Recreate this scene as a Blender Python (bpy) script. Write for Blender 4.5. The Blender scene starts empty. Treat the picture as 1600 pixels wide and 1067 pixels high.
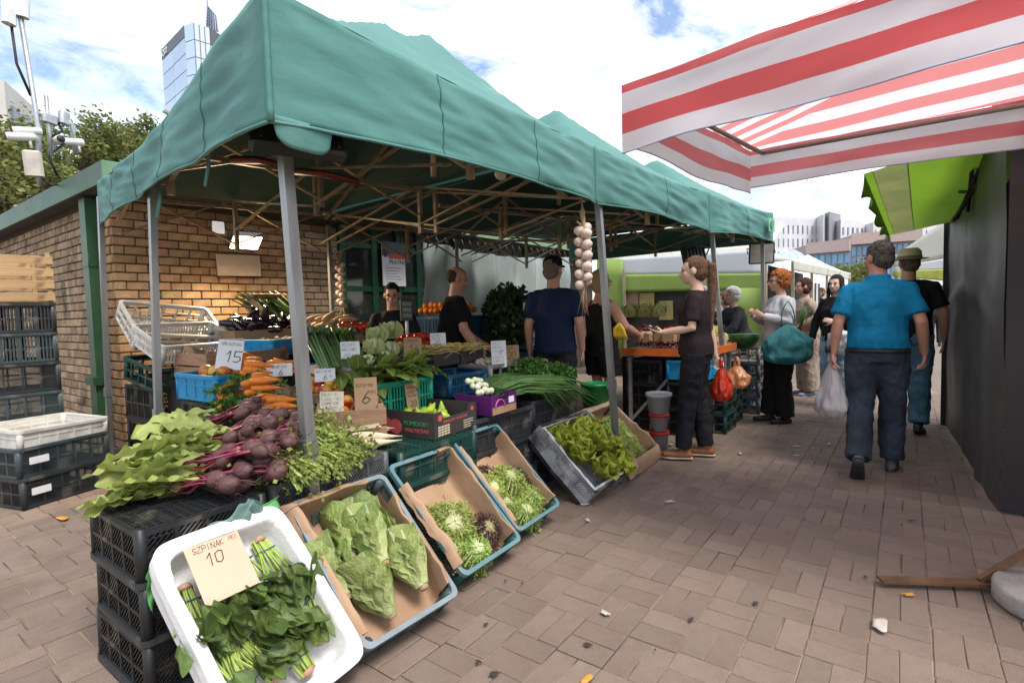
import bpy, math, random
from mathutils import Vector, Matrix, Euler, noise
PI = math.pi
R = random.Random(7)
sc = bpy.context.scene
COL = sc.collection

# ------------------------------------------------------------------ camera
YAW, TILT, ROLL, FPX, CAMH = math.radians(36.4), math.radians(3.27), math.radians(-1.586), 835.0, 1.3
_f = Vector((math.cos(TILT)*math.cos(YAW), math.cos(TILT)*math.sin(YAW), -math.sin(TILT)))
_r = _f.cross(Vector((0, 0, 1))).normalized(); _u = _r.cross(_f)
CR = _r*math.cos(ROLL) + _u*math.sin(ROLL); CU = -_r*math.sin(ROLL) + _u*math.cos(ROLL); CF = _f
cd = bpy.data.cameras.new('camera'); cam = bpy.data.objects.new('camera', cd); COL.objects.link(cam)
cd.sensor_width = 36; cd.lens = 36*FPX/1600; cd.clip_start = .05; cd.clip_end = 3000
cam.matrix_world = Matrix(((CR.x, CU.x, -CF.x, 0), (CR.y, CU.y, -CF.y, 0), (CR.z, CU.z, -CF.z, CAMH), (0, 0, 0, 1)))
sc.camera = cam

# ------------------------------------------------------------------ sky, sun, exposure
SUN_EL, SUN_AZ = math.radians(60), math.radians(-105)     # the sun stands behind thin cloud, over the right shoulder
w = bpy.data.worlds.new('World'); sc.world = w; w.use_nodes = True
nt = w.node_tree; nt.nodes.clear()
def N(t, **k):
    n = nt.nodes.new(t)
    for a, b in k.items():
        if isinstance(b, (int, float, tuple, str, bool)) and hasattr(n, a): setattr(n, a, b)
    return n
L = lambda a, b: nt.links.new(a, b)
out = N('ShaderNodeOutputWorld'); bg = N('ShaderNodeBackground'); bg.inputs[1].default_value = .13
sky = N('ShaderNodeTexSky', sky_type='NISHITA', sun_disc=False); sky.sun_elevation = SUN_EL; sky.sun_rotation = PI/2 - SUN_AZ
sky.air_density = 1.0; sky.dust_density = 1.0
tc = N('ShaderNodeTexCoord'); mp = N('ShaderNodeMapping'); mp.inputs['Scale'].default_value = (1.6, 2.6, 5.0); mp.inputs['Rotation'].default_value = (.2, .1, .5); mp.inputs['Location'].default_value = (.45, .1, .35)
n1 = N('ShaderNodeTexNoise'); n1.inputs['Scale'].default_value = 1.7; n1.inputs['Detail'].default_value = 9; n1.inputs['Roughness'].default_value = .62; n1.inputs['Distortion'].default_value = .5
rp = N('ShaderNodeValToRGB'); rp.color_ramp.elements[0].position = .39; rp.color_ramp.elements[0].color = (.03, .03, .03, 1); rp.color_ramp.elements[1].position = .66
mx = N('ShaderNodeMix', data_type='RGBA'); mx.inputs['B'].default_value = (8.2, 8.1, 8.0, 1)
L(tc.outputs['Generated'], mp.inputs[0]); L(mp.outputs[0], n1.inputs['Vector']); L(n1.outputs['Fac'], rp.inputs[0]); L(rp.outputs[0], mx.inputs['Factor'])
L(sky.outputs[0], mx.inputs['A']); L(mx.outputs['Result'], bg.inputs[0]); L(bg.outputs[0], out.inputs[0])
sd = bpy.data.lights.new('sun', 'SUN'); sd.energy = 2.1; sd.angle = math.radians(22); sd.color = (1, .95, .88)
so = bpy.data.objects.new('sun', sd); COL.objects.link(so)
so.rotation_euler = Vector((math.cos(SUN_EL)*math.cos(SUN_AZ), math.cos(SUN_EL)*math.sin(SUN_AZ), math.sin(SUN_EL))).to_track_quat('Z', 'Y').to_euler()
vs = sc.view_settings; vs.view_transform = 'Standard'; vs.look = 'None'; vs.gamma = 1; vs.use_curve_mapping = False; vs.exposure = 1.0
sc.cycles.use_denoising = True; sc.cycles.max_bounces = 6; sc.cycles.diffuse_bounces = 3; sc.cycles.transparent_max_bounces = 12
sc.cycles.sample_clamp_indirect = 6; sc.cycles.adaptive_threshold = .02; sc.cycles.caustics_reflective = False; sc.cycles.caustics_refractive = False

# ------------------------------------------------------------------ measuring: a pixel of the survey photograph on a known plane
def P(px, py, x=None, y=None, z=None, d=None):
    v = CF + CR*((px-800)/FPX) - CU*((py-533.5)/FPX)
    t = x/v.x if x is not None else y/v.y if y is not None else (z-CAMH)/v.z if z is not None else d
    return Vector((0, 0, CAMH)) + v*t

# ------------------------------------------------------------------ materials
def srgb(h):
    if isinstance(h, str):
        c = [int(h[i:i+2], 16)/255 for i in (0, 2, 4)]
        return tuple(((x+.055)/1.055)**2.4 if x > .04045 else x/12.92 for x in c)
    return tuple(h)
MC = {}
def mat(name, col=(.5, .5, .5), col2=None, scale=8, rough=.6, bump=.0, bscale=60, rnd=.0, hue=.0, metal=0, spec=.4, transl=0, sss=0, emit=None, es=0, alpha=1, detail=4, ramp=(.35, .65), stretch=None, mid=None, tip=None, wear=None, grain=None):
    """Principled material; col/col2 mixed by noise in object space, rnd/hue vary it from object to object,
    mid = colour of a leaf's midrib (uses UV.x), tip = colour at a leaf's base (uses UV.y)."""
    if name in MC: return MC[name]
    m = bpy.data.materials.new(name); m.use_nodes = True; t = m.node_tree; t.nodes.clear()
    nn = t.nodes.new; lk = t.links.new
    o = nn('ShaderNodeOutputMaterial'); b = nn('ShaderNodeBsdfPrincipled')
    c1 = srgb(col)+(1,); c2 = (srgb(col2)+(1,)) if col2 else tuple(min(1, v*.72) for v in c1[:3])+(1,)
    tc = nn('ShaderNodeTexCoord'); src = tc.outputs['Object']
    if stretch:
        mp = nn('ShaderNodeMapping'); mp.inputs['Scale'].default_value = stretch; lk(src, mp.inputs[0]); src = mp.outputs[0]
    nz = nn('ShaderNodeTexNoise'); nz.inputs['Scale'].default_value = scale; nz.inputs['Detail'].default_value = detail; nz.inputs['Roughness'].default_value = .6
    lk(src, nz.inputs['Vector'])
    r = nn('ShaderNodeValToRGB'); r.color_ramp.elements[0].position, r.color_ramp.elements[1].position = ramp
    r.color_ramp.elements[0].color = c1; r.color_ramp.elements[1].color = c2
    lk(nz.outputs['Fac'], r.inputs[0]); cur = r.outputs[0]
    def mixin(fac, colr, cur):
        x = nn('ShaderNodeMix'); x.data_type = 'RGBA'; lk(fac, x.inputs['Factor']); lk(cur, x.inputs['A']); x.inputs['B'].default_value = srgb(colr)+(1,)
        return x.outputs['Result']
    if mid or tip:
        uv = nn('ShaderNodeUVMap'); sp = nn('ShaderNodeSeparateXYZ'); lk(uv.outputs[0], sp.inputs[0])
        if tip:
            q = nn('ShaderNodeMapRange'); q.inputs[1].default_value = .75; q.inputs[2].default_value = .0; lk(sp.outputs['Y'], q.inputs[0])
            p = nn('ShaderNodeMath'); p.operation = 'POWER'; p.inputs[1].default_value = 1.6; lk(q.outputs[0], p.inputs[0]); cur = mixin(p.outputs[0], tip, cur)
        if mid:
            s = nn('ShaderNodeMath'); s.operation = 'SUBTRACT'; s.inputs[1].default_value = .5; lk(sp.outputs['X'], s.inputs[0])
            a = nn('ShaderNodeMath'); a.operation = 'ABSOLUTE'; lk(s.outputs[0], a.inputs[0])
            # side veins: ridges slanting away from the rib
            q = nn('ShaderNodeMapRange'); q.inputs[1].default_value = .055; q.inputs[2].default_value = .02; lk(a.outputs[0], q.inputs[0])
            k = nn('ShaderNodeMath'); k.operation = 'MULTIPLY_ADD'; k.inputs[1].default_value = -1.3; lk(a.outputs[0], k.inputs[0]); lk(sp.outputs['Y'], k.inputs[2])
            k2 = nn('ShaderNodeMath'); k2.operation = 'MULTIPLY'; k2.inputs[1].default_value = 50; lk(k.outputs[0], k2.inputs[0])
            k3 = nn('ShaderNodeMath'); k3.operation = 'SINE'; lk(k2.outputs[0], k3.inputs[0])
            k4 = nn('ShaderNodeMapRange'); k4.inputs[1].default_value = .86; k4.inputs[2].default_value = 1; k4.inputs[4].default_value = .5; lk(k3.outputs[0], k4.inputs[0])
            mxm = nn('ShaderNodeMath'); mxm.operation = 'MAXIMUM'; lk(q.outputs[0], mxm.inputs[0]); lk(k4.outputs[0], mxm.inputs[1])
            cur = mixin(mxm.outputs[0], mid, cur)
    if grain:
        gn = nn('ShaderNodeTexNoise'); gn.inputs['Scale'].default_value = grain[1]; gn.inputs['Detail'].default_value = 2; lk(tc.outputs['Object'], gn.inputs['Vector'])
        q = nn('ShaderNodeMapRange'); q.inputs[1].default_value = .55; q.inputs[2].default_value = .75; q.inputs[4].default_value = grain[2]; lk(gn.outputs['Fac'], q.inputs[0]); cur = mixin(q.outputs[0], grain[0], cur)
    if wear:
        wn = nn('ShaderNodeTexNoise'); wn.inputs['Scale'].default_value = wear[1]; wn.inputs['Detail'].default_value = 6; lk(tc.outputs['Object'], wn.inputs['Vector'])
        q = nn('ShaderNodeMapRange'); q.inputs[1].default_value = wear[2]; q.inputs[2].default_value = wear[2]+.12; q.inputs[4].default_value = wear[3]; lk(wn.outputs['Fac'], q.inputs[0]); cur = mixin(q.outputs[0], wear[0], cur)
    if rnd or hue:
        oi = nn('ShaderNodeObjectInfo'); hs = nn('ShaderNodeHueSaturation')
        q = nn('ShaderNodeMapRange'); q.inputs[3].default_value = 1-rnd; q.inputs[4].default_value = 1+rnd; lk(oi.outputs['Random'], q.inputs[0]); lk(q.outputs[0], hs.inputs['Value'])
        if hue:
            h1 = nn('ShaderNodeMath'); h1.operation = 'MULTIPLY'; h1.inputs[1].default_value = 7.31; lk(oi.outputs['Random'], h1.inputs[0])
            h2 = nn('ShaderNodeMath'); h2.operation = 'FRACT'; lk(h1.outputs[0], h2.inputs[0])
            h3 = nn('ShaderNodeMapRange'); h3.inputs[3].default_value = .5-hue; h3.inputs[4].default_value = .5+hue; lk(h2.outputs[0], h3.inputs[0]); lk(h3.outputs[0], hs.inputs['Hue'])
        lk(cur, hs.inputs['Color']); cur = hs.outputs[0]
    lk(cur, b.inputs['Base Color'])
    b.inputs['Roughness'].default_value = rough; b.inputs['Metallic'].default_value = metal; b.inputs['Specular IOR Level'].default_value = spec
    if sss: b.inputs['Subsurface Weight'].default_value = sss; b.inputs['Subsurface Radius'].default_value = (.01, .004, .002); b.inputs['Subsurface Scale'].default_value = .6
    if emit: b.inputs['Emission Color'].default_value = srgb(emit)+(1,); b.inputs['Emission Strength'].default_value = es
    if alpha < 1: b.inputs['Alpha'].default_value = alpha
    if bump:
        bz = nn('ShaderNodeTexNoise'); bz.inputs['Scale'].default_value = bscale; bz.inputs['Detail'].default_value = 5; lk(src, bz.inputs['Vector'])
        bp = nn('ShaderNodeBump'); bp.inputs['Strength'].default_value = bump; bp.inputs['Distance'].default_value = .02; lk(bz.outputs['Fac'], bp.inputs['Height']); lk(bp.outputs[0], b.inputs['Normal'])
    last = b.outputs[0]
    if transl:
        tr = nn('ShaderNodeBsdfTranslucent'); lk(cur, tr.inputs[0]); ms = nn('ShaderNodeMixShader'); ms.inputs[0].default_value = transl
        lk(last, ms.inputs[1]); lk(tr.outputs[0], ms.inputs[2]); last = ms.outputs[0]
    lk(last, o.inputs[0]); MC[name] = m
    return m

# ------------------------------------------------------------------ meshes
class MB:
    def __init__(s): s.v = []; s.f = []; s.uv = None; s.mi = []; s.sm = []
    def _add(s, v, f, mi=0, sm=False):
        n = len(s.v); s.v += [tuple(p) for p in v]; s.f += [tuple(i+n for i in q) for q in f]; s.mi += [mi]*len(f); s.sm += [sm]*len(f)
    def box(s, a, b, M=None, mi=0):
        (x0, y0, z0), (x1, y1, z1) = a, b
        v = [Vector(p) for p in ((x0, y0, z0), (x1, y0, z0), (x1, y1, z0), (x0, y1, z0), (x0, y0, z1), (x1, y0, z1), (x1, y1, z1), (x0, y1, z1))]
        if M is not None: v = [M @ p for p in v]
        s._add(v, [(3, 2, 1, 0), (4, 5, 6, 7), (0, 1, 5, 4), (1, 2, 6, 5), (2, 3, 7, 6), (3, 0, 4, 7)], mi); return s
    def cbox(s, c, h, rot=None, mi=0):
        M = Matrix.Translation(c) @ (rot.to_matrix().to_4x4() if rot else Matrix())
        return s.box((-h[0], -h[1], -h[2]), h, M, mi)
    def bbox(s, a, b, bev=.004, mi=0):          # bevelled box: chamfered on the top edge and uprights
        (x0, y0, z0), (x1, y1, z1) = a, b; e = bev
        def ring(i, z): return [(x0+i, y0+e, z), (x0+e, y0+i, z), (x1-e, y0+i, z), (x1-i, y0+e, z), (x1-i, y1-e, z), (x1-e, y1-i, z), (x0+e, y1-i, z), (x0+i, y1-e, z)]
        v = ring(0, z0)+ring(0, z1-e)+[(x0+e, y0+e, z1), (x1-e, y0+e, z1), (x1-e, y1-e, z1), (x0+e, y1-e, z1)]
        f = [(i, (i+1) % 8, 8+(i+1) % 8, 8+i) for i in range(8)]
        f += [(9, 10, 17, 16), (11, 12, 18, 17), (13, 14, 19, 18), (15, 8, 16, 19), (8, 9, 16), (10, 11, 17), (12, 13, 18), (14, 15, 19), (16, 17, 18, 19), tuple(range(7, -1, -1))]
        s._add(v, f, mi); return s
    def bar(s, p, q, wx, wy=None, up=Vector((0, 0, 1)), mi=0):   # rectangular bar from p to q
        p, q = Vector(p), Vector(q); d = (q-p); l = d.length; d.normalize(); wy = wy or wx
        a = d.cross(up)
        if a.length < 1e-4: a = d.cross(Vector((1, 0, 0)))
        a.normalize(); b = a.cross(d)
        v = [p+a*i*wx/2+b*j*wy/2+d*k*l for k in (0, 1) for i, j in ((-1, -1), (1, -1), (1, 1), (-1, 1))]
        s._add(v, [(3, 2, 1, 0), (4, 5, 6, 7), (0, 1, 5, 4), (1, 2, 6, 5), (2, 3, 7, 6), (3, 0, 4, 7)], mi); return s
    def tube(s, pts, rad, n=8, mi=0, cap=True, flat=1.0, up=None):
        pts = [Vector(p) for p in pts]; k = len(pts); rad = rad if isinstance(rad, (list, tuple)) else [rad]*k
        v = []; prev = None
        for i, p in enumerate(pts):
            d = (pts[min(i+1, k-1)]-pts[max(i-1, 0)])
            if d.length < 1e-9: d = Vector((0, 0, 1))
            d.normalize()
            if prev is None:
                a = d.cross(up if up else Vector((0, 0, 1)));
                if a.length < .05: a = d.cross(Vector((1, 0, 0)))
            else: a = prev-d*prev.dot(d)
            a.normalize(); prev = a; b = d.cross(a)
            r = rad[i]; ra, rb = r if isinstance(r, tuple) else (r, r*flat)
            v += [p+a*ra*math.cos(2*PI*j/n)+b*rb*math.sin(2*PI*j/n) for j in range(n)]
        f = [(i*n+j, i*n+(j+1) % n, (i+1)*n+(j+1) % n, (i+1)*n+j) for i in range(k-1) for j in range(n)]
        if cap: f += [tuple(range(n-1, -1, -1)), tuple((k-1)*n+j for j in range(n))]
        s._add(v, f, mi, True); return s
    def lathe(s, prof, n=12, M=None, wob=0, seed=0, mi=0):
        v = []; f = []; k = len(prof)
        for i, (r, z) in enumerate(prof):
            for j in range(n):
                a = 2*PI*j/n; q = r
                if wob: q = r*(1+wob*noise.noise(Vector((math.cos(a)*1.3+seed, math.sin(a)*1.3, z*9+seed))))
                p = Vector((q*math.cos(a), q*math.sin(a), z)); v.append(M @ p if M is not None else p)
        f = [(i*n+j, i*n+(j+1) % n, (i+1)*n+(j+1) % n, (i+1)*n+j) for i in range(k-1) for j in range(n)]
        if prof[0][0] > 1e-6: f.append(tuple(range(n-1, -1, -1)))
        if prof[-1][0] > 1e-6: f.append(tuple((k-1)*n+j for j in range(n)))
        s._add(v, f, mi, True); return s
    def grid(s, fn, nu, nv, mi=0, sm=True, uv=False, closed=False):   # fn(u,v) -> point
        n = len(s.v); v = []; us = []
        for i in range(nu+1):
            for j in range(nv+1):
                v.append(fn(i/nu, j/nv)); us.append((i/nu, j/nv))
        f = [(i*(nv+1)+j, (i+1)*(nv+1)+j, (i+1)*(nv+1)+j+1, i*(nv+1)+j+1) for i in range(nu) for j in range(nv)]
        s._add(v, f, mi, sm)
        if uv:
            s.uv = (s.uv or {}); s.uv.update({n+i: q for i, q in enumerate(us)})
        return s
    def poly(s, pts, mi=0): s._add(pts, [tuple(range(len(pts)))], mi); return s
    def mesh(s, name, mats, smooth=None):
        m = bpy.data.meshes.new(name); m.from_pydata(s.v, [], s.f)
        for q in (mats if isinstance(mats, (list, tuple)) else [mats]): m.materials.append(q)
        if any(s.mi): m.polygons.foreach_set('material_index', s.mi)
        sm = s.sm if smooth is None else [smooth]*len(s.f)
        m.polygons.foreach_set('use_smooth', sm)
        if s.uv:
            l = m.uv_layers.new(name='UVMap'); vi = [0]*len(m.loops); m.loops.foreach_get('vertex_index', vi)
            l.data.foreach_set('uv', [c for i in vi for c in s.uv.get(i, (.5, .5))])
        m.update(); return m

def obj(name, me, parent=None, M=None):
    o = bpy.data.objects.new(name, me); COL.objects.link(o)
    if parent is not None: o.parent = parent
    if M is not None: o.matrix_local = M
    return o
def tag(o, label, cat, group=None):
    o['label'] = label; o['category'] = cat
    if group: o['group'] = group
    return o
def thing(name, label, cat, group=None, M=None, loc=None):
    o = obj(name, None, None, M if M is not None else Matrix.Translation(loc) if loc is not None else None)
    o.empty_display_size = .05
    return tag(o, label, cat, group)
def struct(name, me, M=None): o = obj(name, me, None, M); o['kind'] = 'structure'; return o
def T(x, y=None, z=None): return Matrix.Translation(x if y is None else (x, y, z))
def E(rx, ry, rz): return Euler((rx, ry, rz)).to_matrix().to_4x4()
def S(a, b=None, c=None): return Matrix.Diagonal((a, b if b else a, c if c else a, 1))
def rz(a): return Matrix.Rotation(a, 4, 'Z')
def solid(o, t=.002, off=-1):
    m = o.modifiers.new('thickness', 'SOLIDIFY'); m.thickness = t; m.offset = off; return o
BENCH = bpy.data.scenes.new('bench')     # a side table where shapes are evaluated one at a time; removed at the end
def baked(o):
    BENCH.collection.objects.link(o); vl = BENCH.view_layers[0]; vl.update(); dg = vl.depsgraph
    me = bpy.data.meshes.new_from_object(o.evaluated_get(dg)); return me
def text(s, size, M, ma, name='lettering', ext=.0006, align='LEFT', parent=None, shear=0):
    c = bpy.data.curves.new(name, 'FONT'); c.body = s; c.size = size; c.extrude = ext; c.align_x = align; c.shear = shear; c.resolution_u = 3
    o = bpy.data.objects.new(name, c); me = baked(o)
    bpy.data.objects.remove(o); me.materials.clear(); me.materials.append(ma)
    return obj(name, me, parent, M)
# hand lettering: pen strokes on a 4 x 6 grid
GL = {'A': '00 26 40;12 32', 'B': '00 06 26 35 33 03;33 41 30 00', 'C': '45 26 05 01 20 41', 'D': '00 06 26 44 42 20 00', 'E': '40 00 06 46;03 33', 'F': '00 06 46;03 33', 'G': '45 26 05 01 20 41 43 23',
 'H': '00 06;40 46;03 43', 'I': '20 26', 'J': '46 42 30 10 01', 'K': '00 06;46 03 40', 'L': '06 00 40', 'M': '00 06 23 46 40', 'N': '00 06 40 46', 'O': '26 05 01 20 41 45 26', 'P': '00 06 36 45 43 03',
 'R': '00 06 36 45 43 03;23 40', 'S': '45 26 05 04 42 41 20 01', 'T': '06 46;26 20', 'U': '06 01 20 41 46', 'V': '06 20 46', 'W': '06 10 23 30 46', 'Y': '06 23 46;23 20', 'Z': '06 46 00 40', 'X': '00 46;06 40',
 '0': '26 05 01 20 41 45 26', '1': '04 26 20', '2': '05 26 45 43 00 40', '3': '05 26 45 33 42 41 20 01', '4': '26 02 42;34 30', '5': '46 06 03 33 42 41 20 00', '6': '36 14 01 20 41 42 23 02', '7': '06 46 10',
 '8': '24 15 26 35 24 02 01 20 41 42 24', '9': '43 14 05 26 45 43 20', '-': '03 43', '.': '20 21', '/': '00 46', ',': '20 10', ' ': ''}
def pen(mb, s, x, y, h, wd=None, seed=1, slant=.12):
    r = random.Random(seed*31+len(s)); wd = wd or h*.07; cx = x
    for ch in s:
        for st in GL.get(ch.upper(), '').split(';'):
            if not st: continue
            pts = [Vector((int(a[0])/4*h*.55, int(a[1])/6*h, 0)) for a in st.split()]
            pts = [p+Vector((p.y*slant+cx+r.uniform(-.04, .04)*h, y+r.uniform(-.04, .04)*h, 0)) for p in pts]
            for a, b in zip(pts, pts[1:]):
                d = (b-a)
                if d.length < 1e-6: continue
                nrm = Vector((-d.y, d.x, 0)).normalized()*wd/2; e = d.normalized()*wd*.35
                mb._add([a-e-nrm, b+e-nrm, b+e+nrm, a-e+nrm], [(0, 1, 2, 3)])
        cx += h*(.72 if ch != ' ' else .4)
    return mb
def empty_mesh_union(objs_mb, voxel, smooth_it=4, name='u', sub=0):
    """one continuous skin over overlapping closed shapes"""
    me = objs_mb.mesh(name, []); o = bpy.data.objects.new(name, me)
    m = o.modifiers.new('r', 'REMESH'); m.mode = 'VOXEL'; m.voxel_size = voxel; m.use_smooth_shade = True
    s = o.modifiers.new('s', 'SMOOTH'); s.iterations = smooth_it; s.factor = .5
    r = baked(o)
    bpy.data.objects.remove(o); bpy.data.meshes.remove(me)
    return r
# ================================================================== GROUND
m_sand = mat('joint_sand', '43382f', '968471', scale=1.6, rough=.95, ramp=(.4, .54))
m_pav = mat('paver_concrete', (.162, .119, .094), (.204, .156, .125), scale=7, rough=.85, bump=.4, bscale=170, rnd=.1, hue=.006, spec=.25, wear=('42342b', .8, .52, .45), detail=9, grain=('b59c86', 380, .6))
def far_pavement_mat():
    m = bpy.data.materials.new('far_paving'); m.use_nodes = True; t = m.node_tree; b = t.nodes['Principled BSDF']
    tc = t.nodes.new('ShaderNodeTexCoord'); br = t.nodes.new('ShaderNodeTexBrick'); br.inputs['Scale'].default_value = 5.15
    br.inputs['Color1'].default_value = (.165, .125, .1, 1); br.inputs['Color2'].default_value = (.2, .155, .125, 1); br.inputs['Mortar'].default_value = (.11, .09, .075, 1); br.inputs['Mortar Size'].default_value = .02
    t.links.new(tc.outputs['Object'], br.inputs['Vector']); t.links.new(br.outputs[0], b.inputs['Base Color']); b.inputs['Roughness'].default_value = .85
    return m
g = MB(); g.poly([(-400, -400, 0), (600, -400, 0), (600, 500, 0), (-400, 500, 0)])
struct('ground', g.mesh('ground', far_pavement_mat()), T(0, 0, -.03))
g = MB(); g.poly([(-1.2, -1.4, 0), (9.6, -1.4, 0), (9.6, 8.6, 0), (-1.2, 8.6, 0)])
pav = struct('pavement', g.mesh('joint_bed', m_sand), T(0, 0, -.008))
MOD, MODX = .194, .235
def in_view(x, y):
    q = Vector((x, y, 0))-Vector((0, 0, CAMH)); z = q.dot(CF)
    if z < .3: return None
    u = 800+FPX*q.dot(CR)/z; v = 533.5-FPX*q.dot(CU)/z
    return z if -60 < u < 1660 and v < 1160 else None
cells = []
for j in range(-7, 45):
    off = R.uniform(-.02, .02)
    for i in range(-6, 50):
        x0 = i*MODX+off+.05; y0 = .10+j*MOD
        if x0 > 9.4 or y0 > 8.4 or y0 < -1.3: continue
        if y0 > 5.9 and x0 > 1.6: continue
        z = in_view(x0+.1, y0+.1)
        if z is None: continue
        for k in (0, 1):
            cells.append((z, x0, y0, (i+j) % 2, k))
cells.sort(key=lambda c: c[0])
pv = []
for s in range(6):
    w_, l_ = (MODX/2, MOD) if s < 3 else (MOD/2, MODX)
    b = MB(); b.bbox((.0018+.0009*(s % 3), .0018, -.03), (w_-.0018, l_-.0018-.0007*(s % 3), 0), .0026); pv.append(b.mesh('paver', m_pav))
hid = MB(); n_big = 0
for z, x0, y0, o, k in cells:
    M = (T(x0+k*MODX/2, y0, 0) if o else T(x0, y0+k*MOD/2+MOD/2, 0) @ rz(-PI/2)); po_ = 0 if o else 3
    dz = R.gauss(0, .0011)
    M = T(0, 0, .008+dz-.002) @ M @ E(R.gauss(0, .0035), R.gauss(0, .0035), R.gauss(0, .008))
    behind_stall = (x0 < 3.6 and 1.75 < y0 < 4.4 and x0 > .5)
    if n_big < 300 and not behind_stall:
        obj('paver', pv[po_+n_big % 3], pav, M); n_big += 1
    else:
        src = pv[po_+int(z*100) % 3]; n = len(hid.v)
        hid.v += [tuple(M @ v.co) for v in src.vertices]; hid.f += [tuple(n+i for i in p.vertices) for p in src.polygons]
hid.mi = [0]*len(hid.f); hid.sm = [False]*len(hid.f)
def patch_mat(m):   # joined pavers vary from stone to stone by island
    m2 = m.copy(); t = m2.node_tree
    oi = [n for n in t.nodes if n.type == 'OBJECT_INFO'][0]; g = t.nodes.new('ShaderNodeNewGeometry')
    for l in list(oi.outputs['Random'].links): t.links.new(g.outputs['Random Per Island'], l.to_socket)
    return m2
o = obj('distant_pavers', hid.mesh('pavers', patch_mat(m_pav)), pav); o['kind'] = 'stuff'

# ================================================================== BRICK BUILDING
m_brick = mat('buff_brick', (.42, .27, .145), (.31, .185, .10), scale=7, rough=.85, bump=.5, bscale=90, rnd=.2, hue=.012, spec=.2, wear=('3b2a20', 5, .6, .6))
m_mortar = mat('dark_mortar', (.085, .065, .05), (.12, .1, .08), scale=20, rough=.95, bump=.4, bscale=120)
m_gpaint = mat('green_gutter_paint', (.035, .10, .045), (.02, .07, .03), scale=3, rough=.45, bump=.05, bscale=30, wear=('6b6a58', 14, .66, .8))
m_felt = mat('roof_felt', (.09, .09, .08), scale=6, rough=.9)
BX, BY, BZ = 1.85, 5.95, 2.50
bld = thing('brick_building', 'low buff brick building with green roof edge behind the vegetable stall', 'building', loc=(BX, BY, 0))
def sub(name, mb, m, par, M=None, smooth=None): return obj(name, mb.mesh(name, m, smooth), par, M)
b = MB(); b.box((.012, .012, -.02), (9.5, 6, BZ)); sub('wall_core', b, m_mortar, bld)
bl = []
for s in range(4):
    q = MB(); q.bbox((0, 0, 0), (.18, .072, .05), .005)
    for i, v in enumerate(q.v):
        nn = noise.noise_vector(Vector(v)*40+Vector((s*9, 0, 0)))*.0022; q.v[i] = (v[0]+nn.x, v[1]+nn.y, v[2]+nn.z)
    bl.append(q.mesh('brick', m_brick))
PITCH = .084; rows = int(BZ/PITCH)
bricks = []
for r_ in range(rows):
    z = r_*PITCH+.005
    x = -(.095 if r_ % 2 else 0)
    while x < 2.42:                       # back wall, faces the stall
        x0 = max(x, 0); x1 = min(x+.18, 2.45)
        if x1-x0 > .05: bricks.append((0, x0, x1, z, (Vector((BX+x0, BY, z))-Vector((0, 0, 1.3))).dot(CF) + (50 if z < .75 and x0 > .4 else 0)))
        x += .19
    y = (.055 if r_ % 2 else 0)
    while y < 5.6:                        # side wall
        l = .11 if R.random() < .8 else .07
        bricks.append((1, y, y+l, z, (Vector((BX, BY+y, z))-Vector((0, 0, 1.3))).dot(CF)*1.25)); y += l+.01
bricks.sort(key=lambda q: q[4]); hid = MB()
for i, (wall, a, c, z, k) in enumerate(bricks):
    if wall == 0: M = T(a, .004+R.uniform(-.004, .004), z) @ E(PI/2, 0, 0) @ S((c-a)/.18, 1, 1) @ T(0, 0, -.05+.012)
    else: M = T(.0+R.uniform(-.004, .004), c, z) @ rz(-PI/2) @ E(PI/2, 0, 0) @ S((c-a)/.18, 1, 1) @ T(0, 0, -.05+.012)
    if i < 300: obj('brick', bl[i % 4], bld, M)
    else:
        src = bl[i % 4]; n = len(hid.v); hid.v += [tuple(M @ v.co) for v in src.vertices]; hid.f += [tuple(n+j for j in p.vertices) for p in src.polygons]
hid.mi = [0]*len(hid.f); hid.sm = [False]*len(hid.f)
m_brick2 = mat('weathered_side_brick', (.40, .29, .19), (.27, .2, .13), scale=9, rough=.9, bump=.5, bscale=90, rnd=.28, hue=.015, spec=.15, wear=('332a22', 3, .58, .7))
o = obj('side_wall_bricks', hid.mesh('bricks', patch_mat(m_brick2)), bld); o['kind'] = 'stuff'
b = MB(); b.box((-.16, -.45, BZ), (9.5, 6, BZ+.05)); sub('roof_slab', b, m_felt, bld)
fa = MB(); fa.box((-.19, -.48, BZ-.02), (-.165, 6, BZ+.16)); sub('roof_fascia', fa, m_gpaint, bld)
fa = MB(); fa.box((-.19, -.51, BZ-.02), (9.5, -.482, BZ+.16)); sub('roof_fascia', fa, mat('pale_green_fascia', (.16, .27, .15), (.12, .22, .12), scale=5, rough=.5), bld)
dn = MB(); dn.box((-.12, .26, .75), (-.008, .42, BZ-.03)); dn.box((-.127, .25, 1.83), (-.006, .43, 1.86))
sub('downspout', dn, m_gpaint, bld)
dn = MB(); dn.box((-.115, .27, -.02), (-.02, .41, .72), T(0, 0, 0) @ E(0, .0, .05)); dn.box((-.125, .25, .7), (-.01, .43, .78), E(.02, -.03, .05)); sub('dented_downspout_foot', dn, m_gpaint, bld)
b = MB()
for k in range(2): b.tube([P(60+60*t, 318+14*k+8*math.sin(t*9)-30*t, x=BX-.03-.02*k) for t in [i/8 for i in range(9)]], .012, 6)
m_cable = mat('black_cable', (.012, .012, .012), rough=.5)
tag(obj('roof_cable', b.mesh('cable', m_cable)), 'dark cable drooping under the roof edge of the brick building', 'cable')

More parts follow.
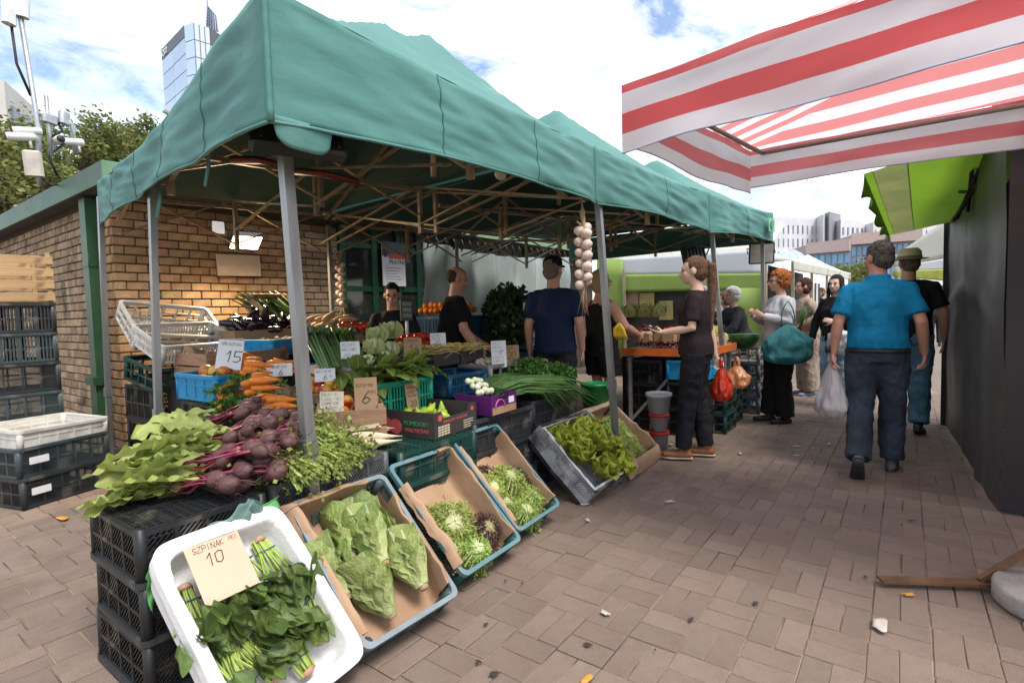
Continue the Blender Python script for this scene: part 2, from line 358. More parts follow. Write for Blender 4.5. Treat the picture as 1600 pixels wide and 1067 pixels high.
# booth front: green frame, glazed, continues the back wall to the right
m_green = mat('booth_green_paint', (.012, .07, .032), (.008, .05, .022), scale=4, rough=.45, wear=('4d5a4a', 18, .7, .5))
m_glass = mat('booth_glass', (.02, .022, .022), (.03, .034, .03), scale=2, rough=.06, spec=.6)
bo = thing('booth_front', 'green framed glazed booth front between brick wall and plastic curtain', 'booth', loc=(4.31, 5.9, 0))
b = MB(); b.box((0, .1, 0), (5.5, .2, 2.6)); sub('back_panel', b, mat('booth_dark', (.02, .025, .022), rough=.8), bo)
for x in (0, .52, .95, 1.35, 2.2, 3.2, 4.2): b = MB(); b.bbox((x, 0, 0), (x+.09, .09, 2.6), .01); sub('frame_post', b, m_green, bo)
for x0, x1 in ((.09, .52), (.61, .95), (1.04, 1.35), (1.44, 2.2), (2.29, 3.2), (3.29, 4.2)):
    for z in (.9, 1.62, 2.2): b = MB(); b.box((x0, .02, z), (x1, .08, z+.07)); sub('frame_rail', b, m_green, bo)
    for z0, z1 in ((.97, 1.62), (1.69, 2.2)): b = MB(); b.box((x0, .05, z0), (x1, .06, z1)); sub('pane', b, m_glass, bo)
m_paper = mat('white_paper', (.74, .74, .74), (.66, .66, .68), scale=5, rough=.8)
m_ink = mat('black_ink', (.02, .02, .025), rough=.7)
m_redp = mat('red_print', (.62, .09, .05), rough=.7)
po = thing('payment_notice', 'white and grey payment poster on the green booth frame', 'poster', M=T(4.98, 5.885, 1.70))
b = MB(); b.box((0, -.012, 0), (.42, 0, .62)); sub('sheet', b, m_paper, po)
b = MB(); b.box((0, -.015, .42), (.42, -.0125, .62)); sub('grey_header', b, mat('grey_print', (.12, .13, .13), rough=.7), po)
b = MB(); b.box((.12, -.018, .385), (.42, -.0155, .45)); sub('red_band', b, m_redp, po)
text('PŁATNOŚĆ', .085, T(.12, -.017, .31) @ E(PI/2, 0, 0), m_ink, parent=po)
b = MB()
for i in range(9):
    for j in range(9):
        if R.random() < .5: b.box((.01+i*.011, -.0175, .40+j*.013), (.021+i*.011, -.0155, .413+j*.013))
for k in range(6): b.box((.05, -.0135, .05+.04*k), (.05+R.uniform(.15, .32), -.0125, .056+.04*k))
sub('print', b, m_ink, po)

# plastic curtain on hooks
m_film = mat('milky_plastic', (.62, .68, .66), (.45, .53, .5), scale=2.5, rough=.25, spec=.5, transl=.45, bump=.3, bscale=5, stretch=(1, 1, .4))
cu = thing('plastic_curtain', 'milky plastic curtain hung on dark hooks behind the sellers', 'curtain', loc=(5.2, 5.3, 0))
b = MB(); b.grid(lambda u, v: Vector((.02+u*3.6, .07*math.sin(u*46)+.1*noise.noise(Vector((u*9, v*3, 0)))-.25*u, .5+v*(1.78-.1*math.sin(u*3.1)))), 110, 16); sub('sheet', b, m_film, cu)
for i in range(22):
    b = MB(); u = (i+.5)/22; b.tube([(u*3.6, -.25*u, 2.2), (u*3.6+.02, -.25*u-.02, 2.29), (u*3.6, -.25*u, 2.36)], .012, 5); sub('hook', b, m_cable, cu)

# ================================================================== CAMERA MAST ON THE ROOF CORNER
m_galv = mat('galvanised_steel', (.46, .48, .48), (.34, .36, .37), scale=14, rough=.42, metal=.75, bump=.05, wear=('7a6f5e', 9, .66, .5))
m_whitep = mat('white_plastic', (.74, .74, .72), (.62, .62, .6), scale=6, rough=.4)
m_black = mat('black_plastic', (.016, .016, .017), (.025, .025, .026), scale=8, rough=.45)
ms = thing('camera_mast', 'steel mast with white surveillance cameras and boxes at the roof corner', 'camera mast', loc=(1.5, 6.7, 2.7))
iv = Matrix.Translation((-1.5, -6.7, -2.7))
def mk(name, mb, m, par=None): return obj(name, mb.mesh(name, m), par or ms, iv)
Q = lambda px, py, dd=0: P(px, py, y=6.7+dd)
b = MB(); b.tube([Q(62, 290), Q(60, 200), Q(31, 20)], .022, 10); mk('pole', b, m_galv)
b = MB(); b.tube([Q(80, 245), Q(76, 200), Q(72, 150)], .018, 10); mk('pole', b, m_galv)
b = MB(); b.tube([Q(118, 240), Q(112, 195), Q(100, 180)], .02, 10); mk('pole', b, m_galv)
def dirbox(name, px, py, w_, h_, dp, m, tilt=0, yaw=.3):
    b = MB(); b.bbox((-w_/2, -dp/2, -h_/2), (w_/2, dp/2, h_/2), .02); return obj(name, b.mesh(name, m), ms, iv @ T(Q(px, py)) @ E(0, tilt, yaw))
dirbox('antenna_box', 30, -4, .15, .36, .08, m_whitep, .08, -.5); dirbox('antenna_box', 14, 20, .1, .22, .08, m_whitep, .08, .4)
dirbox('junction_box', 52, 256, .14, .24, .09, mat('beige_box', (.52, .47, .4), rough=.5), -.05, -.3); dirbox('bracket_box', 78, 186, .13, .09, .07, m_galv, .1, .2); dirbox('bracket_box', 100, 184, .1, .13, .07, m_galv, .1, .5)
for px, py, ax, hd in ((45, 205, (-1, .35), .9), (88, 220, (1, .06), 1), (35, 214, (-1, .3), .8), (112, 222, (-1, .25), .8)):
    p0 = Q(px, py); dr = (CR*ax[0]*.8 - CU*ax[1]*.5 - CF*.5).normalized()
    b = MB(); b.tube([p0-dr*.10, p0-dr*.085, p0+dr*.085, p0+dr*.11], [.02, .034, .037, .038], 14); c = mk('camera_housing', b, m_whitep)
    b = MB(); b.tube([p0+dr*.108, p0+dr*.122], [.036, .031], 14); obj('lens_window', b.mesh('lens', m_black), c)
    b = MB(); b.tube([p0-dr*.05, p0-dr*.06-Vector((0, 0, .1))], .012, 6); mk('camera_arm', b, m_whitep)
for k, (pp) in enumerate((((18, 42), (26, 100), (48, 150)), ((85, 205), (100, 225), (75, 245), (90, 275)), ((45, 265), (80, 290), (110, 285), (135, 278)), ((90, 190), (97, 205), (80, 215)))):
    b = MB(); b.tube([Q(*p) for p in pp], .012, 6); mk('cable', b, m_cable)
# ================================================================== GREEN CANOPIES
m_tent = mat('green_canvas', (.10, .25, .222), (.082, .216, .192), scale=1.3, rough=.62, bump=.25, bscale=7, spec=.25, transl=.12, detail=6, wear=('8fb0a2', 2.2, .58, .25), stretch=(1, 1, 2.2))
m_shade_sheet = mat('underside_shade_teal', (.028, .10, .09), (.022, .08, .072), scale=2, rough=.6)  # canopy teal darkened to carry the shade under the roof
m_seam = mat('green_seam', (.02, .10, .085), rough=.7)
m_alu = mat('dull_aluminium', (.50, .41, .30), (.38, .29, .19), scale=10, rough=.45, metal=.55, wear=('5a3f28', 6, .58, .6))
m_pole = mat('tent_leg_steel', (.32, .325, .32), (.24, .245, .245), scale=12, rough=.38, metal=.7, bump=.05, bscale=40, stretch=(1, 1, .2))
def inset(poly, k):   # distance fraction of the ray from k to the outline
    def f(p):
        d = p-k; best = 1e9
        if d.length < 1e-6: return 0
        for a, b in zip(poly, poly[1:]+poly[:1]):
            e = b-a; den = d.x*e.y-d.y*e.x
            if abs(den) < 1e-9: continue
            t = ((a.x-k.x)*e.y-(a.y-k.y)*e.x)/den
            if t > 1e-6: best = min(best, t)
        return min(1, 1/best)
    return f
def tent(name, label, quad, zb, zt, peaks, seed, sides, nseam, sag=(.03, 0, 0, .09)):
    """quad: outline front-left, front-right, back-right, back-left; zb/zt hem and eave height; sides: which edges carry a visible valance"""
    poly = [Vector(q) for q in quad]; t = thing(name, label, 'canopy', 'green market canopies', loc=(poly[0].x, poly[0].y, 0)); iv = T(-poly[0].x, -poly[0].y, 0)
    fs = [(inset(poly, Vector(k[:2])), k[2]) for k in peaks]
    def roof(u, v):
        p = poly[0].lerp(poly[1], u).lerp(poly[3].lerp(poly[2], u), v); z = zt
        for f, kz in fs:
            s_ = 1-f(p); z = max(z, zt+(kz-zt)*s_**1.25)
        z -= sag[3]*math.sin(v*PI)*max(0, 1-u*5)+sag[0]*math.sin(u*PI)*max(0, 1-v*5)
        z += .012*noise.noise(Vector((p.x*3, p.y*3, seed)))*min(1, 6*min(u, 1-u, v, 1-v))
        return Vector((p.x, p.y, z))
    b = MB(); b.grid(roof, 48, 48); obj('canopy_cloth', b.mesh('canopy_cloth', m_tent), t, iv)
    b = MB(); b.grid(lambda u, v: roof(.015+.97*u, .015+.97*v)-Vector((0, 0, .02)), 40, 40); obj('shade_sheet', b.mesh('shade_sheet', m_shade_sheet), t, iv)  # added sheet below the cloth, its dark colour paints in the underside shade
    for si in sides:
        a, c = poly[si], poly[(si+1) % 4]; L_ = (c-a).length; dr = (c-a)/L_; nr = Vector((dr.y, -dr.x))
        def val(u, v, a=a, c=c, L_=L_, nr=nr, si=si):
            z0 = zb[si]*(1-u)+zb[(si+1) % 4]*u; z0 += .035*math.sin(u*PI)*(1 if si == 0 else .4)
            z1 = zt-sag[si]*math.sin(u*PI); z = z1+(z0-z1)*v; s_ = u*L_
            q = .022*noise.noise(Vector((s_*1.5+v*1.2, v*1.1, seed+si)))+.012*noise.noise(Vector((s_*2.6-v*6, v*7, seed+si+9)))+.011*noise.noise(Vector((s_*4-v*3.5, v*4, seed+si+5)))
            q += .010*math.sin(s_*5.2+v*2.2+seed)*v+.006*math.sin(v*PI)
            q *= min(1, u*14)*min(1, (1-u)*14)
            p = a.lerp(c, u)+nr*(q+(.004+.02*v)*min(1, u*14)*min(1, (1-u)*14))
            return Vector((p.x, p.y, z))
        b = MB(); b.grid(val, int(L_*40), 18); o = obj('valance', b.mesh('valance', m_tent), t, iv); solid(o, .003)
        b = MB(); b.tube([val(i/60, 1.0)+Vector((nr.x, nr.y, 0))*.002 for i in range(61)], .007, 6); obj('hem', b.mesh('hem', m_tent), o)
        for k in range(nseam[si]):
            u = (k+1)/(nseam[si]+1)+.015; b = MB(); b.tube([val(u, i/18)+Vector((nr.x, nr.y, 0))*.003 for i in range(19)], .0042, 5); obj('seam', b.mesh('seam', m_seam), o)
        if si == 0:
            b = MB(); b.tube([val(.0, i/12)+Vector((nr.x, nr.y, 0))*.006 for i in range(13)], .012, 6); obj('corner_piping', b.mesh('piping', m_tent), o)
    # scissor trusses
    def truss(p, q, zl, zh, n, w_=.026):
        p = Vector(p); q = Vector(q)
        for i in range(n):
            a = p.lerp(q, i/n); c = p.lerp(q, (i+1)/n)
            for z0, z1 in ((zl, zh), (zh, zl)):
                b = MB(); b.bar((a.x, a.y+(.012 if z0 > z1 else 0), z0), (c.x, c.y+(.012 if z0 > z1 else 0), z1), w_, w_*.55); obj('truss_bar', b.mesh('truss_bar', m_alu), t, iv)
            if i: b = MB(); b.bar((a.x, a.y-.02, zl-.07), (a.x, a.y-.02, zh-.01), .034); obj('truss_post', b.mesh('truss_post', m_alu), t, iv)
    I = lambda i, k=.09: poly[i].lerp(sum(poly, Vector((0, 0)))/4, k)
    m01, m32 = I(0, .06).lerp(I(1, .06), .5), I(3).lerp(I(2), .5)
    truss(I(0, .09), I(1, .09), zt-.34, zt-.09, 2); truss(I(3), I(2), zt-.42, zt-.02, 2); truss(I(0), I(3), zt-.32, zt-.02, 2)
    truss(I(0).lerp(I(3), .5), I(1).lerp(I(2), .5), zt-.25, zt+.1, 2); truss(m01.lerp(m32, .06), m32, zt-.3, zt-.02, 2); truss(I(1), I(2), zt-.34, zt, 2)
    for p, q in ((I(0).lerp(I(3), .5), I(1).lerp(I(2), .5)), (I(3), I(2))):
        b = MB(); p = p.lerp(q, .03); b.bar((p.x, p.y, zt-.13), (q.x, q.y, zt-.03), .03); obj('rail', b.mesh('rail', m_alu), t, iv)
    k = peaks[-1]; b = MB(); b.tube([(k[0], k[1], zt-.1), (k[0], k[1], k[2]-.03)], .022, 8); obj('king_post', b.mesh('king_post', m_alu), t, iv)
    for q in poly:
        b = MB(); b.bar((q.x*.94+k[0]*.06, q.y*.94+k[1]*.06, zt-.06), (k[0], k[1], k[2]-.42), .025); obj('rafter', b.mesh('rafter', m_alu), t, iv)
    return t, iv
def leg(t, iv, base, top, w_=.046, zj=None, label=None):
    b = MB(); b.bar(base, top, w_, w_, up=Vector((0, 1, 0))); o = obj('leg', b.mesh('leg', m_pole), t, iv)
    bs, tp = Vector(base), Vector(top); k = bs.lerp(tp, (zj or .75)/tp.z)
    b = MB(); b.bar(k-(tp-bs).normalized()*.05, k+(tp-bs).normalized()*.02, w_+.012, w_+.012, up=Vector((0, 1, 0))); obj('leg_sleeve', b.mesh('sleeve', m_pole), o)
    b = MB(); b.box((bs.x-.05, bs.y-.05, -.003), (bs.x+.05, bs.y+.05, .008)); obj('foot_plate', b.mesh('foot', m_pole), o)
ZT = 2.40
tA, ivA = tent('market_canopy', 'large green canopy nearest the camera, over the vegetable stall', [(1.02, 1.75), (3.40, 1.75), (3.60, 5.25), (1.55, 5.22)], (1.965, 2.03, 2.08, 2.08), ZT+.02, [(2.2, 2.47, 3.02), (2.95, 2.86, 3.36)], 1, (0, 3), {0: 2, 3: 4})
leg(tA, ivA, (1.326, 2.06, 0), (1.30, 2.15, 2.38)); leg(tA, ivA, (1.275, 3.62, 0), (1.35, 3.62, 2.3), .036); leg(tA, ivA, (1.50, 5.2, 0), (1.555, 5.2, 2.3), .036)
leg(tA, ivA, (3.62, 5.15, 0), (3.62, 5.15, 2.3), .036)
b = MB(); b.grid(lambda u, v: Vector((1.03+.24*u, 1.745-.012*math.sin(u*PI)+.012*v, 1.99-.10*v*math.sqrt(max(0, 1-(2*u-1)**4)))), 16, 6)
o = obj('corner_flap', b.mesh('corner_flap', m_tent), tA, ivA); solid(o, .003)
for x, y, l in ((1.33, 3.5, .2), (1.30, 3.4, .22), (1.18, 2.55, .2)):
    b = MB(); b.tube([(x, y, 2.1), (x+.01, y+.02, 2.1-l*.5), (x-.012, y+.015, 2.1-l)], [(.008, .002)]*3, 6); obj('tie_ribbon', b.mesh('ribbon', m_tent), tA, ivA)
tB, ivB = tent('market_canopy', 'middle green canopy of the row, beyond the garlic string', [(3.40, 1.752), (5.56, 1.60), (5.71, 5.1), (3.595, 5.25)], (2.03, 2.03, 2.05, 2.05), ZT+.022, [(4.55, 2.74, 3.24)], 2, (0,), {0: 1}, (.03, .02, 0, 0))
leg(tB, ivB, (3.68, 1.74, 0), (3.50, 1.80, 2.35), .042); leg(tB, ivB, (5.5, 4.95, 0), (5.5, 4.95, 2.3), .036)
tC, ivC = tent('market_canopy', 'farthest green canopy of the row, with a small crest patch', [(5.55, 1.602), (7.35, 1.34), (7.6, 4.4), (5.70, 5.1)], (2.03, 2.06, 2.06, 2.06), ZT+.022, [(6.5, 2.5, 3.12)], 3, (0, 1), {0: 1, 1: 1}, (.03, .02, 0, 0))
leg(tC, ivC, (5.9, 1.5, 0), (5.87, 1.68, 2.3), .042); leg(tC, ivC, (7.28, 1.42, 0), (7.28, 1.45, 2.3), .042); leg(tC, ivC, (6.2, 3.0, 0), (6.1, 3.05, 2.3), .034)
b = MB(); p0 = Vector((6.98, 1.345, 2.16)); dr = Vector((1.79, -.26, 0)).normalized()
b._add([p0, p0+dr*.2, p0+dr*.2+Vector((0, 0, .16)), p0+Vector((0, 0, .16))], [(0, 1, 2, 3)]); o = obj('crest_patch', b.mesh('patch', mat('pale_green_patch', (.2, .5, .33), rough=.6)), tC, ivC @ T(-.004, -.028, 0))
b = MB(); q = p0+dr*.1+Vector((-.003, -.003, .02)); b._add([q+dr*a+Vector((0, 0, h_)) for a, h_ in ((0, 0), (.05, .05), (.035, .1), (0, .125), (-.035, .1), (-.05, .05))], [tuple(range(6))]); obj('crest', b.mesh('crest', mat('crest_green', (.08, .3, .17), rough=.6)), tC, ivC @ T(-.006, -.034, 0))

# ================================================================== STRIPED AWNING
def stripe_mat():
    m = bpy.data.materials.new('red_white_stripes'); m.use_nodes = True; t = m.node_tree; t.nodes.clear(); nn = t.nodes.new; lk = t.links.new
    o = nn('ShaderNodeOutputMaterial'); b = nn('ShaderNodeBsdfPrincipled'); uv = nn('ShaderNodeUVMap'); sp = nn('ShaderNodeSeparateXYZ'); lk(uv.outputs[0], sp.inputs[0])
    fr = nn('ShaderNodeMath'); fr.operation = 'FRACT'; lk(sp.outputs['Y'], fr.inputs[0]); gt = nn('ShaderNodeMath'); gt.operation = 'GREATER_THAN'; gt.inputs[1].default_value = .5; lk(fr.outputs[0], gt.inputs[0])
    tc = nn('ShaderNodeTexCoord'); nz = nn('ShaderNodeTexNoise'); nz.inputs['Scale'].default_value = 3; nz.inputs['Detail'].default_value = 6; lk(tc.outputs['Object'], nz.inputs['Vector'])
    def two(a, c):
        r = nn('ShaderNodeMix'); r.data_type = 'RGBA'; r.inputs['A'].default_value = a+(1,); r.inputs['B'].default_value = c+(1,); lk(nz.outputs['Fac'], r.inputs['Factor']); return r.outputs['Result']
    mx = nn('ShaderNodeMix'); mx.data_type = 'RGBA'; lk(gt.outputs[0], mx.inputs['Factor']); lk(two((.80, .79, .82), (.86, .85, .87)), mx.inputs['A']); lk(two((.66, .045, .055), (.74, .08, .085)), mx.inputs['B'])
    lk(mx.outputs['Result'], b.inputs['Base Color']); b.inputs['Roughness'].default_value = .7
    lt = nn('ShaderNodeMix'); lt.data_type = 'RGBA'; lt.inputs['Factor'].default_value = .3; lk(mx.outputs['Result'], lt.inputs['A']); lt.inputs['B'].default_value = (1, .9, .85, 1); tr = nn('ShaderNodeBsdfTranslucent'); lk(lt.outputs['Result'], tr.inputs[0]); ms_ = nn('ShaderNodeMixShader'); ms_.inputs[0].default_value = .52
    lk(b.outputs[0], ms_.inputs[1]); lk(tr.outputs[0], ms_.inputs[2]); lk(ms_.outputs[0], o.inputs[0]); return m
m_str = stripe_mat()
aw = thing('striped_awning', 'red and white striped awning reaching over the aisle', 'awning', loc=(3.3, -.5, 0)); iva = T(-3.3, .5, 0)
A0, A1, A2, A3 = Vector((2.60, 1.18, 2.43)), Vector((4.05, .88, 2.36)), Vector((4.25, -2.6, 2.42)), Vector((2.42, -2.4, 2.56)); AP = Vector((3.35, -.75, 3.02))
def panel(name, f, nu, nv, vscale, v0=0, dens=None):
    b = MB(); b.grid(f, nu, nv, uv=True)
    for k in b.uv: b.uv[k] = (b.uv[k][0], v0+b.uv[k][1]*vscale) if dens is None else (b.uv[k][0], dens(Vector(b.v[k])))
    o = obj(name, b.mesh(name, m_str), aw, iva); return o
sx = lambda p: (p.x-2.0)/.145
def sagroof(a, c):
    return lambda u, v: a.lerp(c, u).lerp(AP, v) + Vector((0, 0, -.05*math.sin(v*PI)+.01*noise.noise(a.lerp(c, u).lerp(AP, v)*3)))
for a, c in ((A0, A1), (A1, A2), (A2, A3), (A3, A0)): panel('roof_panel', sagroof(a, c), 30, 16, 1, dens=sx)
def valn(a, c, drop, flare, sd):
    dv = (c-a); L_ = dv.length; dv.normalize(); nr = Vector((-dv.y, dv.x, 0))
    def f(u, v):
        ef = min(1, u*9)*min(1, (1-u)*9); w_ = (.03*noise.noise(Vector((u*L_*2.2+v, v*1.5, sd)))+.02*math.sin(u*L_*4.4+sd+v)*v+.012*noise.noise(Vector((u*L_*5-v*3, v*3, sd))))*ef
        return a.lerp(c, u)+Vector((0, 0, -drop*v+.01*math.sin(u*9)*v))+nr*(w_-flare*v*ef)
    return f
for a, c, dr_, sd in ((A0, A1, .29, 2), (A3, A0, .345, 4), (A1, A2, .25, 7), (A2, A3, .3, 9)):
    o = panel('valance', valn(a, c, dr_, -.03, sd), 60, 10, 1.667, v0=.8); b = MB(); f = valn(a, c, dr_, -.03, sd); b.tube([f(i/40, 1) for i in range(41)], .004, 5); obj('hem', b.mesh('hem', mat('bluish_hem', (.42, .45, .6), rough=.7)), o, T(0, 0, 0))
m_pinkbar = mat('awning_frame', (.33, .27, .24), (.25, .2, .17), scale=9, rough=.5, metal=.4)
def awbar(p, q, r=.014, nm='frame_bar', m=m_pinkbar): b = MB(); b.tube([p, q], r, 8); obj(nm, b.mesh(nm, m), aw, iva)
i0, i1, i2, i3 = [p.lerp(AP, .05)+Vector((0, 0, -.07)) for p in (A0, A1, A2, A3)]
for a, c in ((i0, i1), (i1, i2), (i2, i3), (i3, i0)): awbar(a, c)
hub = P(1385, 138, y=.35); awbar(i1, hub, .013); awbar(hub, Vector((2.85, -.9, hub.z+.05)), .016); awbar(i0, Vector((2.75, -.2, 2.36)), .016)
b = MB(); b.cbox(hub, (.03, .02, .03)); obj('hinge_joint', b.mesh('joint', m_black), aw, iva)
awbar(Vector((3.35, -.75, 0)), Vector((3.35, -.75, 2.95)), .024, 'centre_pole', m_pole)
m_rust = mat('rusty_steel', (.13, .075, .045), (.22, .11, .055), scale=7, rough=.6, metal=.5, wear=('8a8078', 5, .55, .6))
a = P(1375, 905, z=.03); c = Vector((3.35, -.75, .03)); b = MB(); b.bar(a, c, .055, .012); obj('foot_bar', b.mesh('foot_bar', m_rust), aw, iva)
a = P(1530, 905, z=.04); b = MB(); b.bar(a, (3.3, -.72, .42), .03, .02); obj('brace', b.mesh('brace', m_rust), aw, iva)
m_conc = mat('concrete_weight', (.33, .31, .29), (.25, .235, .22), scale=18, rough=.8, bump=.3, bscale=80)
b = MB(); b.lathe([(0, 0), (.21, 0), (.225, .015), (.225, .075), (.215, .09), (.0, .09)], 40)
tag(obj('concrete_disc', b.mesh('concrete_disc', m_conc), None, T(P(1612, 950, z=0)+Vector((.02, -.1, .002)))), 'round concrete weight at the foot of the striped awning', 'weight')

# ================================================================== LIME AWNING AND GREY TARP STALL ON THE RIGHT
m_lime = mat('lime_canvas', (.22, .37, .03), (.17, .31, .025), scale=2, rough=.6, transl=.42, bump=.15, bscale=5)
m_lime2 = mat('olive_patch_canvas', (.24, .27, .10), scale=3, rough=.7, transl=.45)
la = thing('lime_awning', 'bright lime green awning above the two walking men', 'awning', loc=(6, 0, 0)); ivl = T(-6, 0, 0)
l0, l1, l2, l3 = P(1350, 272, x=4.9), P(1390, 368, x=7.0), Vector((6.9, -.62, 2.1)), Vector((4.6, -.7, 2.42))
lf = lambda u, v: l0.lerp(l1, u).lerp(l3.lerp(l2, u), v)+Vector((0, 0, -.04*math.sin(u*PI)*math.sin(v*PI)+.012*noise.noise(Vector((u*4, v*4, 1)))))
b = MB(); b.grid(lambda u, v: lf(u, .27+.73*v), 30, 24); b.grid(lambda u, v: lf(u, .06*v), 30, 3); obj('awning_cloth', b.mesh('awning_cloth', m_lime), la, ivl)
b = MB(); b.grid(lambda u, v: lf(u, .055+v*.222)+Vector((0, 0, -.003)), 24, 6); obj('patched_strip', b.mesh('patch', m_lime2), la, ivl)
b = MB(); b.grid(lambda u, v: l0.lerp(l1, u)+Vector((0, .03*math.sin(u*30)*v, -(.13+.02*math.sin(u*40))*v)), 50, 5); o = obj('valance', b.mesh('valance', m_lime), la, ivl); solid(o, .002)
for px0, py0, px1, py1 in ((1495, 342, 1535, 252), (1512, 330, 1520, 255), (1500, 300, 1545, 300), (1490, 345, 1550, 255), (1518, 262, 1530, 300)):
    b = MB(); b.tube([P(px0, py0, x=5.6), P(px1, py1, x=5.3)], .014, 6); obj('frame_bar', b.mesh('frame_bar', m_black), la, ivl)
m_tarp = mat('grey_tarpaulin', (.062, .06, .06), (.045, .043, .043), scale=1.5, rough=.5, bump=.5, bscale=3.5, spec=.4, wear=('7d746a', 2.5, .58, .25))
m_tarp2 = mat('black_tarpaulin', (.013, .010, .011), (.018, .015, .016), scale=2, rough=.55, bump=.2, bscale=4)
ts = thing('tarpaulin_stall', 'closed stall wrapped in grey and black tarpaulin beside the aisle', 'stall', loc=(4.3, -.47, 0)); ivt = T(-4.3, .47, 0)
def tarp(u, v):
    x = 4.28+u*2.75; y = -.475+.13*u; z = .01+v*2.55
    y += .045*noise.noise(Vector((x*1.2, z*1.1, 3)))+.008*noise.noise(Vector((x*3.5-z, z*1.6, 8)))+.05*math.exp(-((z-1.02-.35*math.sin(u*2.5))**2)/.006)*.35*(1 if u > .25 else u*4)
    y += .03*math.exp(-((x-5.6-.5*(z-1.2))**2)/.01)*(1-v)
    return Vector((x, y, z))
b = MB(); b.grid(tarp, 70, 60); obj('side_tarpaulin', b.mesh('side_tarp', m_tarp), ts, ivt)
b = MB(); b.grid(lambda u, v: Vector((4.275+.02*noise.noise(Vector((u*3, v*3, 2))), -.48-u*2.4, .01+v*2.6)), 20, 20); obj('front_tarpaulin', b.mesh('front_tarp', m_tarp2), ts, ivt)
b = MB(); b.grid(lambda u, v: Vector((7.03, -.35-u*2.4, .01+v*2.5)), 6, 6); obj('rear_tarpaulin', b.mesh('rear_tarp', m_tarp2), ts, ivt)
b = MB(); b.box((4.26, -2.9, 2.56), (7.05, -.5, 2.6)); obj('top_tarpaulin', b.mesh('top_tarp', m_tarp2), ts, ivt)
b = MB(); b.bar((7.05, -.33, 0), (7.05, -.33, 2.3), .05); obj('corner_post', b.mesh('corner_post', m_black), ts, ivt)

# ================================================================== FAR STALLS
m_cream = mat('cream_canvas', (.66, .66, .58), (.58, .58, .5), scale=1, rough=.7, transl=.25)
m_white = mat('white_canvas', (.74, .75, .76), (.66, .67, .69), scale=1, rough=.7, transl=.25, bump=.1, bscale=3)
m_limef = mat('far_lime_canvas', (.30, .42, .10), (.25, .36, .08), scale=1.5, rough=.7, transl=.2, bump=.15, bscale=4)
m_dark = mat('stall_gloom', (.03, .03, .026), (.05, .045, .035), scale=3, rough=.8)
def quadp(name, pts, m, par, iv): b = MB(); b.grid(lambda u, v: Vector(pts[0]).lerp(Vector(pts[1]), u).lerp(Vector(pts[3]).lerp(Vector(pts[2]), u), v)+Vector((.03*math.sin(u*20)*v*0, 0, 0)), 10, 6); o = obj(name, b.mesh(name, m), par, iv); solid(o, .004); return o
fx = 9.4
fs = thing('white_lime_stall', 'white roofed stall with lime green valance closing the green row', 'stall', loc=(fx, 3, 0)); ivf = T(-fx, -3, 0)
G = lambda px, py, x=fx: tuple(P(px, py, x=x))
quadp('roof_band', [G(950, 405), G(1200, 388), G(1200, 428), G(950, 430)], m_white, fs, ivf)
quadp('roof_slope', [G(950, 405), G(1200, 388), (fx+1.6, P(1200, 388, x=fx).y, 2.75), (fx+1.6, P(950, 405, x=fx).y, 2.75)], m_cream, fs, ivf)
quadp('valance', [G(960, 429), G(1198, 427), G(1198, 452), G(960, 457)], m_limef, fs, ivf @ T(-.03, 0, 0))
quadp('side_curtain', [G(935, 405), G(975, 405), G(975, 560), G(935, 560)], m_limef, fs, ivf @ T(-.06, 0, 0))
quadp('side_curtain', [G(1150, 450), G(1198, 450), G(1198, 640), G(1150, 640)], m_limef, fs, ivf @ T(-.06, 0, 0))
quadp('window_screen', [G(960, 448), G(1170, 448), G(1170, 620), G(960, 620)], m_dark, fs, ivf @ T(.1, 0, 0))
for px, py, w_, h_, m in ((1010, 470, .28, .3, mat('straw_box', (.35, .27, .1), rough=.8)), (1040, 485, .25, .34, MC['straw_box']), (985, 470, .3, .5, mat('brown_board', (.3, .2, .12), rough=.8)), (1125, 470, .25, .35, m_paper)):
    p = P(px, py, x=fx); b = MB(); b.box((-.01, -w_/2, -h_/2), (.01, w_/2, h_/2)); obj('hanging_board', b.mesh('board', m), fs, ivf @ T(p+Vector((.02, 0, 0))))
for px in (975, 1100, 1196): p = P(px, 440, x=fx-.1); b = MB(); b.bar((p.x, p.y, 0), (p.x, p.y, 2.0), .045); obj('post', b.mesh('post', m_alu), fs, ivf)
cs = thing('cream_stall', 'cream roofed clothing stall farther down the left side', 'stall', loc=(13, 1.9, 0)); ivc = T(-13, -1.9, 0)
quadp('roof', [(11.5, 1.75, 2.12), (19, 1.35, 2.15), (19, 4, 3.0), (11.5, 4, 3.0)], m_cream, cs, ivc)
quadp('end_gable', [(11.5, 1.75, 2.12), (11.5, 4, 3.0), (11.5, 6, 2.1), (11.5, 4, 2.05)], m_white, cs, ivc)
quadp('valance', [(11.45, 1.73, 2.12), (19, 1.33, 2.15), (19, 1.33, 1.95), (11.45, 1.73, 1.92)], m_cream, cs, ivc)
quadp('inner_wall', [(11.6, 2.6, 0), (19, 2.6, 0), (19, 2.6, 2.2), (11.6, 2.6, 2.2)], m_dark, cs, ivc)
for i in range(5): b = MB(); b.bar((11.5+i*1.8, 1.75-.1*i, 0), (11.5+i*1.8, 1.75-.1*i, 2.1), .05); obj('post', b.mesh('post', m_alu), cs, ivc)
for i in range(7):
    b = MB(); x = 13+.32*i; b.grid(lambda u, v: Vector((x+.28*(u-.5)*(1.5 if v < .2 else 1), 1.72+.02*math.sin(u*9), 1.75-.55*v)), 6, 6)
    o = tag(obj('hanging_garment', b.mesh('garment', m_white if i % 2 else m_dark)), ('white' if i % 2 else 'dark')+' garment hanging on the clothing stall', 'garment', ('white' if i % 2 else 'dark')+' garments on the clothing stall'); solid(o, .02)
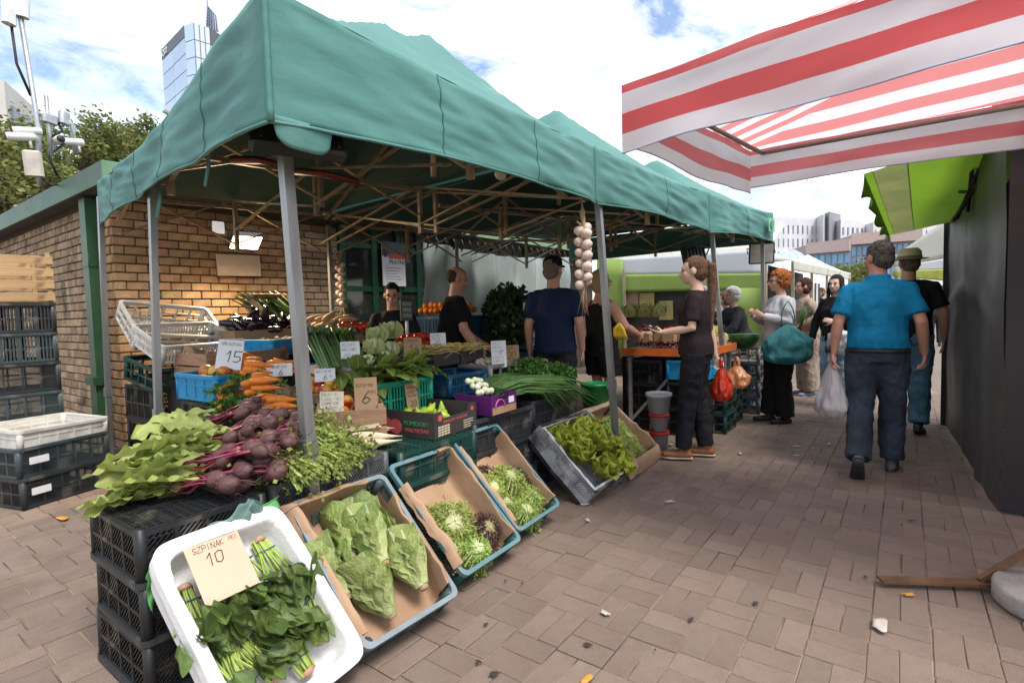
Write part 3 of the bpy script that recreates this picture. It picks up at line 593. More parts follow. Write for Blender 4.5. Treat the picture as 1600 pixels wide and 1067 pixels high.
rs = thing('cream_lime_stall', 'cream and lime canopy far down the right side behind the hat', 'stall', loc=(12, 0, 0)); ivr = T(-12, 0, 0)
G = lambda px, py, x=12.0: tuple(P(px, py, x=x))
quadp('roof', [G(1395, 402), G(1490, 335), G(1490, 402), G(1395, 418)], m_cream, rs, ivr)
quadp('band', [G(1395, 418), G(1490, 402), G(1490, 420), G(1395, 424)], m_white, rs, ivr @ T(-.03, 0, 0))
quadp('valance', [G(1395, 424), G(1490, 420), G(1490, 440), G(1395, 432)], mat('yellow_lime_canvas', (.5, .55, .1), rough=.7, transl=.2), rs, ivr @ T(-.05, 0, 0))
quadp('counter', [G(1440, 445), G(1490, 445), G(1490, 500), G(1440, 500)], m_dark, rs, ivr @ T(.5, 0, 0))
for px in (1400, 1486): p = P(px, 430, x=12.1); b = MB(); b.bar((p.x, p.y, 0), (p.x, p.y, 1.9), .05); obj('post', b.mesh('post', m_alu), rs, ivr)
# ================================================================== CRATES
def plas(n, c, c2=None, **k): return mat(n, c, c2 or tuple(v*.7 for v in c), scale=9, rough=k.pop('rough', .42), bump=.06, bscale=50, rnd=k.pop('rnd', .12), spec=.35, wear=k.pop('wear', ('8b8074', 6, .58, .4)), **k)
PM = {'black': plas('black_crate_plastic', (.018, .019, .020)), 'char': plas('charcoal_crate_plastic', (.035, .038, .042)), 'grey': plas('grey_crate_plastic', (.10, .105, .11)), 'lgrey': plas('light_grey_crate_plastic', (.26, .25, .24)),
 'bluegrey': plas('bluegrey_crate_plastic', (.055, .075, .08)), 'dgreen': plas('dark_green_crate_plastic', (.012, .052, .042)), 'tealrim': plas('teal_rim_plastic', (.10, .19, .21), (.08, .16, .18)), 'greyrim': plas('grey_rim_plastic', (.20, .25, .27), (.16, .2, .22)),
 'blue': plas('bright_blue_crate_plastic', (.012, .27, .52), (.01, .22, .45), wear=('9bb5c5', 7, .72, .3)), 'dblue': plas('deep_blue_crate_plastic', (.012, .075, .16)), 'white': plas('white_crate_plastic', (.62, .60, .56), (.5, .48, .44)), 'green': plas('green_crate_plastic', (.015, .24, .15), (.012, .19, .12)), 'red': plas('red_crate_plastic', (.42, .03, .02))}
def panel_mesh(w_, h_, style, m):
    """upright lattice panel: x 0..w, z 0..h, thin in y"""
    b = MB(); t = .004; fr = .022
    b.box((0, -t, h_-fr), (w_, t, h_)); b.box((0, -t, 0), (w_, t, fr*.8))
    nr = max(2, round(w_/.11))
    for i in range(nr+1): x = i*w_/nr; b.box((max(0, x-.006), -t*1.8, fr*.8), (min(w_, x+.006), t*1.8, h_-fr))
    if style in ('diag', 'open'):
        b.box((0, -t*1.6, h_*.5-.006), (w_, t*1.6, h_*.5+.006))
        if style == 'diag':
            sp = .02; n = int((w_+h_)/sp)
            for i in range(n):
                x0 = i*sp-h_; p = [(x0+z, z) for z in (0, h_)]
                za = max(fr*.8, -x0) if x0 < 0 else fr*.8; zb = min(h_-fr, w_-x0)
                if zb-za > .006: b.bar((x0+za, 0, za), (x0+zb, 0, zb), t*1.2, .0065, up=Vector((0, 1, 0)))
    elif style == 'slot':
        n = int(w_/.022)
        for i in range(n): x = (i+.5)*w_/n; b.box((x-.005, -t, fr*.8), (x+.005, t, h_-fr))
        b.box((0, -t*1.3, h_*.45), (w_, t*1.3, h_*.45+.012))
    elif style == 'solid':
        b.box((0, -t*.6, fr*.5), (w_, t*.6, h_-fr*.5)); b.box((0, -t*1.6, h_*.62), (w_, t*1.6, h_*.62+.01))
    return b.mesh('side_panel', m)
CP = {}
def crate_parts(Lx, Wy, H, style, col, rim=None, tray=False):
    key = (Lx, Wy, H, style, col, rim)
    if key in CP: return CP[key]
    m = PM[col]; mr = PM[rim or col]; ps = []
    pl_, ps_ = panel_mesh(Lx-.04, H-.02, style, m), panel_mesh(Wy-.04, H-.02, style, m)
    for M in (T(-Lx/2+.02, -Wy/2+.008, .008), T(Lx/2-.02, Wy/2-.008, .008) @ rz(PI)): ps.append(('side_panel', pl_, M))
    for M in (T(-Lx/2+.008, Wy/2-.02, .008) @ rz(-PI/2), T(Lx/2-.008, -Wy/2+.02, .008) @ rz(PI/2)): ps.append(('end_panel', ps_, M))
    c = MB(); c.lathe([(.02, 0), (.022, H*.5), (.023, H-.01)], 10); cm = c.mesh('corner_post', m)
    for sx_ in (-1, 1):
        for sy in (-1, 1): ps.append(('corner_post', cm, T(sx_*(Lx/2-.02), sy*(Wy/2-.02), 0)))
    def rr(x, y, r, n=4):
        pts = []
        for cx, cy, a0 in ((x-r, y-r, 0), (-x+r, y-r, PI/2), (-x+r, -y+r, PI), (x-r, -y+r, 1.5*PI)):
            pts += [(cx+r*math.cos(a0+PI/2*i/n), cy+r*math.sin(a0+PI/2*i/n)) for i in range(n+1)]
        return pts
    b = MB(); o_, i_ = rr(Lx/2+.008, Wy/2+.008, .035), rr(Lx/2-.012, Wy/2-.012, .03); n = len(o_); z0, z1 = H-.022, H
    b._add([(x, y, z0) for x, y in o_]+[(x, y, z1) for x, y in o_]+[(x, y, z1) for x, y in i_]+[(x, y, z0) for x, y in i_], [(k*n+j, k*n+(j+1) % n, ((k+1) % 4)*n+(j+1) % n, ((k+1) % 4)*n+j) for k in range(4) for j in range(n)])
    ps.append(('rim', b.mesh('rim', mr), Matrix()))
    b = MB()
    if style == 'solid': b.box((-Lx/2+.02, -Wy/2+.02, .002), (Lx/2-.02, Wy/2-.02, .01))
    else:
        n = int(Lx/.03); k = int(Wy/.03)
        for i in range(n+1): x = -Lx/2+.012+i*(Lx-.024)/n; b.box((x-.0045, -Wy/2+.012, .001), (x+.0045, Wy/2-.012, .009))
        for j in range(k+1): y = -Wy/2+.012+j*(Wy-.024)/k; b.box((-Lx/2+.012, y-.0045, .0015), (Lx/2-.012, y+.0045, .0105))
        for x in (-.25, .25): b.box((x*Lx-.012, -Wy/2+.01, -.003), (x*Lx+.012, Wy/2-.01, .012))
        b.box((-Lx/2+.01, -.012, -.002), (Lx/2-.01, .012, .0125))
    ps.append(('base_grid', b.mesh('base_grid', m), Matrix()))
    CP[key] = ps; return ps
def crate(label, M, Lx=.6, Wy=.4, H=.2, style='diag', col='black', rim=None, group=None, name='plastic_crate', cat='crate', inv=False):
    if inv: M = M @ T(0, 0, H) @ E(PI, 0, 0)
    t = thing(name, label, cat, group, M)
    for nm, me, m in crate_parts(Lx, Wy, H, style, col, rim): obj(nm, me, t, m)
    return t
m_wood = mat('pale_crate_wood', (.50, .33, .17), (.40, .25, .12), scale=4, rough=.75, bump=.25, bscale=30, rnd=.12, stretch=(1, 9, 9), wear=('5a3d22', 6, .63, .6))
m_wood2 = mat('brown_crate_wood', (.36, .22, .13), (.25, .14, .08), scale=4, rough=.75, bump=.3, bscale=30, rnd=.12, stretch=(1, 9, 9), wear=('3a2617', 6, .58, .6))
def wood_crate(label, M, Lx, Wy, H, n=3, m=None, group=None, floor=True, gap=.006):
    t = thing('wooden_crate', label, 'crate', group, M); m = m or m_wood; sl = H/n
    a = MB(); a.bbox((-Lx/2, -.006, gap), (Lx/2, .006, sl-gap), .002); a = a.mesh('slat', m)
    c = MB(); c.bbox((-Wy/2+.012, -.006, gap), (Wy/2-.012, .006, sl-gap), .002); c = c.mesh('slat', m)
    for k in range(n):
        for s_ in (-1, 1):
            obj('slat', a, t, T(0, s_*(Wy/2-.006), k*sl) @ E(0, R.uniform(-.004, .004), 0)); obj('slat', c, t, T(s_*(Lx/2-.006), 0, k*sl) @ rz(PI/2))
    q = MB(); q.box((-.014, -.014, 0), (.014, .014, H+.015)); q = q.mesh('corner_post', m)
    for sx_ in (-1, 1):
        for sy in (-1, 1): obj('corner_post', q, t, T(sx_*(Lx/2-.028), sy*(Wy/2-.028), 0))
    if floor: q = MB(); q.box((-Lx/2+.014, -Wy/2+.014, .004), (Lx/2-.014, Wy/2-.014, .012)); obj('base_board', q.mesh('base', m), t)
    return t
m_card = mat('brown_cardboard', (.36, .23, .13), (.31, .19, .105), scale=5, rough=.8, bump=.08, bscale=30)
m_kraft = mat('kraft_paper', (.44, .285, .175), (.36, .22, .13), scale=3, rough=.75, bump=.55, bscale=9, transl=.12, detail=6)
def carton(label, M, Lx, Wy, H, m_out, name='cardboard_box', notch=True, cat='box', group=None):
    t = thing(name, label, cat, group, M); e = .004
    def wall(w_, nt_):
        b = MB(); k = [(-w_/2, 0), (w_/2, 0), (w_/2, H), (w_/2-.07, H), (w_/2-.085, H*.72), (-w_/2+.085, H*.72), (-w_/2+.07, H), (-w_/2, H)] if nt_ else [(-w_/2, 0), (w_/2, 0), (w_/2, H), (-w_/2, H)]
        n = len(k); b._add([(x, -e, z) for x, z in k]+[(x, e, z) for x, z in k], [tuple(range(n)), tuple(range(2*n-1, n-1, -1))]+[(i, n+i, n+(i+1) % n, (i+1) % n) for i in range(n)]); return b
    for w_, M2, nt_ in ((Lx, T(0, -Wy/2+e, 0), notch), (Lx, T(0, Wy/2-e, 0) @ rz(PI), notch), (Wy-.018, T(-Lx/2+e, 0, 0) @ rz(-PI/2), False), (Wy-.018, T(Lx/2-e, 0, 0) @ rz(PI/2), False)):
        obj('side', wall(w_, nt_).mesh('side', m_out), t, M2)
    b = MB(); b.box((-Lx/2+.01, -Wy/2+.01, .002), (Lx/2-.01, Wy/2-.01, .008)); obj('bottom', b.mesh('bottom', m_card), t)
    return t
def price(label, M, w_, h_, lines, m=None, ink=None, seed=1, group=None, th=.0015):
    """hand lettered card standing in its local XZ plane, face towards -Y; lines: (text, x, z, height)"""
    t = thing('price_card', label, 'price sign', group, M); b = MB(); b.box((-w_/2, 0, 0), (w_/2, th, h_))
    for i, v in enumerate(b.v): b.v[i] = (v[0], v[1]+.006*math.sin((v[0]/w_+.5)*3), v[2])
    obj('card', b.mesh('card', m or m_paper), t)
    q = MB()
    for k, (s_, x, z, hh) in enumerate(lines): pen(q, s_, x, z, hh, seed=seed+k)
    obj('lettering', q.mesh('lettering', ink or m_ink), t, T(-w_/2, -.0016, 0) @ E(PI/2, 0, 0)); return t

# ================================================================== VEGETABLES: SHAPES
def leafmesh(name, m, Lg, W, shape, curl=.5, cup=.3, ruf=.0, rf=5, seed=0, nx=8, ny=12, twist=0, ep=1.5, nz_=.06):
    """leaf lying along +Y from the origin, upper face +Z"""
    b = MB(); sx_ = seed*3.7
    def f(u, v):
        x = (u-.5)*2; hw = W/2*shape(v); s_ = v*Lg
        a = curl*v*v; y = Lg*(v-.16*curl*curl*v**3*.4); z = Lg*(.5*curl*v*v)
        ed = abs(x)**ep
        z += cup*hw*x*x + ruf*hw*ed*math.sin(v*rf*2*PI+sx_+(PI*.7 if x > 0 else 0)+2*noise.noise(Vector((v*3, x, sx_)))) + nz_*W*noise.noise(Vector((x*1.5, v*4, sx_)))
        xx = x*hw*(1-.25*cup*abs(x)) + ruf*.12*hw*ed*math.cos(v*rf*2*PI*1.3+sx_)
        xx += twist*v*v*Lg
        return Vector((xx, y+ruf*.2*hw*ed*math.sin(v*rf*7+sx_), z))
    b.grid(f, nx, ny, uv=True); return b.mesh(name, m)
SP = {'oval': lambda v: math.sin(PI*min(1, v*.93+.05))**.75, 'roma': lambda v: (.30+.70*math.sin(PI/2*min(1, v/.62))**1.3)*(1 if v < .7 else math.sqrt(max(.02, 1-((v-.7)/.31)**2))), 'spade': lambda v: (.06 if v < .28 else math.sin(PI*((v-.28)/.72)**.62)**.85+.04),
      'beet': lambda v: .10+.9*(max(0, (v-.12)/.88)**.6)*(math.cos((max(0, v-.12)/.88)**2*PI/2)**.55), 'fan': lambda v: .12+.95*v**.9*(1 if v < .9 else .9)}
m_roma = mat('romaine_leaf', (.27, .34, .085), (.185, .26, .06), scale=5, rough=.42, transl=.28, bump=.4, bscale=22, rnd=.22, hue=.015, mid=(.50, .55, .30), tip=(.42, .48, .2), spec=.5)
m_spin = mat('spinach_leaf', (.085, .13, .03), (.12, .175, .045), scale=10, rough=.38, transl=.2, bump=.25, bscale=50, rnd=.25, hue=.012, mid=(.15, .24, .07), spec=.5)
m_beetl = mat('beet_leaf', (.36, .41, .12), (.25, .32, .07), scale=7, rough=.45, transl=.3, bump=.25, bscale=40, rnd=.2, hue=.012, mid=(.38, .34, .17), spec=.45)
m_curl = mat('curly_lettuce_leaf', (.56, .60, .08), (.40, .48, .05), scale=14, rough=.45, transl=.35, bump=.3, bscale=80, rnd=.2, hue=.012, tip=(.5, .55, .2))
m_frise = mat('frisee_leaf', (.40, .48, .12), (.27, .37, .07), scale=18, rough=.5, transl=.3, rnd=.15, hue=.015, tip=(.66, .68, .38))
m_frisd = mat('dark_oakleaf', (.07, .025, .03), (.12, .05, .045), scale=14, rough=.5, transl=.2, rnd=.2, tip=(.42, .4, .2))
m_stemg = mat('pale_green_stem', (.42, .50, .14), (.30, .40, .08), scale=12, rough=.45, transl=.1, rnd=.15, hue=.012)
m_pars = mat('parsley_leaf', (.045, .125, .018), (.075, .17, .03), scale=12, rough=.5, transl=.25, rnd=.2, hue=.01)
m_dill = mat('dill_leaf', (.02, .055, .014), (.03, .075, .02), scale=12, rough=.6, transl=.15)
m_cell = mat('celery_leaf', (.17, .235, .04), (.28, .31, .075), scale=14, rough=.5, transl=.25, rnd=.2)
LV = {'roma': [leafmesh('leaf', m_roma, 1, .74, SP['roma'], .05+.14*(i % 3), -.5, .12, 4, i, 14, 22, ep=3, nz_=.022) for i in range(6)],
      'spin': [leafmesh('leaf', m_spin, 1, .5, SP['spade'], [-.3, .3, .6, -.1, .9][i], .5, .14, 3, i, 6, 12) for i in range(5)],
      'beet': [leafmesh('leaf', m_beetl, 1, .68, SP['beet'], [-.5, -.1, -.6, .1, -.35][i], .2, .24, 4, i, 12, 24, ep=2.6, twist=[.1, -.1, .15, 0, -.2][i]) for i in range(5)],
      'curl': [leafmesh('leaf', m_curl, 1, .95, SP['fan'], .8+.3*(i % 2), .3, .5, 9, i, 22, 18) for i in range(4)]}
def lath(name, prof, m, n=12, wob=0, seed=0): b = MB(); b.lathe(prof, n, wob=wob, seed=seed); return b.mesh(name, m)
def ball(r, sq=1, n=7, dimple=0): return [(max(0.0, r*math.sin(PI*i/n)), -r*sq*math.cos(PI*i/n)+(dimple*r*(math.exp(-(i-n)**2/.8)*-1) if dimple else 0)) for i in range(n+1)]
m_beet = mat('beetroot_skin', (.115, .048, .045), (.075, .03, .03), scale=14, rough=.55, bump=.25, bscale=60, rnd=.2, wear=('9a8272', 9, .62, .3))
m_bstem = mat('beet_stem', (.17, .014, .04), (.12, .02, .03), scale=10, rough=.4, rnd=.25, hue=.02)
m_carrot = mat('carrot_skin', (.72, .21, .022), (.6, .16, .02), scale=20, rough=.5, bump=.15, bscale=70, rnd=.15, stretch=(1, 1, 4))
m_cream = MC['cream_canvas']; m_parsn = mat('white_root_skin', (.62, .52, .36), (.5, .4, .26), scale=10, rough=.6, bump=.15, bscale=50, rnd=.1, wear=('7a5f42', 9, .63, .4))
m_tan = mat('brown_root_skin', (.42, .26, .13), (.32, .19, .09), scale=10, rough=.65, bump=.2, bscale=50, rnd=.2)
m_celer = mat('celeriac_skin', (.35, .22, .10), (.22, .13, .06), scale=14, rough=.8, bump=.8, bscale=40)
m_rootl = mat('pale_rootlets', (.55, .45, .3), (.42, .33, .2), scale=20, rough=.7)
m_aub = mat('aubergine_skin', (.02, .010, .016), (.035, .018, .02), scale=5, rough=.22, spec=.6, rnd=.3)
m_tom = mat('tomato_skin', (.50, .02, .012), (.4, .03, .012), scale=6, rough=.25, spec=.5, rnd=.15)
m_yel = mat('mango_skin', (.66, .42, .06), (.6, .12, .04), scale=5, rough=.35, rnd=.12, ramp=(.48, .62))
m_apple = mat('red_yellow_apple_skin', (.52, .05, .03), (.66, .36, .05), scale=6, rough=.3, rnd=.2, ramp=(.45, .6))
m_orange = mat('orange_skin', (.70, .22, .02), (.62, .17, .02), scale=20, rough=.45, bump=.15, bscale=150, rnd=.1)
m_pep = mat('yellow_green_pepper_skin', (.38, .48, .045), (.28, .40, .035), scale=5, rough=.25, spec=.5, rnd=.15, hue=.01)
m_onion = mat('pink_onion_skin', (.56, .33, .2), (.46, .22, .13), scale=8, rough=.4, rnd=.12, stretch=(1, 1, .3))
m_wonion = mat('white_onion_skin', (.66, .68, .52), (.55, .6, .36), scale=8, rough=.35, rnd=.08)
m_bean = mat('wax_bean', (.60, .48, .17), (.5, .38, .12), scale=8, rough=.5, rnd=.1)
m_garlic = mat('garlic_skin', (.68, .58, .50), (.55, .40, .36), scale=14, rough=.55, bump=.1, bscale=40, rnd=.1, stretch=(2, 2, .5))
m_straw = mat('dry_straw', (.42, .31, .17), (.3, .21, .1), scale=10, rough=.8)
m_cherry = mat('dark_cherry', (.075, .006, .012), (.12, .01, .015), scale=9, rough=.2, spec=.6)
m_redf = mat('red_berry', (.5, .02, .03), (.6, .05, .04), scale=9, rough=.3)
m_ban = mat('banana_skin', (.70, .46, .04), (.62, .38, .03), scale=6, rough=.45, wear=('4a3512', 9, .68, .6))
m_cab = mat('pale_cabbage_leaf', (.47, .50, .24), (.36, .42, .15), scale=6, rough=.5, transl=.1, bump=.3, bscale=25, rnd=.12)
m_cauli = mat('cauliflower_head', (.66, .63, .46), (.56, .53, .36), scale=20, rough=.7, bump=1, bscale=45)
def elong(name, m, Lg, r, seed=0, bend=.0, tip=.1, n=9):
    b = MB(); k = 9; b.tube([(bend*Lg*math.sin(i/k*2.2+seed), bend*.6*Lg*math.cos(i/k*2+seed), Lg*i/k) for i in range(k+1)], [max(.0015, r*(math.sin(PI*min(1, .14+i/k*(.86-tip*.3)))**.6)*(1-(1-tip)*(i/k)**1.6)) for i in range(k+1)], n); return b.mesh(name, m)
VG = {'beet': [lath('beet_body', [(.0, -.042), (.004, -.048), (.018, -.034), (.032, -.014), (.036, .006), (.030, .024), (.016, .036), (.010, .044), (.008, .05)], m_beet, 16, .16, i) for i in range(3)],
 'carrot': [elong('carrot', m_carrot, .15, .026, i, .03, .3, 12) for i in range(3)], 'parsnip': [elong('root', m_parsn, .24, .027, i, .05, .08, 12) for i in range(3)], 'tan': [elong('root', m_tan, .2, .034, i, .04, .12, 10) for i in range(3)],
 'potato': [lath('potato', ball(.038, 1.25), m_tan, 10, .25, i) for i in range(3)], 'aub': [elong('aubergine', m_aub, .15, .036, i, .06, .75, 12) for i in range(3)],
 'tom': [lath('tomato', ball(.034, .85, 8, .25), m_tom, 14, .1, i) for i in range(2)], 'mango': [lath('mango', ball(.045, 1.2), m_yel, 14, .12, i) for i in range(3)], 'apple': [lath('apple', ball(.042, .92, 9, .3), m_apple, 16, .08, i) for i in range(3)],
 'orange': [lath('orange', ball(.038, .98), m_orange, 14)], 'pep': [elong('pepper', m_pep, .12, .036, i, .08, .3, 12) for i in range(3)], 'onion': [lath('onion', ball(.035, .85)+[(.0, .045)], m_onion, 12, .08, i) for i in range(2)],
 'wonion': [lath('bulb', ball(.024, .95), m_wonion, 12, .05, i) for i in range(2)], 'garlic': [lath('garlic_bulb', [(0, -.03), (.016, -.031), (.03, -.018), (.034, 0), (.026, .018), (.012, .03), (.006, .05), (.004, .07)], m_garlic, 14, .22, i) for i in range(3)]}
def pile(name, label, cat, group, meshes, pts, rot='any', sc_=1, rr=None):
    r = rr or R
    for i, p in enumerate(pts):
        M = T(p) @ (E(r.uniform(0, 6.3), r.uniform(0, 6.3), r.uniform(0, 6.3)) if rot == 'any' else E(r.gauss(0, .3), r.gauss(0, .3), r.uniform(0, 6.3)) if rot == 'up' else rot(r)) @ S(sc_*r.uniform(.88, 1.12))
        tag(obj(name, meshes[i % len(meshes)], None, M), label, cat, group)
def layers(cx, cy, z, lx, ly, step, n, zs=None, seed=0, yaw=0):
    """positions of round things heaped on a rectangle, n layers shrinking upwards"""
    r = random.Random(seed); out = []
    for k in range(n):
        fx, fy = lx-step*k*.9, ly-step*k*.9
        nx, ny = max(1, int(fx/step)), max(1, int(fy/step))
        for i in range(nx):
            for j in range(ny):
                x = (i+.5-nx/2)*step+r.gauss(0, step*.1); y = (j+.5-ny/2)*step+r.gauss(0, step*.1)
                out.append(Vector((cx+x*math.cos(yaw)-y*math.sin(yaw), cy+x*math.sin(yaw)+y*math.cos(yaw), z+k*(zs or step*.72)+r.gauss(0, step*.05))))
    return out
# ================================================================== FRONT ROW: LEANING TRAYS
def liner(w_, l_, H, m, seed, over=.05, amp=.012, cut=None):
    r = seed*5.1; b = MB()
    def ax(t, half):   # -1..1 -> position along one axis, clustered at the walls
        s_ = abs(t); q = min(1, s_/.62); pos = half*q*.97
        wall = max(0, min(1, (s_-.58)/.24)); out_ = max(0, (s_-.84)/.16)
        return math.copysign(pos+out_*over*.75, t), wall, out_
    def f(u, v):
        x, wx, ox = ax(u*2-1, w_/2-.012); y, wy, oy = ax(v*2-1, l_/2-.012)
        k = max(wx, wy); o_ = max(ox, oy); z = .03+(H+.012-.03)*k-over*o_*o_*.8
        nz = noise.noise(Vector((u*4+r, v*4, r)))*amp*2.2+noise.noise(Vector((u*11+r, v*11, r)))*amp+noise.noise(Vector((u*3+r, v*19, r)))*amp*.8*k
        z += nz*(1 if k < .3 else .9); x += -math.copysign(1, x)*abs(noise.noise(Vector((v*7, r, 2))))*amp*2.4*(1-wy if wy < 1 else 0)*k; y += noise.noise(Vector((u*7, r, 7)))*amp*k
        return Vector((x, y, z))
    b.grid(f, 64, 72)
    if cut: b.f = [q for q in b.f if not cut(sum((Vector(b.v[i]) for i in q), Vector())/4)]; b.mi = [0]*len(b.f); b.sm = [True]*len(b.f)
    return b.mesh('liner', m)
def tray_M(c, yaw, tilt, H): return T(c) @ rz(yaw) @ E(tilt, 0, 0) @ T(0, 0, -H)
TR = {}
def tray(key, label, c, yaw, tilt, w_, l_, H, col, rim, style='diag'):
    M = tray_M(c, yaw, tilt, H); TR[key] = M; t = crate(label, M, w_, l_, H, style, col, rim, 'crates leaning along the front of the stall'); return t
def loc(key, x, y, z): return TR[key] @ Vector((x, y, z))
tray('rom', 'grey crate lined with brown paper holding romaine lettuces', (1.40, 1.765, .325), -.03, .74, .47, .64, .17, 'bluegrey', 'greyrim')
tray('fr1', 'teal crate lined with brown paper holding two frisee and an oakleaf', (1.98, 1.84, .325), .03, .74, .46, .64, .17, 'dgreen', 'tealrim')
tray('fr2', 'teal crate lined with paper holding pale and purple frisee, third of the row', (2.49, 1.90, .345), .05, .78, .46, .64, .17, 'dgreen', 'tealrim')
tray('cur', 'dark crate lined with clear film holding curly lettuce', (3.39, 1.82, .30), .0, .76, .68, .56, .18, 'char', 'black')
tray('btr', 'crate lined with brown paper behind the canopy leg, holding pale lettuces', (4.02, 1.86, .30), .05, .72, .54, .54, .17, 'char', 'lgrey')
def put_liner(key, label, w_, l_, H, m, seed, name='paper_liner', cat='paper', cut=None, **k):
    tag(obj(name, liner(w_, l_, H, m, seed, cut=cut, **k), None, TR[key]), label, cat)
put_liner('rom', 'crumpled brown paper lining the romaine crate', .47, .64, .17, m_kraft, 1, over=.06, amp=.012, cut=lambda p: (p.x > .13 and p.y > .2 and p.z > .1) or (p.y < -.27 and p.z > .07))
put_liner('fr1', 'crumpled brown paper lining the crate with dark oakleaf', .46, .64, .17, m_kraft, 2, over=.05, cut=lambda p: (p.y > .2 and p.x < .12) or (p.y < -.27 and p.z > .07))
put_liner('fr2', 'crumpled brown paper lining the crate of purple frisee', .46, .64, .17, m_kraft, 3, over=.05, cut=lambda p: (p.y > .26 and p.z > .07) or (p.y < -.27 and p.z > .07))
def film_mat(lo=.16, hi=.72):
    m = bpy.data.materials.new('clear_film'); m.use_nodes = True; t = m.node_tree; t.nodes.clear(); nn = t.nodes.new
    o = nn('ShaderNodeOutputMaterial'); a = nn('ShaderNodeBsdfTransparent'); g_ = nn('ShaderNodeBsdfPrincipled'); g_.inputs['Base Color'].default_value = (.92, .93, .94, 1); g_.inputs['Roughness'].default_value = .18
    tc_ = nn('ShaderNodeTexCoord'); nz = nn('ShaderNodeTexNoise'); nz.inputs['Scale'].default_value = 6; nz.inputs['Detail'].default_value = 4; nz.inputs['Distortion'].default_value = .8
    mr_ = nn('ShaderNodeMapRange'); mr_.inputs[1].default_value = .35; mr_.inputs[2].default_value = .75; mr_.inputs[3].default_value = lo; mr_.inputs[4].default_value = hi
    bp_ = nn('ShaderNodeBump'); bp_.inputs['Strength'].default_value = .35; bp_.inputs['Distance'].default_value = .03
    x = nn('ShaderNodeMixShader'); lk = t.links.new; lk(tc_.outputs['Object'], nz.inputs['Vector']); lk(nz.outputs['Fac'], mr_.inputs[0]); lk(nz.outputs['Fac'], bp_.inputs['Height']); lk(bp_.outputs[0], g_.inputs['Normal'])
    lk(mr_.outputs[0], x.inputs[0]); lk(a.outputs[0], x.inputs[1]); lk(g_.outputs[0], x.inputs[2]); lk(x.outputs[0], o.inputs[0]); return m
m_clear = film_mat()
b = MB()   # film liner, with skirts hanging over the outer sides
tag(obj('film_liner', liner(.68, .56, .18, m_clear, 5, over=.02, amp=.01), None, TR['cur']), 'clear plastic film lining and wrapping the curly lettuce crate', 'plastic film')
q = MB(); q.grid(lambda u, v: (lambda a: Vector((.352*max(-1, min(1, 1.5*math.cos(a)))*(1+.03*noise.noise(Vector((u*9, v*3, 1)))), .292*max(-1, min(1, 1.5*math.sin(a))), .19-v*(.15+.05*noise.noise(Vector((u*6, 0, 4)))))))(u*2*PI), 70, 8)
obj('film_skirt', q.mesh('film_skirt', film_mat(.05, .5)), [o for o in bpy.data.objects if o.name.startswith('film_liner')][0])
put_liner('btr', 'brown paper lining the crate behind the canopy leg', .54, .54, .17, m_kraft, 7, over=.12, amp=.016)

# romaine heads
m_stump = mat('cut_stump', (.45, .33, .2), (.35, .24, .13), scale=20, rough=.7)
def romaine(label, M, seed, n=13, s_=.27):
    r = random.Random(seed); t = thing('romaine_lettuce', label, 'lettuce', 'romaine lettuces in the paper lined crate', M)
    b = MB(); b.lathe([(0, -.012), (.018, -.012), (.024, .01), (.02, .03)], 10); obj('stump', b.mesh('stump', m_stump), t, E(-PI/2, 0, 0))
    for i in range(n):
        k = i/n; a = i*2.399+r.uniform(-.2, .2); open_ = .12+.42*k
        M2 = Matrix.Rotation(a, 4, 'Y') @ T(0, .004, .012+.02*k) @ E(.04+open_*.24, 0, r.uniform(-.08, .08)) @ S(s_*r.uniform(.75, .92)*(.75+.25*k), s_*(.78+.25*k), s_)
        obj('leaf', LV['roma'][r.randrange(6)], t, M2)
    return t
for i, (x, y, z, dx, dy, dz, lb) in enumerate(((-.05, -.25, .10, -.12, .9, .35, 'romaine lettuce at the lowest edge of its crate, cut stump showing'), (.13, -.22, .12, .06, .95, .3, 'romaine lettuce with broad white rib at the right of the crate'), (-.16, -.10, .08, -.15, .9, .4, 'romaine lettuce at the left side of the paper lined crate'), (.02, -.06, .13, .05, .95, .3, 'romaine lettuce in the middle of the paper lined crate'), (.16, -.03, .07, -.3, .9, .3, 'romaine lettuce tucked against the right paper wall'), (-.06, .03, .06, .25, .9, .2, 'romaine lettuce highest up in the paper lined crate'), (.1, .07, .05, .0, .9, .2, 'romaine lettuce at the back right of the crate'))):
    d = Vector((dx, dy, 0)).normalized(); M = TR['rom'] @ T(x, y, z+.015) @ rz(math.atan2(-d.x, d.y)) @ E(dz*.5-.12, R.uniform(-.5, .5), 0)
    romaine(lb, M, i+1, 11, .27)

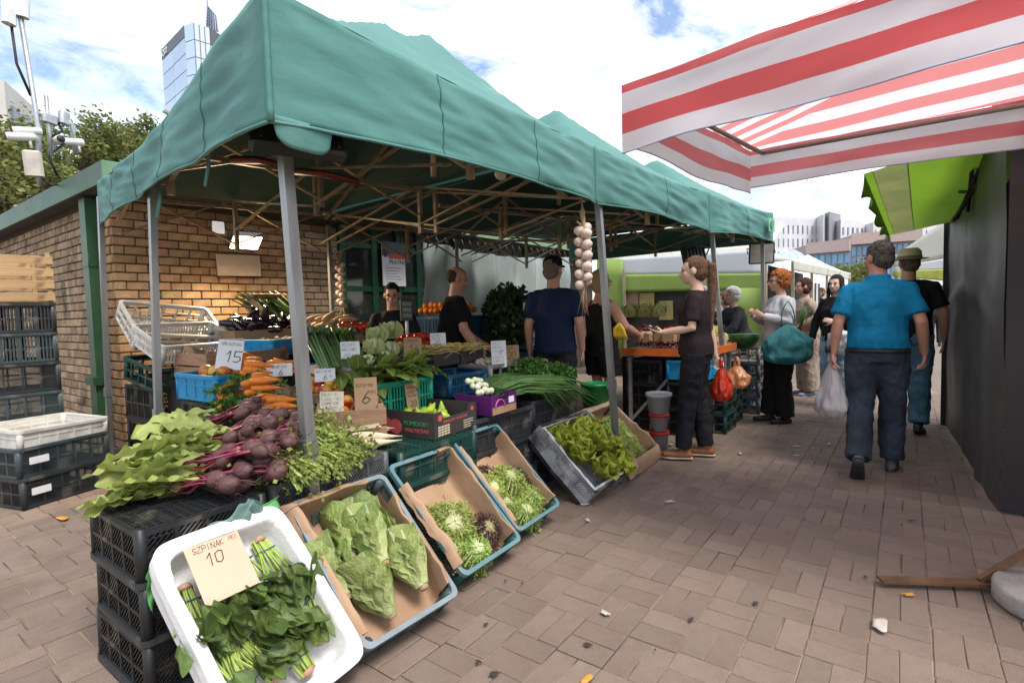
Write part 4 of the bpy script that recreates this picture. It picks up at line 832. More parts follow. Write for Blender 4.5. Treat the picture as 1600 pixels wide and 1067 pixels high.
# frisee heads (cut side up, ribs radiating)
def frisee_mesh(m, seed, n=130, rad=.11):
    r = random.Random(seed); b = MB(); b.uv = {}
    def strip(pts, side, ws, v0, v1):
        n0 = len(b.v); k = len(pts)-1; vs_ = []
        for p, q in zip(pts, ws): vs_ += [p-side*q, p+side*q]
        b._add(vs_, [(2*j, 2*j+1, 2*j+3, 2*j+2) for j in range(k)], 0, True); b.uv.update({n0+2*j+q: (.5, v0+(v1-v0)*j/k) for j in range(k+1) for q in (0, 1)})
    for i in range(n):
        a = r.uniform(0, 2*PI); rr_ = rad*r.uniform(.55, 1.0); h = r.uniform(.03, .05); dr_ = Vector((math.cos(a), math.sin(a), 0)); sd = Vector((-math.sin(a), math.cos(a), 0)); w_ = r.uniform(.0012, .0026); wv = r.gauss(0, .008)
        pts = [dr_*rr_*t+sd*wv*t*t+Vector((0, 0, .042+h*.25*math.sin(t*2.2)-h*1.5*t**3+.004*r.gauss(0, 1))) for t in (.06, .3, .55, .78, 1)]; strip(pts, sd, [w_*1.6, w_*1.2, w_, w_*1.2, w_*.8], 0, .55)
        for k in range(11):
            t = r.uniform(.38, 1.12); p = dr_*rr_*t+sd*r.gauss(0, .012)+Vector((0, 0, .042+h*.25*math.sin(t*2.2)-h*1.5*min(t, 1.05)**3+r.gauss(.002, .007)))
            d = (dr_*r.uniform(.2, 1)+sd*r.gauss(0, .9)+Vector((0, 0, r.gauss(.15, .5)))).normalized(); s2 = d.cross(Vector((r.gauss(0, 1), r.gauss(0, 1), r.gauss(0, 1)))).normalized(); l = r.uniform(.008, .02); strip([p, p+d*l*.5+Vector((0, 0, .002)), p+d*l], s2, [.0008, l*.22, .0006], .3+.4*t, .6+.4*t)
    b.lathe([(0, .045), (.013, .046), (.017, .034), (.03, .0)], 10); return b.mesh('leaves', m)
FR = [frisee_mesh(m_frise, i) for i in range(3)]; FD = [frisee_mesh(m_frisd, i+9, 100, .09) for i in range(2)]
def head(name, label, M, meshes, seed, group):
    t = thing(name, label, 'lettuce', group, M); obj('leaves', meshes[seed % len(meshes)], t, rz(seed*1.3)); b = MB(); b.lathe([(0, .046), (.013, .046), (.018, .03), (.012, .0)], 9); obj('stump', b.mesh('stump', m_stump), t); return t
for k, x, y, z, s_, d, lb in (('fr1', -.03, -.06, .07, 1.15, 0, 'pale frisee lettuce, upper one beside the dark oakleaf'), ('fr1', .0, -.23, .06, .95, 0, 'pale frisee lettuce at the low front edge beside the dark oakleaf'), ('fr1', .14, -.17, .07, 1.0, 1, 'dark purple oakleaf lettuce with pale stump in paper'), ('fr1', -.12, -.16, .05, .8, 0, 'small frisee half hidden under the paler heads'),
      ('fr2', -.10, -.02, .07, .85, 0, 'green frisee at the upper left of the mixed crate'), ('fr2', .05, -.03, .09, 1.0, 0, 'wide frisee with purple edges high in the mixed crate'), ('fr2', -.08, -.15, .06, .85, 0, 'white hearted frisee at the left of the mixed crate'), ('fr2', .02, -.24, .06, .95, 0, 'white hearted frisee at the bottom of the mixed crate'), ('fr2', .14, -.18, .07, .95, 0, 'brownish frisee at the right of the mixed crate'), ('fr2', .15, -.05, .05, 1.1, 1, 'purple oakleaf under the frisee heads, right side'), ('fr2', .1, -.27, .04, .8, 1, 'small purple oakleaf at the crate lip'), ('fr2', -.03, .06, .03, .9, 1, 'purple oakleaf behind the top frisee'),
      ('btr', -.1, .02, .08, 1.1, 0, 'pale lettuce at upper left behind the canopy leg'), ('btr', .05, -.06, .09, 1.1, 0, 'pale lettuce in the middle behind the canopy leg'), ('btr', .14, .08, .07, 1.0, 0, 'pale lettuce near the right paper wall behind the leg'), ('btr', .1, -.18, .06, .9, 0, 'pale lettuce lowest in the crate behind the leg'), ('btr', -.06, -.18, .06, .9, 0, 'pale lettuce low left in the crate behind the leg')):
    head('frisee_lettuce' if not d else 'oakleaf_lettuce', lb, TR[k] @ T(x, y, z) @ E(R.uniform(-.3, .3), R.uniform(-.3, .3), 0) @ S(s_*1.2), FD if d else FR, int(x*100+y*37+50), 'lettuces in the leaning crates')
# curly lettuce
def curly(label, M, seed, n=26, s_=.14):
    r = random.Random(seed); t = thing('curly_lettuce', label, 'lettuce', 'curly lettuces in the film lined crate', M)
    for i in range(n):
        k = i/n; a = i*2.399; M2 = rz(a) @ T(0, .01, .015) @ E(1.15-.85*k+r.uniform(-.15, .15), 0, r.uniform(-.3, .3)) @ S(s_*r.uniform(.85, 1.1)); obj('leaf', LV['curl'][r.randrange(4)], t, M2)
    b = MB(); b.lathe([(0, -.02), (.015, -.02), (.02, .02)], 8); obj('stump', b.mesh('stump', m_stump), t)
for i, (x, y, z, lb) in enumerate(((-.2, .12, .07, 'curly lettuce at the upper left of the film crate'), (-.03, .13, .09, 'curly lettuce at the top middle of the film crate'), (.14, .1, .09, 'curly lettuce at the upper right of the film crate'), (-.12, -.02, .08, 'curly lettuce at the left middle of the film crate'), (.06, -.02, .12, 'bright curly lettuce on top at the centre'), (.2, -.03, .09, 'curly lettuce against the right film wall'), (-.02, -.15, .07, 'curly lettuce low in the middle of the film crate'), (.16, -.17, .08, 'curly lettuce at the lowest right corner, pale ribs showing'))):
    curly(lb, TR['cur'] @ T(x, y, z+.01) @ E(R.uniform(-.35, .35), R.uniform(-.35, .35), 0), i+40)

# spinach in the white foam tray
m_foam = mat('white_foam', (.78, .77, .76), (.72, .71, .70), scale=30, rough=.6, bump=.25, bscale=140)
SH = .13; TR['spi'] = tray_M((.90, 1.735, .335), .1, .78, SH)
t = thing('foam_tray', 'white foam tray of spinach leaning on the black crates', 'tray', M=TR['spi']); w_, l_ = .44, .62
def foam(u, v):   # profile runs: outer bottom, outer top, rim, inner bottom, floor
    a = u*2*PI; pr = [(1.0, -.0), (1.03, .06), (1.08, .07), (1.09, SH), (1.0, SH+.006), (.93, SH), (.90, .03), (.86, .018), (.0, .018)]
    k = v*(len(pr)-1); i = min(int(k), len(pr)-2); q = k-i; s_ = pr[i][0]*(1-q)+pr[i+1][0]*q; z = pr[i][1]*(1-q)+pr[i+1][1]*q
    cx, cy = math.cos(a), math.sin(a); e = .22; x = math.copysign(abs(cx)**e, cx); y = math.copysign(abs(cy)**e, cy)
    z += (-.010 if abs(math.sin(a*4+.5)) < .35 and .4 < v < .68 else 0)
    return Vector((x*w_/2*s_, y*l_/2*s_, z))
b = MB(); b.grid(foam, 96, 32); obj('shell', b.mesh('shell', m_foam, True), t); b = MB(); b.box((-w_/2+.03, -l_/2+.03, 0), (w_/2-.03, l_/2-.03, .017)); obj('floor', b.mesh('floor', m_foam), t)
m_tie = mat('blue_tie', (.02, .10, .22), rough=.5)
m_roott = mat('pink_root_tip', (.45, .27, .19), rough=.7)
def spinach(label, M, seed, n=11, Ls=.15):
    r = random.Random(seed); t = thing('spinach_bunch', label, 'spinach', 'spinach bunches in the foam tray', M); b = MB(); tips = []
    for i in range(n*2):
        x = r.uniform(-.035, .035); z = r.uniform(0, .022); x2 = x*1.7+r.gauss(0, .01); z2 = z*1.3+.005
        b.tube([(x*.75, 0, z), (x, Ls*.4, z+.004), (x2, Ls, z2)], [.0042, .0038, .003], 5); tips.append((x2, z2))
    obj('stems', b.mesh('stems', m_stemg), t)['kind'] = 'stuff'
    b = MB(); b.tube([(-.036, .052, .0), (-.034, .055, .026), (0, .058, .032), (.034, .055, .026), (.036, .052, 0)], .0022, 5); obj('tie', b.mesh('tie', m_tie), t)
    b = MB(); b.lathe([(0, -.012), (.02, -.004), (.026, .012)], 8, T(0, 0, .012) @ E(-PI/2, 0, 0)); obj('root_end', b.mesh('root_end', m_roott), t)
    for i in range(n):
        x2, z2 = tips[i*2]; M2 = T(x2, Ls*r.uniform(.8, 1.05), z2+.004+.02*i/n) @ E(r.uniform(-.05, .55), r.uniform(-.6, .6), r.uniform(-.5, .5)) @ S(.14*r.uniform(.8, 1.2)); obj('leaf', LV['spin'][r.randrange(5)], t, M2)
for i, (x, y, z, a, lb) in enumerate(((-.15, .20, .035, PI-.15, 'spinach bunch at the upper left under the price card'), (-.05, .24, .04, PI-.05, 'spinach bunch in the top row, second from the left'), (.05, .25, .045, PI, 'spinach bunch in the top row with pale stems, third from left'), (.14, .25, .045, PI+.05, 'spinach bunch at the top right corner of the foam tray'), (-.02, .1, .05, PI+.1, 'dark spinach bunch in the middle of the foam tray'), (.12, .08, .05, PI-.1, 'dark spinach bunch by the right wall of the foam tray'), (.15, -.20, .05, -.1, 'spinach bunch at the lower right, stems towards the edge'), (.06, -.26, .045, .12, 'spinach bunch at the bottom, tie and stems showing'), (-.04, -.22, .05, .2, 'spinach bunch low in the foam tray with curled leaves'), (-.14, -.2, .045, .05, 'spinach bunch at the lower left of the foam tray'), (-.12, .02, .05, PI+.1, 'spinach bunch at the left wall below the price card'))):
    spinach(lb, TR['spi'] @ T(x, y, z) @ rz(a), i+60)
m_cardp = mat('tan_card', (.58, .42, .30), (.52, .37, .26), scale=3, rough=.75)
price('tan card reading SZPINAK 10 on the spinach', TR['spi'] @ T(-.07, .075, .135) @ rz(-.02) @ E(-PI/2+.12, 0, 0), .185, .20, [('SZPINAK', .022, .172, .021), ('PEC', .146, .178, .014), ('10', .052, .118, .042)], m_cardp, mat('brown_ink', (.06, .03, .03), rough=.7))
# green carrier bag caught behind the foam tray
m_gbag = mat('green_bag_film', (.14, .50, .12), (.2, .55, .25), scale=6, rough=.22, transl=.4, spec=.6)
m_cbag = mat('pale_bag_film', (.4, .55, .5), (.3, .5, .45), scale=6, rough=.15, transl=.5, alpha=.55, spec=.6)
def crumple(name, fn, m, lab, cat, nu=30, nv=14, par=None):
    b = MB(); b.grid(fn, nu, nv); o = obj(name, b.mesh(name, m), par); solid(o, .0015); return tag(o, lab, cat) if lab else o
def sheetfn(pts, wd, up, seed, amp):
    pts = [Vector(p) for p in pts]
    def f(u, v):
        k = u*(len(pts)-1); i = min(int(k), len(pts)-2); p = pts[i].lerp(pts[i+1], k-i)
        w2 = wd(u) if callable(wd) else wd
        return p+Vector(up)*w2*(v-.3)+noise.noise_vector(Vector((u*6+seed, v*3, seed)))*amp
    return f
bag = crumple('green_bag', sheetfn([P(236, 935, y=1.99), P(262, 885, y=1.995), P(300, 866, y=2.0), P(375, 826, y=2.0), P(436, 800, y=2.0)], lambda u: .15 if u < .2 else .06 if u < .7 else .09, (-.1, -.1, .9), 3, .02), m_gbag, 'bright green carrier bag squeezed behind the foam tray', 'plastic bag', 50, 12)
crumple('bag_wrap', sheetfn([P(310, 862, y=1.985), P(350, 836, y=1.985), P(385, 808, y=1.985), P(410, 806, y=1.985)], .1, (0, -.2, 1), 8, .03), m_cbag, None, None, 30, 10, bag)

# ================================================================== BEET STAND
BS = (.875, 2.285)
for k, nm in enumerate(('lowest', 'middle', 'topmost')):
    crate(nm+' upturned black crate of the stack under the beetroots', T(BS[0]+[.0, .006, 0][k], BS[1]+[.0, -.004, .003][k], k*.2) @ rz([.01, -.012, 0][k]), .46, .47, .2, 'diag', 'black', 'char', 'upturned crates under the beetroots', inv=True)
def beet_bunch(label, root, ang, pitch, seed, nb=7, nl=8):
    r = random.Random(seed); t = thing('beetroot_bunch', label, 'beetroots', 'beetroot bunches on the black crates', T(root) @ rz(ang) @ E(pitch, 0, 0))
    for i in range(nb):
        a = i*2.4; rr_ = .05*math.sqrt(i/nb+.1); p = Vector((rr_*1.25*math.cos(a)*1.5, -.035-r.uniform(0, .10), .03+.042*(i % 3)*.8+rr_*.4*math.sin(a)))
        s_ = r.uniform(.78, 1.05); q = obj('beet', VG['beet'][i % 3], t, T(p) @ E(-PI/2+r.uniform(-.5, .5)-.25, 0, r.uniform(-.5, .5)) @ S(s_))
        b = MB(); b.tube([(0, 0, -.044), (.003, .008, -.07), (.012*r.uniform(-1, 1), .02, -.10), (.03*r.uniform(-1, 1), .012, -.13)], [.0045, .0025, .0014, .0006], 5); obj('taproot', b.mesh('taproot', m_beet), q)
        b = MB()
        for k in range(4):
            e = Vector((r.gauss(0, .04), .07+r.uniform(0, .05), .03+r.uniform(-.015, .03))); b.tube([p+Vector((0, .035, .004)), p.lerp(e, .5)+Vector((0, .01, .012)), e, e+Vector((r.gauss(0, .02), .06, r.uniform(-.01, .015)))], [.0055, .0042, .0036, .003], 5)
        obj('stems', b.mesh('stems', m_bstem), t)['kind'] = 'stuff'
    for i in range(nl):
        obj('leaf', LV['beet'][r.randrange(5)], t, T(r.gauss(0, .035), .10+r.uniform(0, .08), .02+.012*i*.8) @ E(r.uniform(-.2, .12)-pitch*.5, r.uniform(-.6, .6), r.uniform(-.45, .45)) @ S(.25*r.uniform(.8, 1.15), .26*r.uniform(.85, 1.15), .26))
def wl(p): return Vector(p)
for i, (px, py, z, ang, pit, lb) in enumerate(((345, 772, .612, .72, -.0, 'beetroot bunch nearest the front edge of the crate'), (402, 755, .625, .85, .0, 'beetroot bunch at the front right with the largest roots'), (340, 738, .66, .72, -.05, 'beetroot bunch at the left of the heap'), (385, 725, .70, .82, -.06, 'beetroot bunch in the middle of the heap'), (425, 712, .70, .95, -.05, 'beetroot bunch at the right beside the celery stems'), (372, 700, .735, .7, -.1, 'beetroot bunch in the upper left of the heap'), (408, 682, .76, .82, -.1, 'beetroot bunch at the top of the heap'), (440, 690, .74, 1.0, -.08, 'beetroot bunch at the back right beside the canopy leg'), (385, 662, .79, .75, -.12, 'beetroot bunch farthest back, below the carrots'))):
    beet_bunch(lb, P(px, py, z=z)+Vector((-.02, .02, 0)), ang, pit, i+5)

# ================================================================== CRATE ROWS CARRYING THE STALL
def row(lbs, x, y, z, n, **k):
    for i in range(n): crate(lbs % ('lowest', 'middle', 'topmost')[min(i if n == 3 else i*2 if n == 2 else 2, 2)], T(x, y, z+i*(k.get('H', .2))) @ rz(R.uniform(-.015, .015)), group='crates that carry the display', **k)
row('%s grey crate of the stack under the celery bunches', 1.47, 2.335, 0, 3, Lx=.64, Wy=.44, col='grey', inv=True)
row('%s dark green crate of the stack under the tomato box', 2.13, 2.33, 0, 3, Lx=.62, Wy=.5, H=.195, col='dgreen', inv=True)
row('%s charcoal crate of the stack under the spring onions', 2.80, 2.34, 0, 3, Lx=.64, Wy=.42, H=.21, col='char')
row('%s charcoal crate of the stack under the parsley', 3.48, 2.36, 0, 3, Lx=.64, Wy=.42, H=.215, col='char')
row('%s black crate of the stack behind the carrots', 1.52, 3.02, 0, 3, Lx=.5, Wy=.7, H=.235, col='black', inv=True)
row('%s black crate of the stack under the blue fruit crate', 1.78, 3.62, 0, 3, Lx=.55, Wy=.42, H=.26, col='black', inv=True)
row('%s black crate of the stack under the lettered wooden crate', 2.15, 2.78, 0, 3, Lx=.62, Wy=.38, H=.22, col='black', inv=True)
row('%s black crate of the stack under the baskets', 3.1, 2.82, 0, 3, Lx=.8, Wy=.5, H=.235, col='black', inv=True)
for x, y, h, lb in ((2.3, 3.25, .94, 'left'), (2.95, 3.25, .94, 'right'), (2.0, 4.15, .86, 'far left'), (2.6, 4.35, 1.08, 'far right')):
    t = thing('trestle_table', lb+' black clothed trestle carrying the rear vegetables', 'table', 'black trestles under the rear vegetables', loc=(x, y, 0))
    b = MB(); b.bbox((-.34, -.3, h-.03), (.34, .3, h), .01); obj('top', b.mesh('top', m_tarp2), t); b = MB(); b.grid(lambda u, v: Vector((-.335+.67*u, -.3+.012*math.sin(u*30)*v, h-.03-v*(h-.05))), 30, 4); obj('cloth', b.mesh('cloth', m_tarp2), t)
    for sx_ in (-1, 1):
        for sy in (-1, 1): b = MB(); b.box((sx_*.3-.02, sy*.26-.02, 0), (sx_*.3+.02, sy*.26+.02, h-.03)); obj('leg', b.mesh('leg', m_black), t)
    b = MB(); b.grid(lambda u, v: Vector((-.336, -.3+.6*u, h-.03-v*(h-.05))), 4, 4); obj('cloth', b.mesh('cloth', m_tarp2), t)

# ------------------------------------------------ celery, roots, carrots
def celery(label, M, seed, n=34, Lg=.2, leafy=70, spread=.055):
    r = random.Random(seed); t = thing('celery_bunch', label, 'celery', 'celery bunches in front', M); b = MB()
    for i in range(n):
        a = r.uniform(0, 2*PI); q = spread*math.sqrt(r.random()); x, z = q*math.cos(a), q*.7*math.sin(a)
        b.tube([(x*.6, .0, z*.6), (x, -Lg*.5, z), (x*1.6+r.gauss(0, .012), -Lg*r.uniform(.8, 1.05), z*1.4-.015)], [.005, .0055, .0045], 5)
    obj('stems', b.mesh('stems', m_stemg), t)['kind'] = 'stuff'; b = MB()
    for i in range(leafy*4):
        p = Vector((r.gauss(0, spread*1.1), -Lg*r.uniform(.3, 1.1), r.gauss(.01, spread*.8))); d = Vector((r.gauss(0, 1), r.gauss(0, 1)-.5, r.gauss(0, 1))).normalized(); e = d.cross(Vector((r.gauss(0, 1), r.gauss(0, 1), r.gauss(0, 1)))).normalized(); l = r.uniform(.012, .03)
        b._add([p, p+d*l*.5+e*l*.4, p+d*l, p+d*l*.5-e*l*.4], [(0, 1, 2, 3)])
    obj('leaves', b.mesh('leaves', m_cell), t)['kind'] = 'stuff'
for i, (px, py, z, a, lb) in enumerate(((440, 730, .665, -.2, 'celery bunch next to the beetroots, cut ends forward'), (475, 745, .655, .1, 'celery bunch just left of the near canopy leg'), (520, 728, .655, .35, 'celery bunch right of the near canopy leg'), (455, 700, .73, -.1, 'celery bunch on top, left of the canopy leg'), (510, 690, .73, .3, 'celery bunch on top, right of the canopy leg'), (545, 712, .65, .6, 'outermost celery bunch on the right, ends drooping'), (480, 668, .76, .2, 'celery bunch at the back of its heap'))):
    celery(lb, T(P(px, py, z=z)+Vector((.03, .20, .03))) @ rz(a) @ E(.2, 0, 0), i+3)
def root_M(p, d, s_=1): return T(p) @ Vector(d).to_track_quat('Z', 'Y').to_matrix().to_4x4() @ S(s_)
for i, (px, py, z, d, lb) in enumerate(((545, 672, .69, (1, -.25, -.12), 'white radish uppermost of the pile'), (552, 684, .67, (1, -.3, -.1), 'white radish in the middle of the pile'), (548, 694, .64, (1, -.35, -.05), 'white radish at the front with a long tip'), (535, 690, .63, (1, -.1, 0), 'white radish under the others'), (530, 676, .65, (1, -.35, 0), 'white radish nearest the celery'), (562, 680, .63, (1, .1, -.02), 'white radish at the right of the pile'))):
    tag(obj('white_radish', VG['parsnip'][i % 3], None, root_M(P(px, py, z=z), d, 1.15)), lb, 'radish', 'white radishes beside the celery')
def greens(b, c, rad, n, r, l=(.015, .035), flat=.6, down=0):
    for i in range(n):
        v = Vector((r.gauss(0, 1), r.gauss(0, 1), r.gauss(0, flat)))
        if v.length > 1.75: v *= 1.75/v.length*r.uniform(.5, 1)
        p = Vector(c)+Vector((v.x*rad[0], v.y*rad[1], abs(v.z)*rad[2]-down*abs(v.y)*rad[1]))*.6
        d = Vector((r.gauss(0, 1), r.gauss(0, 1), r.gauss(0, .8))).normalized(); e = d.cross(Vector((r.gauss(0, 1), r.gauss(0, 1), r.gauss(0, 1)))).normalized(); q = r.uniform(*l)
        b._add([p, p+d*q*.35+e*q*.45, p+d*q, p+d*q*.6-e*q*.4], [(0, 1, 2, 3)])
def bunch_carrots(label, p, d, seed, n=5):
    r = random.Random(seed); d = Vector(d).normalized(); t = thing('carrot_bunch', label, 'carrots', 'carrot bunches behind the beetroots', T(p))
    for i in range(n): obj('carrot', VG['carrot'][i % 3], t, root_M(Vector((r.uniform(-.03, .03), r.uniform(-.03, .03), .03+.028*i*.8)), (d+Vector((r.gauss(0, .28), r.gauss(0, .28), r.gauss(0, .14)))), r.uniform(1.0, 1.2)))
    b = MB(); greens(b, Vector((0, 0, .01))-d*.1, (.08, .08, .04), 150, r); obj('tops', b.mesh('tops', m_pars), t)['kind'] = 'stuff'
for i, (px, py, z, d, lb) in enumerate(((380, 615, .87, (.85, -.45, -.12), 'carrot bunch in the middle of the heap, pointing right'), (390, 635, .82, (.8, -.55, -.15), 'carrot bunch at the front of the heap, tops at left'), (372, 585, .94, (1, -.1, .12), 'carrot bunch at the top next to the sign'), (350, 645, .77, (.8, .4, .1), 'carrot bunch half hidden at the left'), (425, 592, .9, (.9, -.3, 0), 'carrot bunch at the right, behind the celeriac'), (410, 655, .77, (.85, -.5, -.1), 'carrot bunch lowest, just above the beetroots'))):
    bunch_carrots(lb, P(px, py, z=z), d, i+11, 7 if i < 2 else 5)
for i, (px, py, z, lb) in enumerate(((412, 607, .90, 'knobbly celeriac on top with leafy stalks'), (425, 637, .80, 'celeriac lower in the heap with pale rootlets'), (445, 615, .84, 'celeriac at the right with a beard of rootlets'))):
    p = P(px, py, z=z); t = thing('celeriac', lb, 'celeriac', 'celeriacs among the carrots', T(p)); r = random.Random(i+2)
    b = MB(); b.lathe(ball(.055, .9, 9), 16, wob=.35, seed=i); obj('root', b.mesh('root', m_celer), t); b = MB()
    for k in range(46): a = Vector((r.gauss(.6, .5), r.gauss(-.4, .5), r.gauss(-.2, .4))).normalized(); b.tube([a*.05, a*.08+Vector((0, 0, -.005)), a*.12+Vector((r.gauss(0, .02), r.gauss(0, .02), -.02)), a*.15+Vector((r.gauss(0, .02), r.gauss(0, .02), -.045))], [.003, .0022, .0014, .0006], 4)
    obj('rootlets', b.mesh('rootlets', m_rootl), t)['kind'] = 'stuff'; b = MB(); greens(b, (-.06, .06, .05), (.1, .1, .06), 240, r); obj('stalk_leaves', b.mesh('leaves', m_pars), t)['kind'] = 'stuff'
for i, (px, py, z, lb) in enumerate(((345, 632, .77, 'left'), (400, 592, .84, 'upper'), (440, 590, .83, 'right'), (455, 640, .75, 'lower right'), (395, 645, .74, 'lower middle'), (365, 600, .82, 'upper left'), (420, 660, .72, 'lowest'))):
    p = P(px, py, z=z); b = MB(); greens(b, p, (.09, .09, .05), 240, random.Random(i), (.018, .04)); o = tag(obj('parsley_bunch', b.mesh('parsley_bunch', m_pars)), lb+' bunch of parsley leaves among the carrots', 'parsley', 'parsley among the carrots'); o['kind'] = 'stuff'
# ================================================================== STALL GOODS BEHIND THE FRONT ROW
m_tray_p = mat('printed_black_carton', (.035, .03, .03), (.05, .045, .042), scale=6, rough=.6)
# tomato-print carton with peppers
MT = T(2.30, 2.40, .588) @ rz(.10)
t = carton('dark printed tomato carton holding pale green peppers', MT, .42, .52, .15, m_tray_p)
m_pred = mat('print_tomato_red', (.55, .11, .10), (.45, .07, .07), scale=20, rough=.6); m_pgr = mat('print_green', (.05, .3, .1), rough=.6); m_pcream = mat('print_cream', (.6, .5, .36), rough=.7)
def disc(b, x, z, r, y=-.0012, n=18): b._add([(x+r*math.cos(2*PI*i/n), y, z+r*.93*math.sin(2*PI*i/n)) for i in range(n)], [tuple(range(n))])
ML = T(-.21, -.02, 0) @ rz(-PI/2)
b = MB(); disc(b, -.12, .06, .05); disc(b, -.045, .055, .048, -.0016); obj('tomato_print', b.mesh('tomato_print', m_pred), t, ML)
text('POMIDORY', .036, ML @ T(.02, -.0016, .07) @ E(PI/2, 0, 0), m_pgr, parent=t); text('MALINOWE', .034, ML @ T(.025, -.0016, .03) @ E(PI/2, 0, 0), m_pred, parent=t)
MF = T(0, -.26, 0); b = MB(); disc(b, -.155, .115, .02); disc(b, .165, .12, .016); obj('tomato_print', b.mesh('tomato_print', m_pred), t, MF)
text('POMIDORY MALINOWE', .022, MF @ T(-.125, -.0016, .078) @ E(PI/2, 0, 0), m_pred, parent=t)
b = MB()
for i in range(4):
    for j in range(4): b.box((-.175+i*.028, -.002, .012+j*.015), (-.152+i*.028, -.001, .022+j*.015))
for j in range(4): b.box((.07, -.002, .014+j*.014), (.07+.1, -.001, .019+j*.014))
obj('label_print', b.mesh('label_print', m_pcream), t, MF)
pile('green_pepper', 'pale green pepper in the printed tomato carton', 'pepper', 'peppers in the printed tomato carton', VG['pep'], [MT @ p for p in layers(0, 0, .05, .34, .42, .085, 2, .05, 3)], sc_=.9)
price('brown cardboard sign priced 30 among the peppers', MT @ T(.06, .12, .1) @ E(-.15, 0, -.1), .1, .17, [('PAPRYKA', .01, .135, .016), ('SWIEZA', .012, .108, .016), ('KRAJOWA', .01, .082, .016), ('30', .024, .02, .04), ('KG', .07, .035, .012)], m_card)
# wooden crate lettered LIGOL
ML2 = T(1.85, 2.50, .602) @ rz(-.62)
t = wood_crate('brown wooden apple crate hand lettered with the apple sort', ML2, .36, .34, .2, 2, m_wood2)
q = MB(); pen(q, 'LIGOL', 0, 0, .03, seed=4); obj('lettering', q.mesh('lettering', m_ink), t, T(-.09, -.1715, .125) @ E(PI/2, 0, 0))
q = MB(); q.bar((-.14, -.176, .085), (.14, -.176, .11), .004, .012); q.bar((-.1, -.179, .08), (.15, -.179, .1), .003, .008); obj('split_lath', q.mesh('split_lath', m_parsn), t)
pile('apple', 'red and yellow apple in the lettered wooden crate', 'apple', 'apples in the lettered wooden crate', VG['apple'], [ML2 @ p for p in layers(0, 0, .1, .32, .3, .085, 3, .06, 5)], sc_=1.0)
price('cardboard sign priced 6 standing on the wooden crate', ML2 @ T(.08, -.13, .17) @ E(-.12, 0, 0), .12, .19, [('BOTWINA', .01, .14, .018), ('6', .04, .05, .065), ('PEC', .078, .1, .018)], m_card)
price('white list of apple sorts and prices', ML2 @ T(-.10, -.155, .18) @ E(-.1, .05, .02), .12, .12, [('GALA - 8', .008, .098, .015), ('LIGOL - 8', .008, .074, .015), ('CHAMPION', .008, .05, .015), ('IDARED 6', .012, .02, .018)], mat('cream_paper', (.66, .6, .5), rough=.8))
wood_crate('low wooden crate of nectarines behind the apples', T(2.05, 2.95, .70), .4, .36, .14, 2, m_wood2)
pile('nectarine', 'red nectarine in the low wooden crate', 'nectarine', 'nectarines in the low wooden crate', VG['apple'], layers(2.05, 2.95, .84, .36, .32, .08, 2, .05, 8))
price('white card priced C on the nectarines', T(1.94, 2.86, .90) @ E(-.2, 0, -.6), .12, .08, [('NEKTARYN', .006, .055, .016), ('6', .05, .01, .035), ('KG', .085, .025, .012)])
# green crate of leafy radish tops
MG = T(2.32, 2.76, .66) @ rz(-.05)
crate('green crate overflowing with limp leafy greens', MG, .5, .4, .22, 'slot', 'green')
crate('dark teal crate under the green crate of greens', MG @ T(.0, 0, -.205), .5, .4, .2, 'slot', 'dgreen')
m_leaf3 = mat('limp_green_leaf', (.20, .29, .055), (.13, .21, .035), scale=9, rough=.5, transl=.25, bump=.2, bscale=40, rnd=.2, hue=.012, mid=(.4, .45, .18))
LV['limp'] = [leafmesh('leaf', m_leaf3, 1, .5, SP['oval'], [-.8, -.4, .2, -.6][i], .3, .16, 4, i, 6, 10) for i in range(4)]
for k in range(7):
    r = random.Random(k+70); t = thing('leafy_bunch', 'limp leafy bunch in the green crate, %s' % ('first from the left', 'second from the left', 'third from the left', 'middle of the front', 'fifth from the left', 'near the right end', 'at the right end')[k], 'greens', 'leafy bunches in the green crate', MG @ T(-.21+.07*k, r.uniform(-.13, .08), .2+r.uniform(0, .04)))
    for i in range(13): obj('leaf', LV['limp'][i % 4], t, T(r.gauss(0, .035), r.gauss(.02, .04), r.uniform(0, .08)) @ rz(PI+r.gauss(0, .9)) @ E(r.uniform(-.3, .75), r.uniform(-.4, .4), 0) @ S(.19*r.uniform(.8, 1.2)))
# carton and crate rows at middle depth
t = carton('purple printed carton beside the spring onions', T(2.74, 2.25, .638) @ rz(.03), .28, .3, .125, mat('purple_carton', (.09, .012, .11), (.07, .01, .09), scale=5, rough=.5))
b = MB(); b.box((-.13, -.153, .004), (.13, -.1505, .05)); obj('brown_base_band', b.mesh('band', m_card), t); b = MB(); b.box((.05, -.153, .06), (.11, -.1505, .1)); obj('white_label', b.mesh('label', m_paper), t)
b = MB(); b.tube([Vector((-.05+.05*math.cos(a), -.153, .045+.05*math.sin(a))) for a in [PI*i/12 for i in range(13)]], .006, 5); obj('printed_arc', b.mesh('arc', mat('magenta_print', (.5, .08, .35), rough=.5)), t)
r = random.Random(4)
pile('white_onion', 'white bulb of a bunching onion on the purple carton', 'onion', 'bulbs of the bunching onions', VG['wonion'], [Vector((2.72+.034*(k % 5)-.06+r.uniform(-.012, .012), 2.25+.045*(k//5)+r.uniform(-.01, .01), .765+.03*(k//5)+r.uniform(0, .02))) for k in range(15)], sc_=.95)
m_chive = mat('spring_onion_green', (.06, .145, .04), (.11, .20, .055), scale=10, rough=.45, transl=.15, rnd=.15)
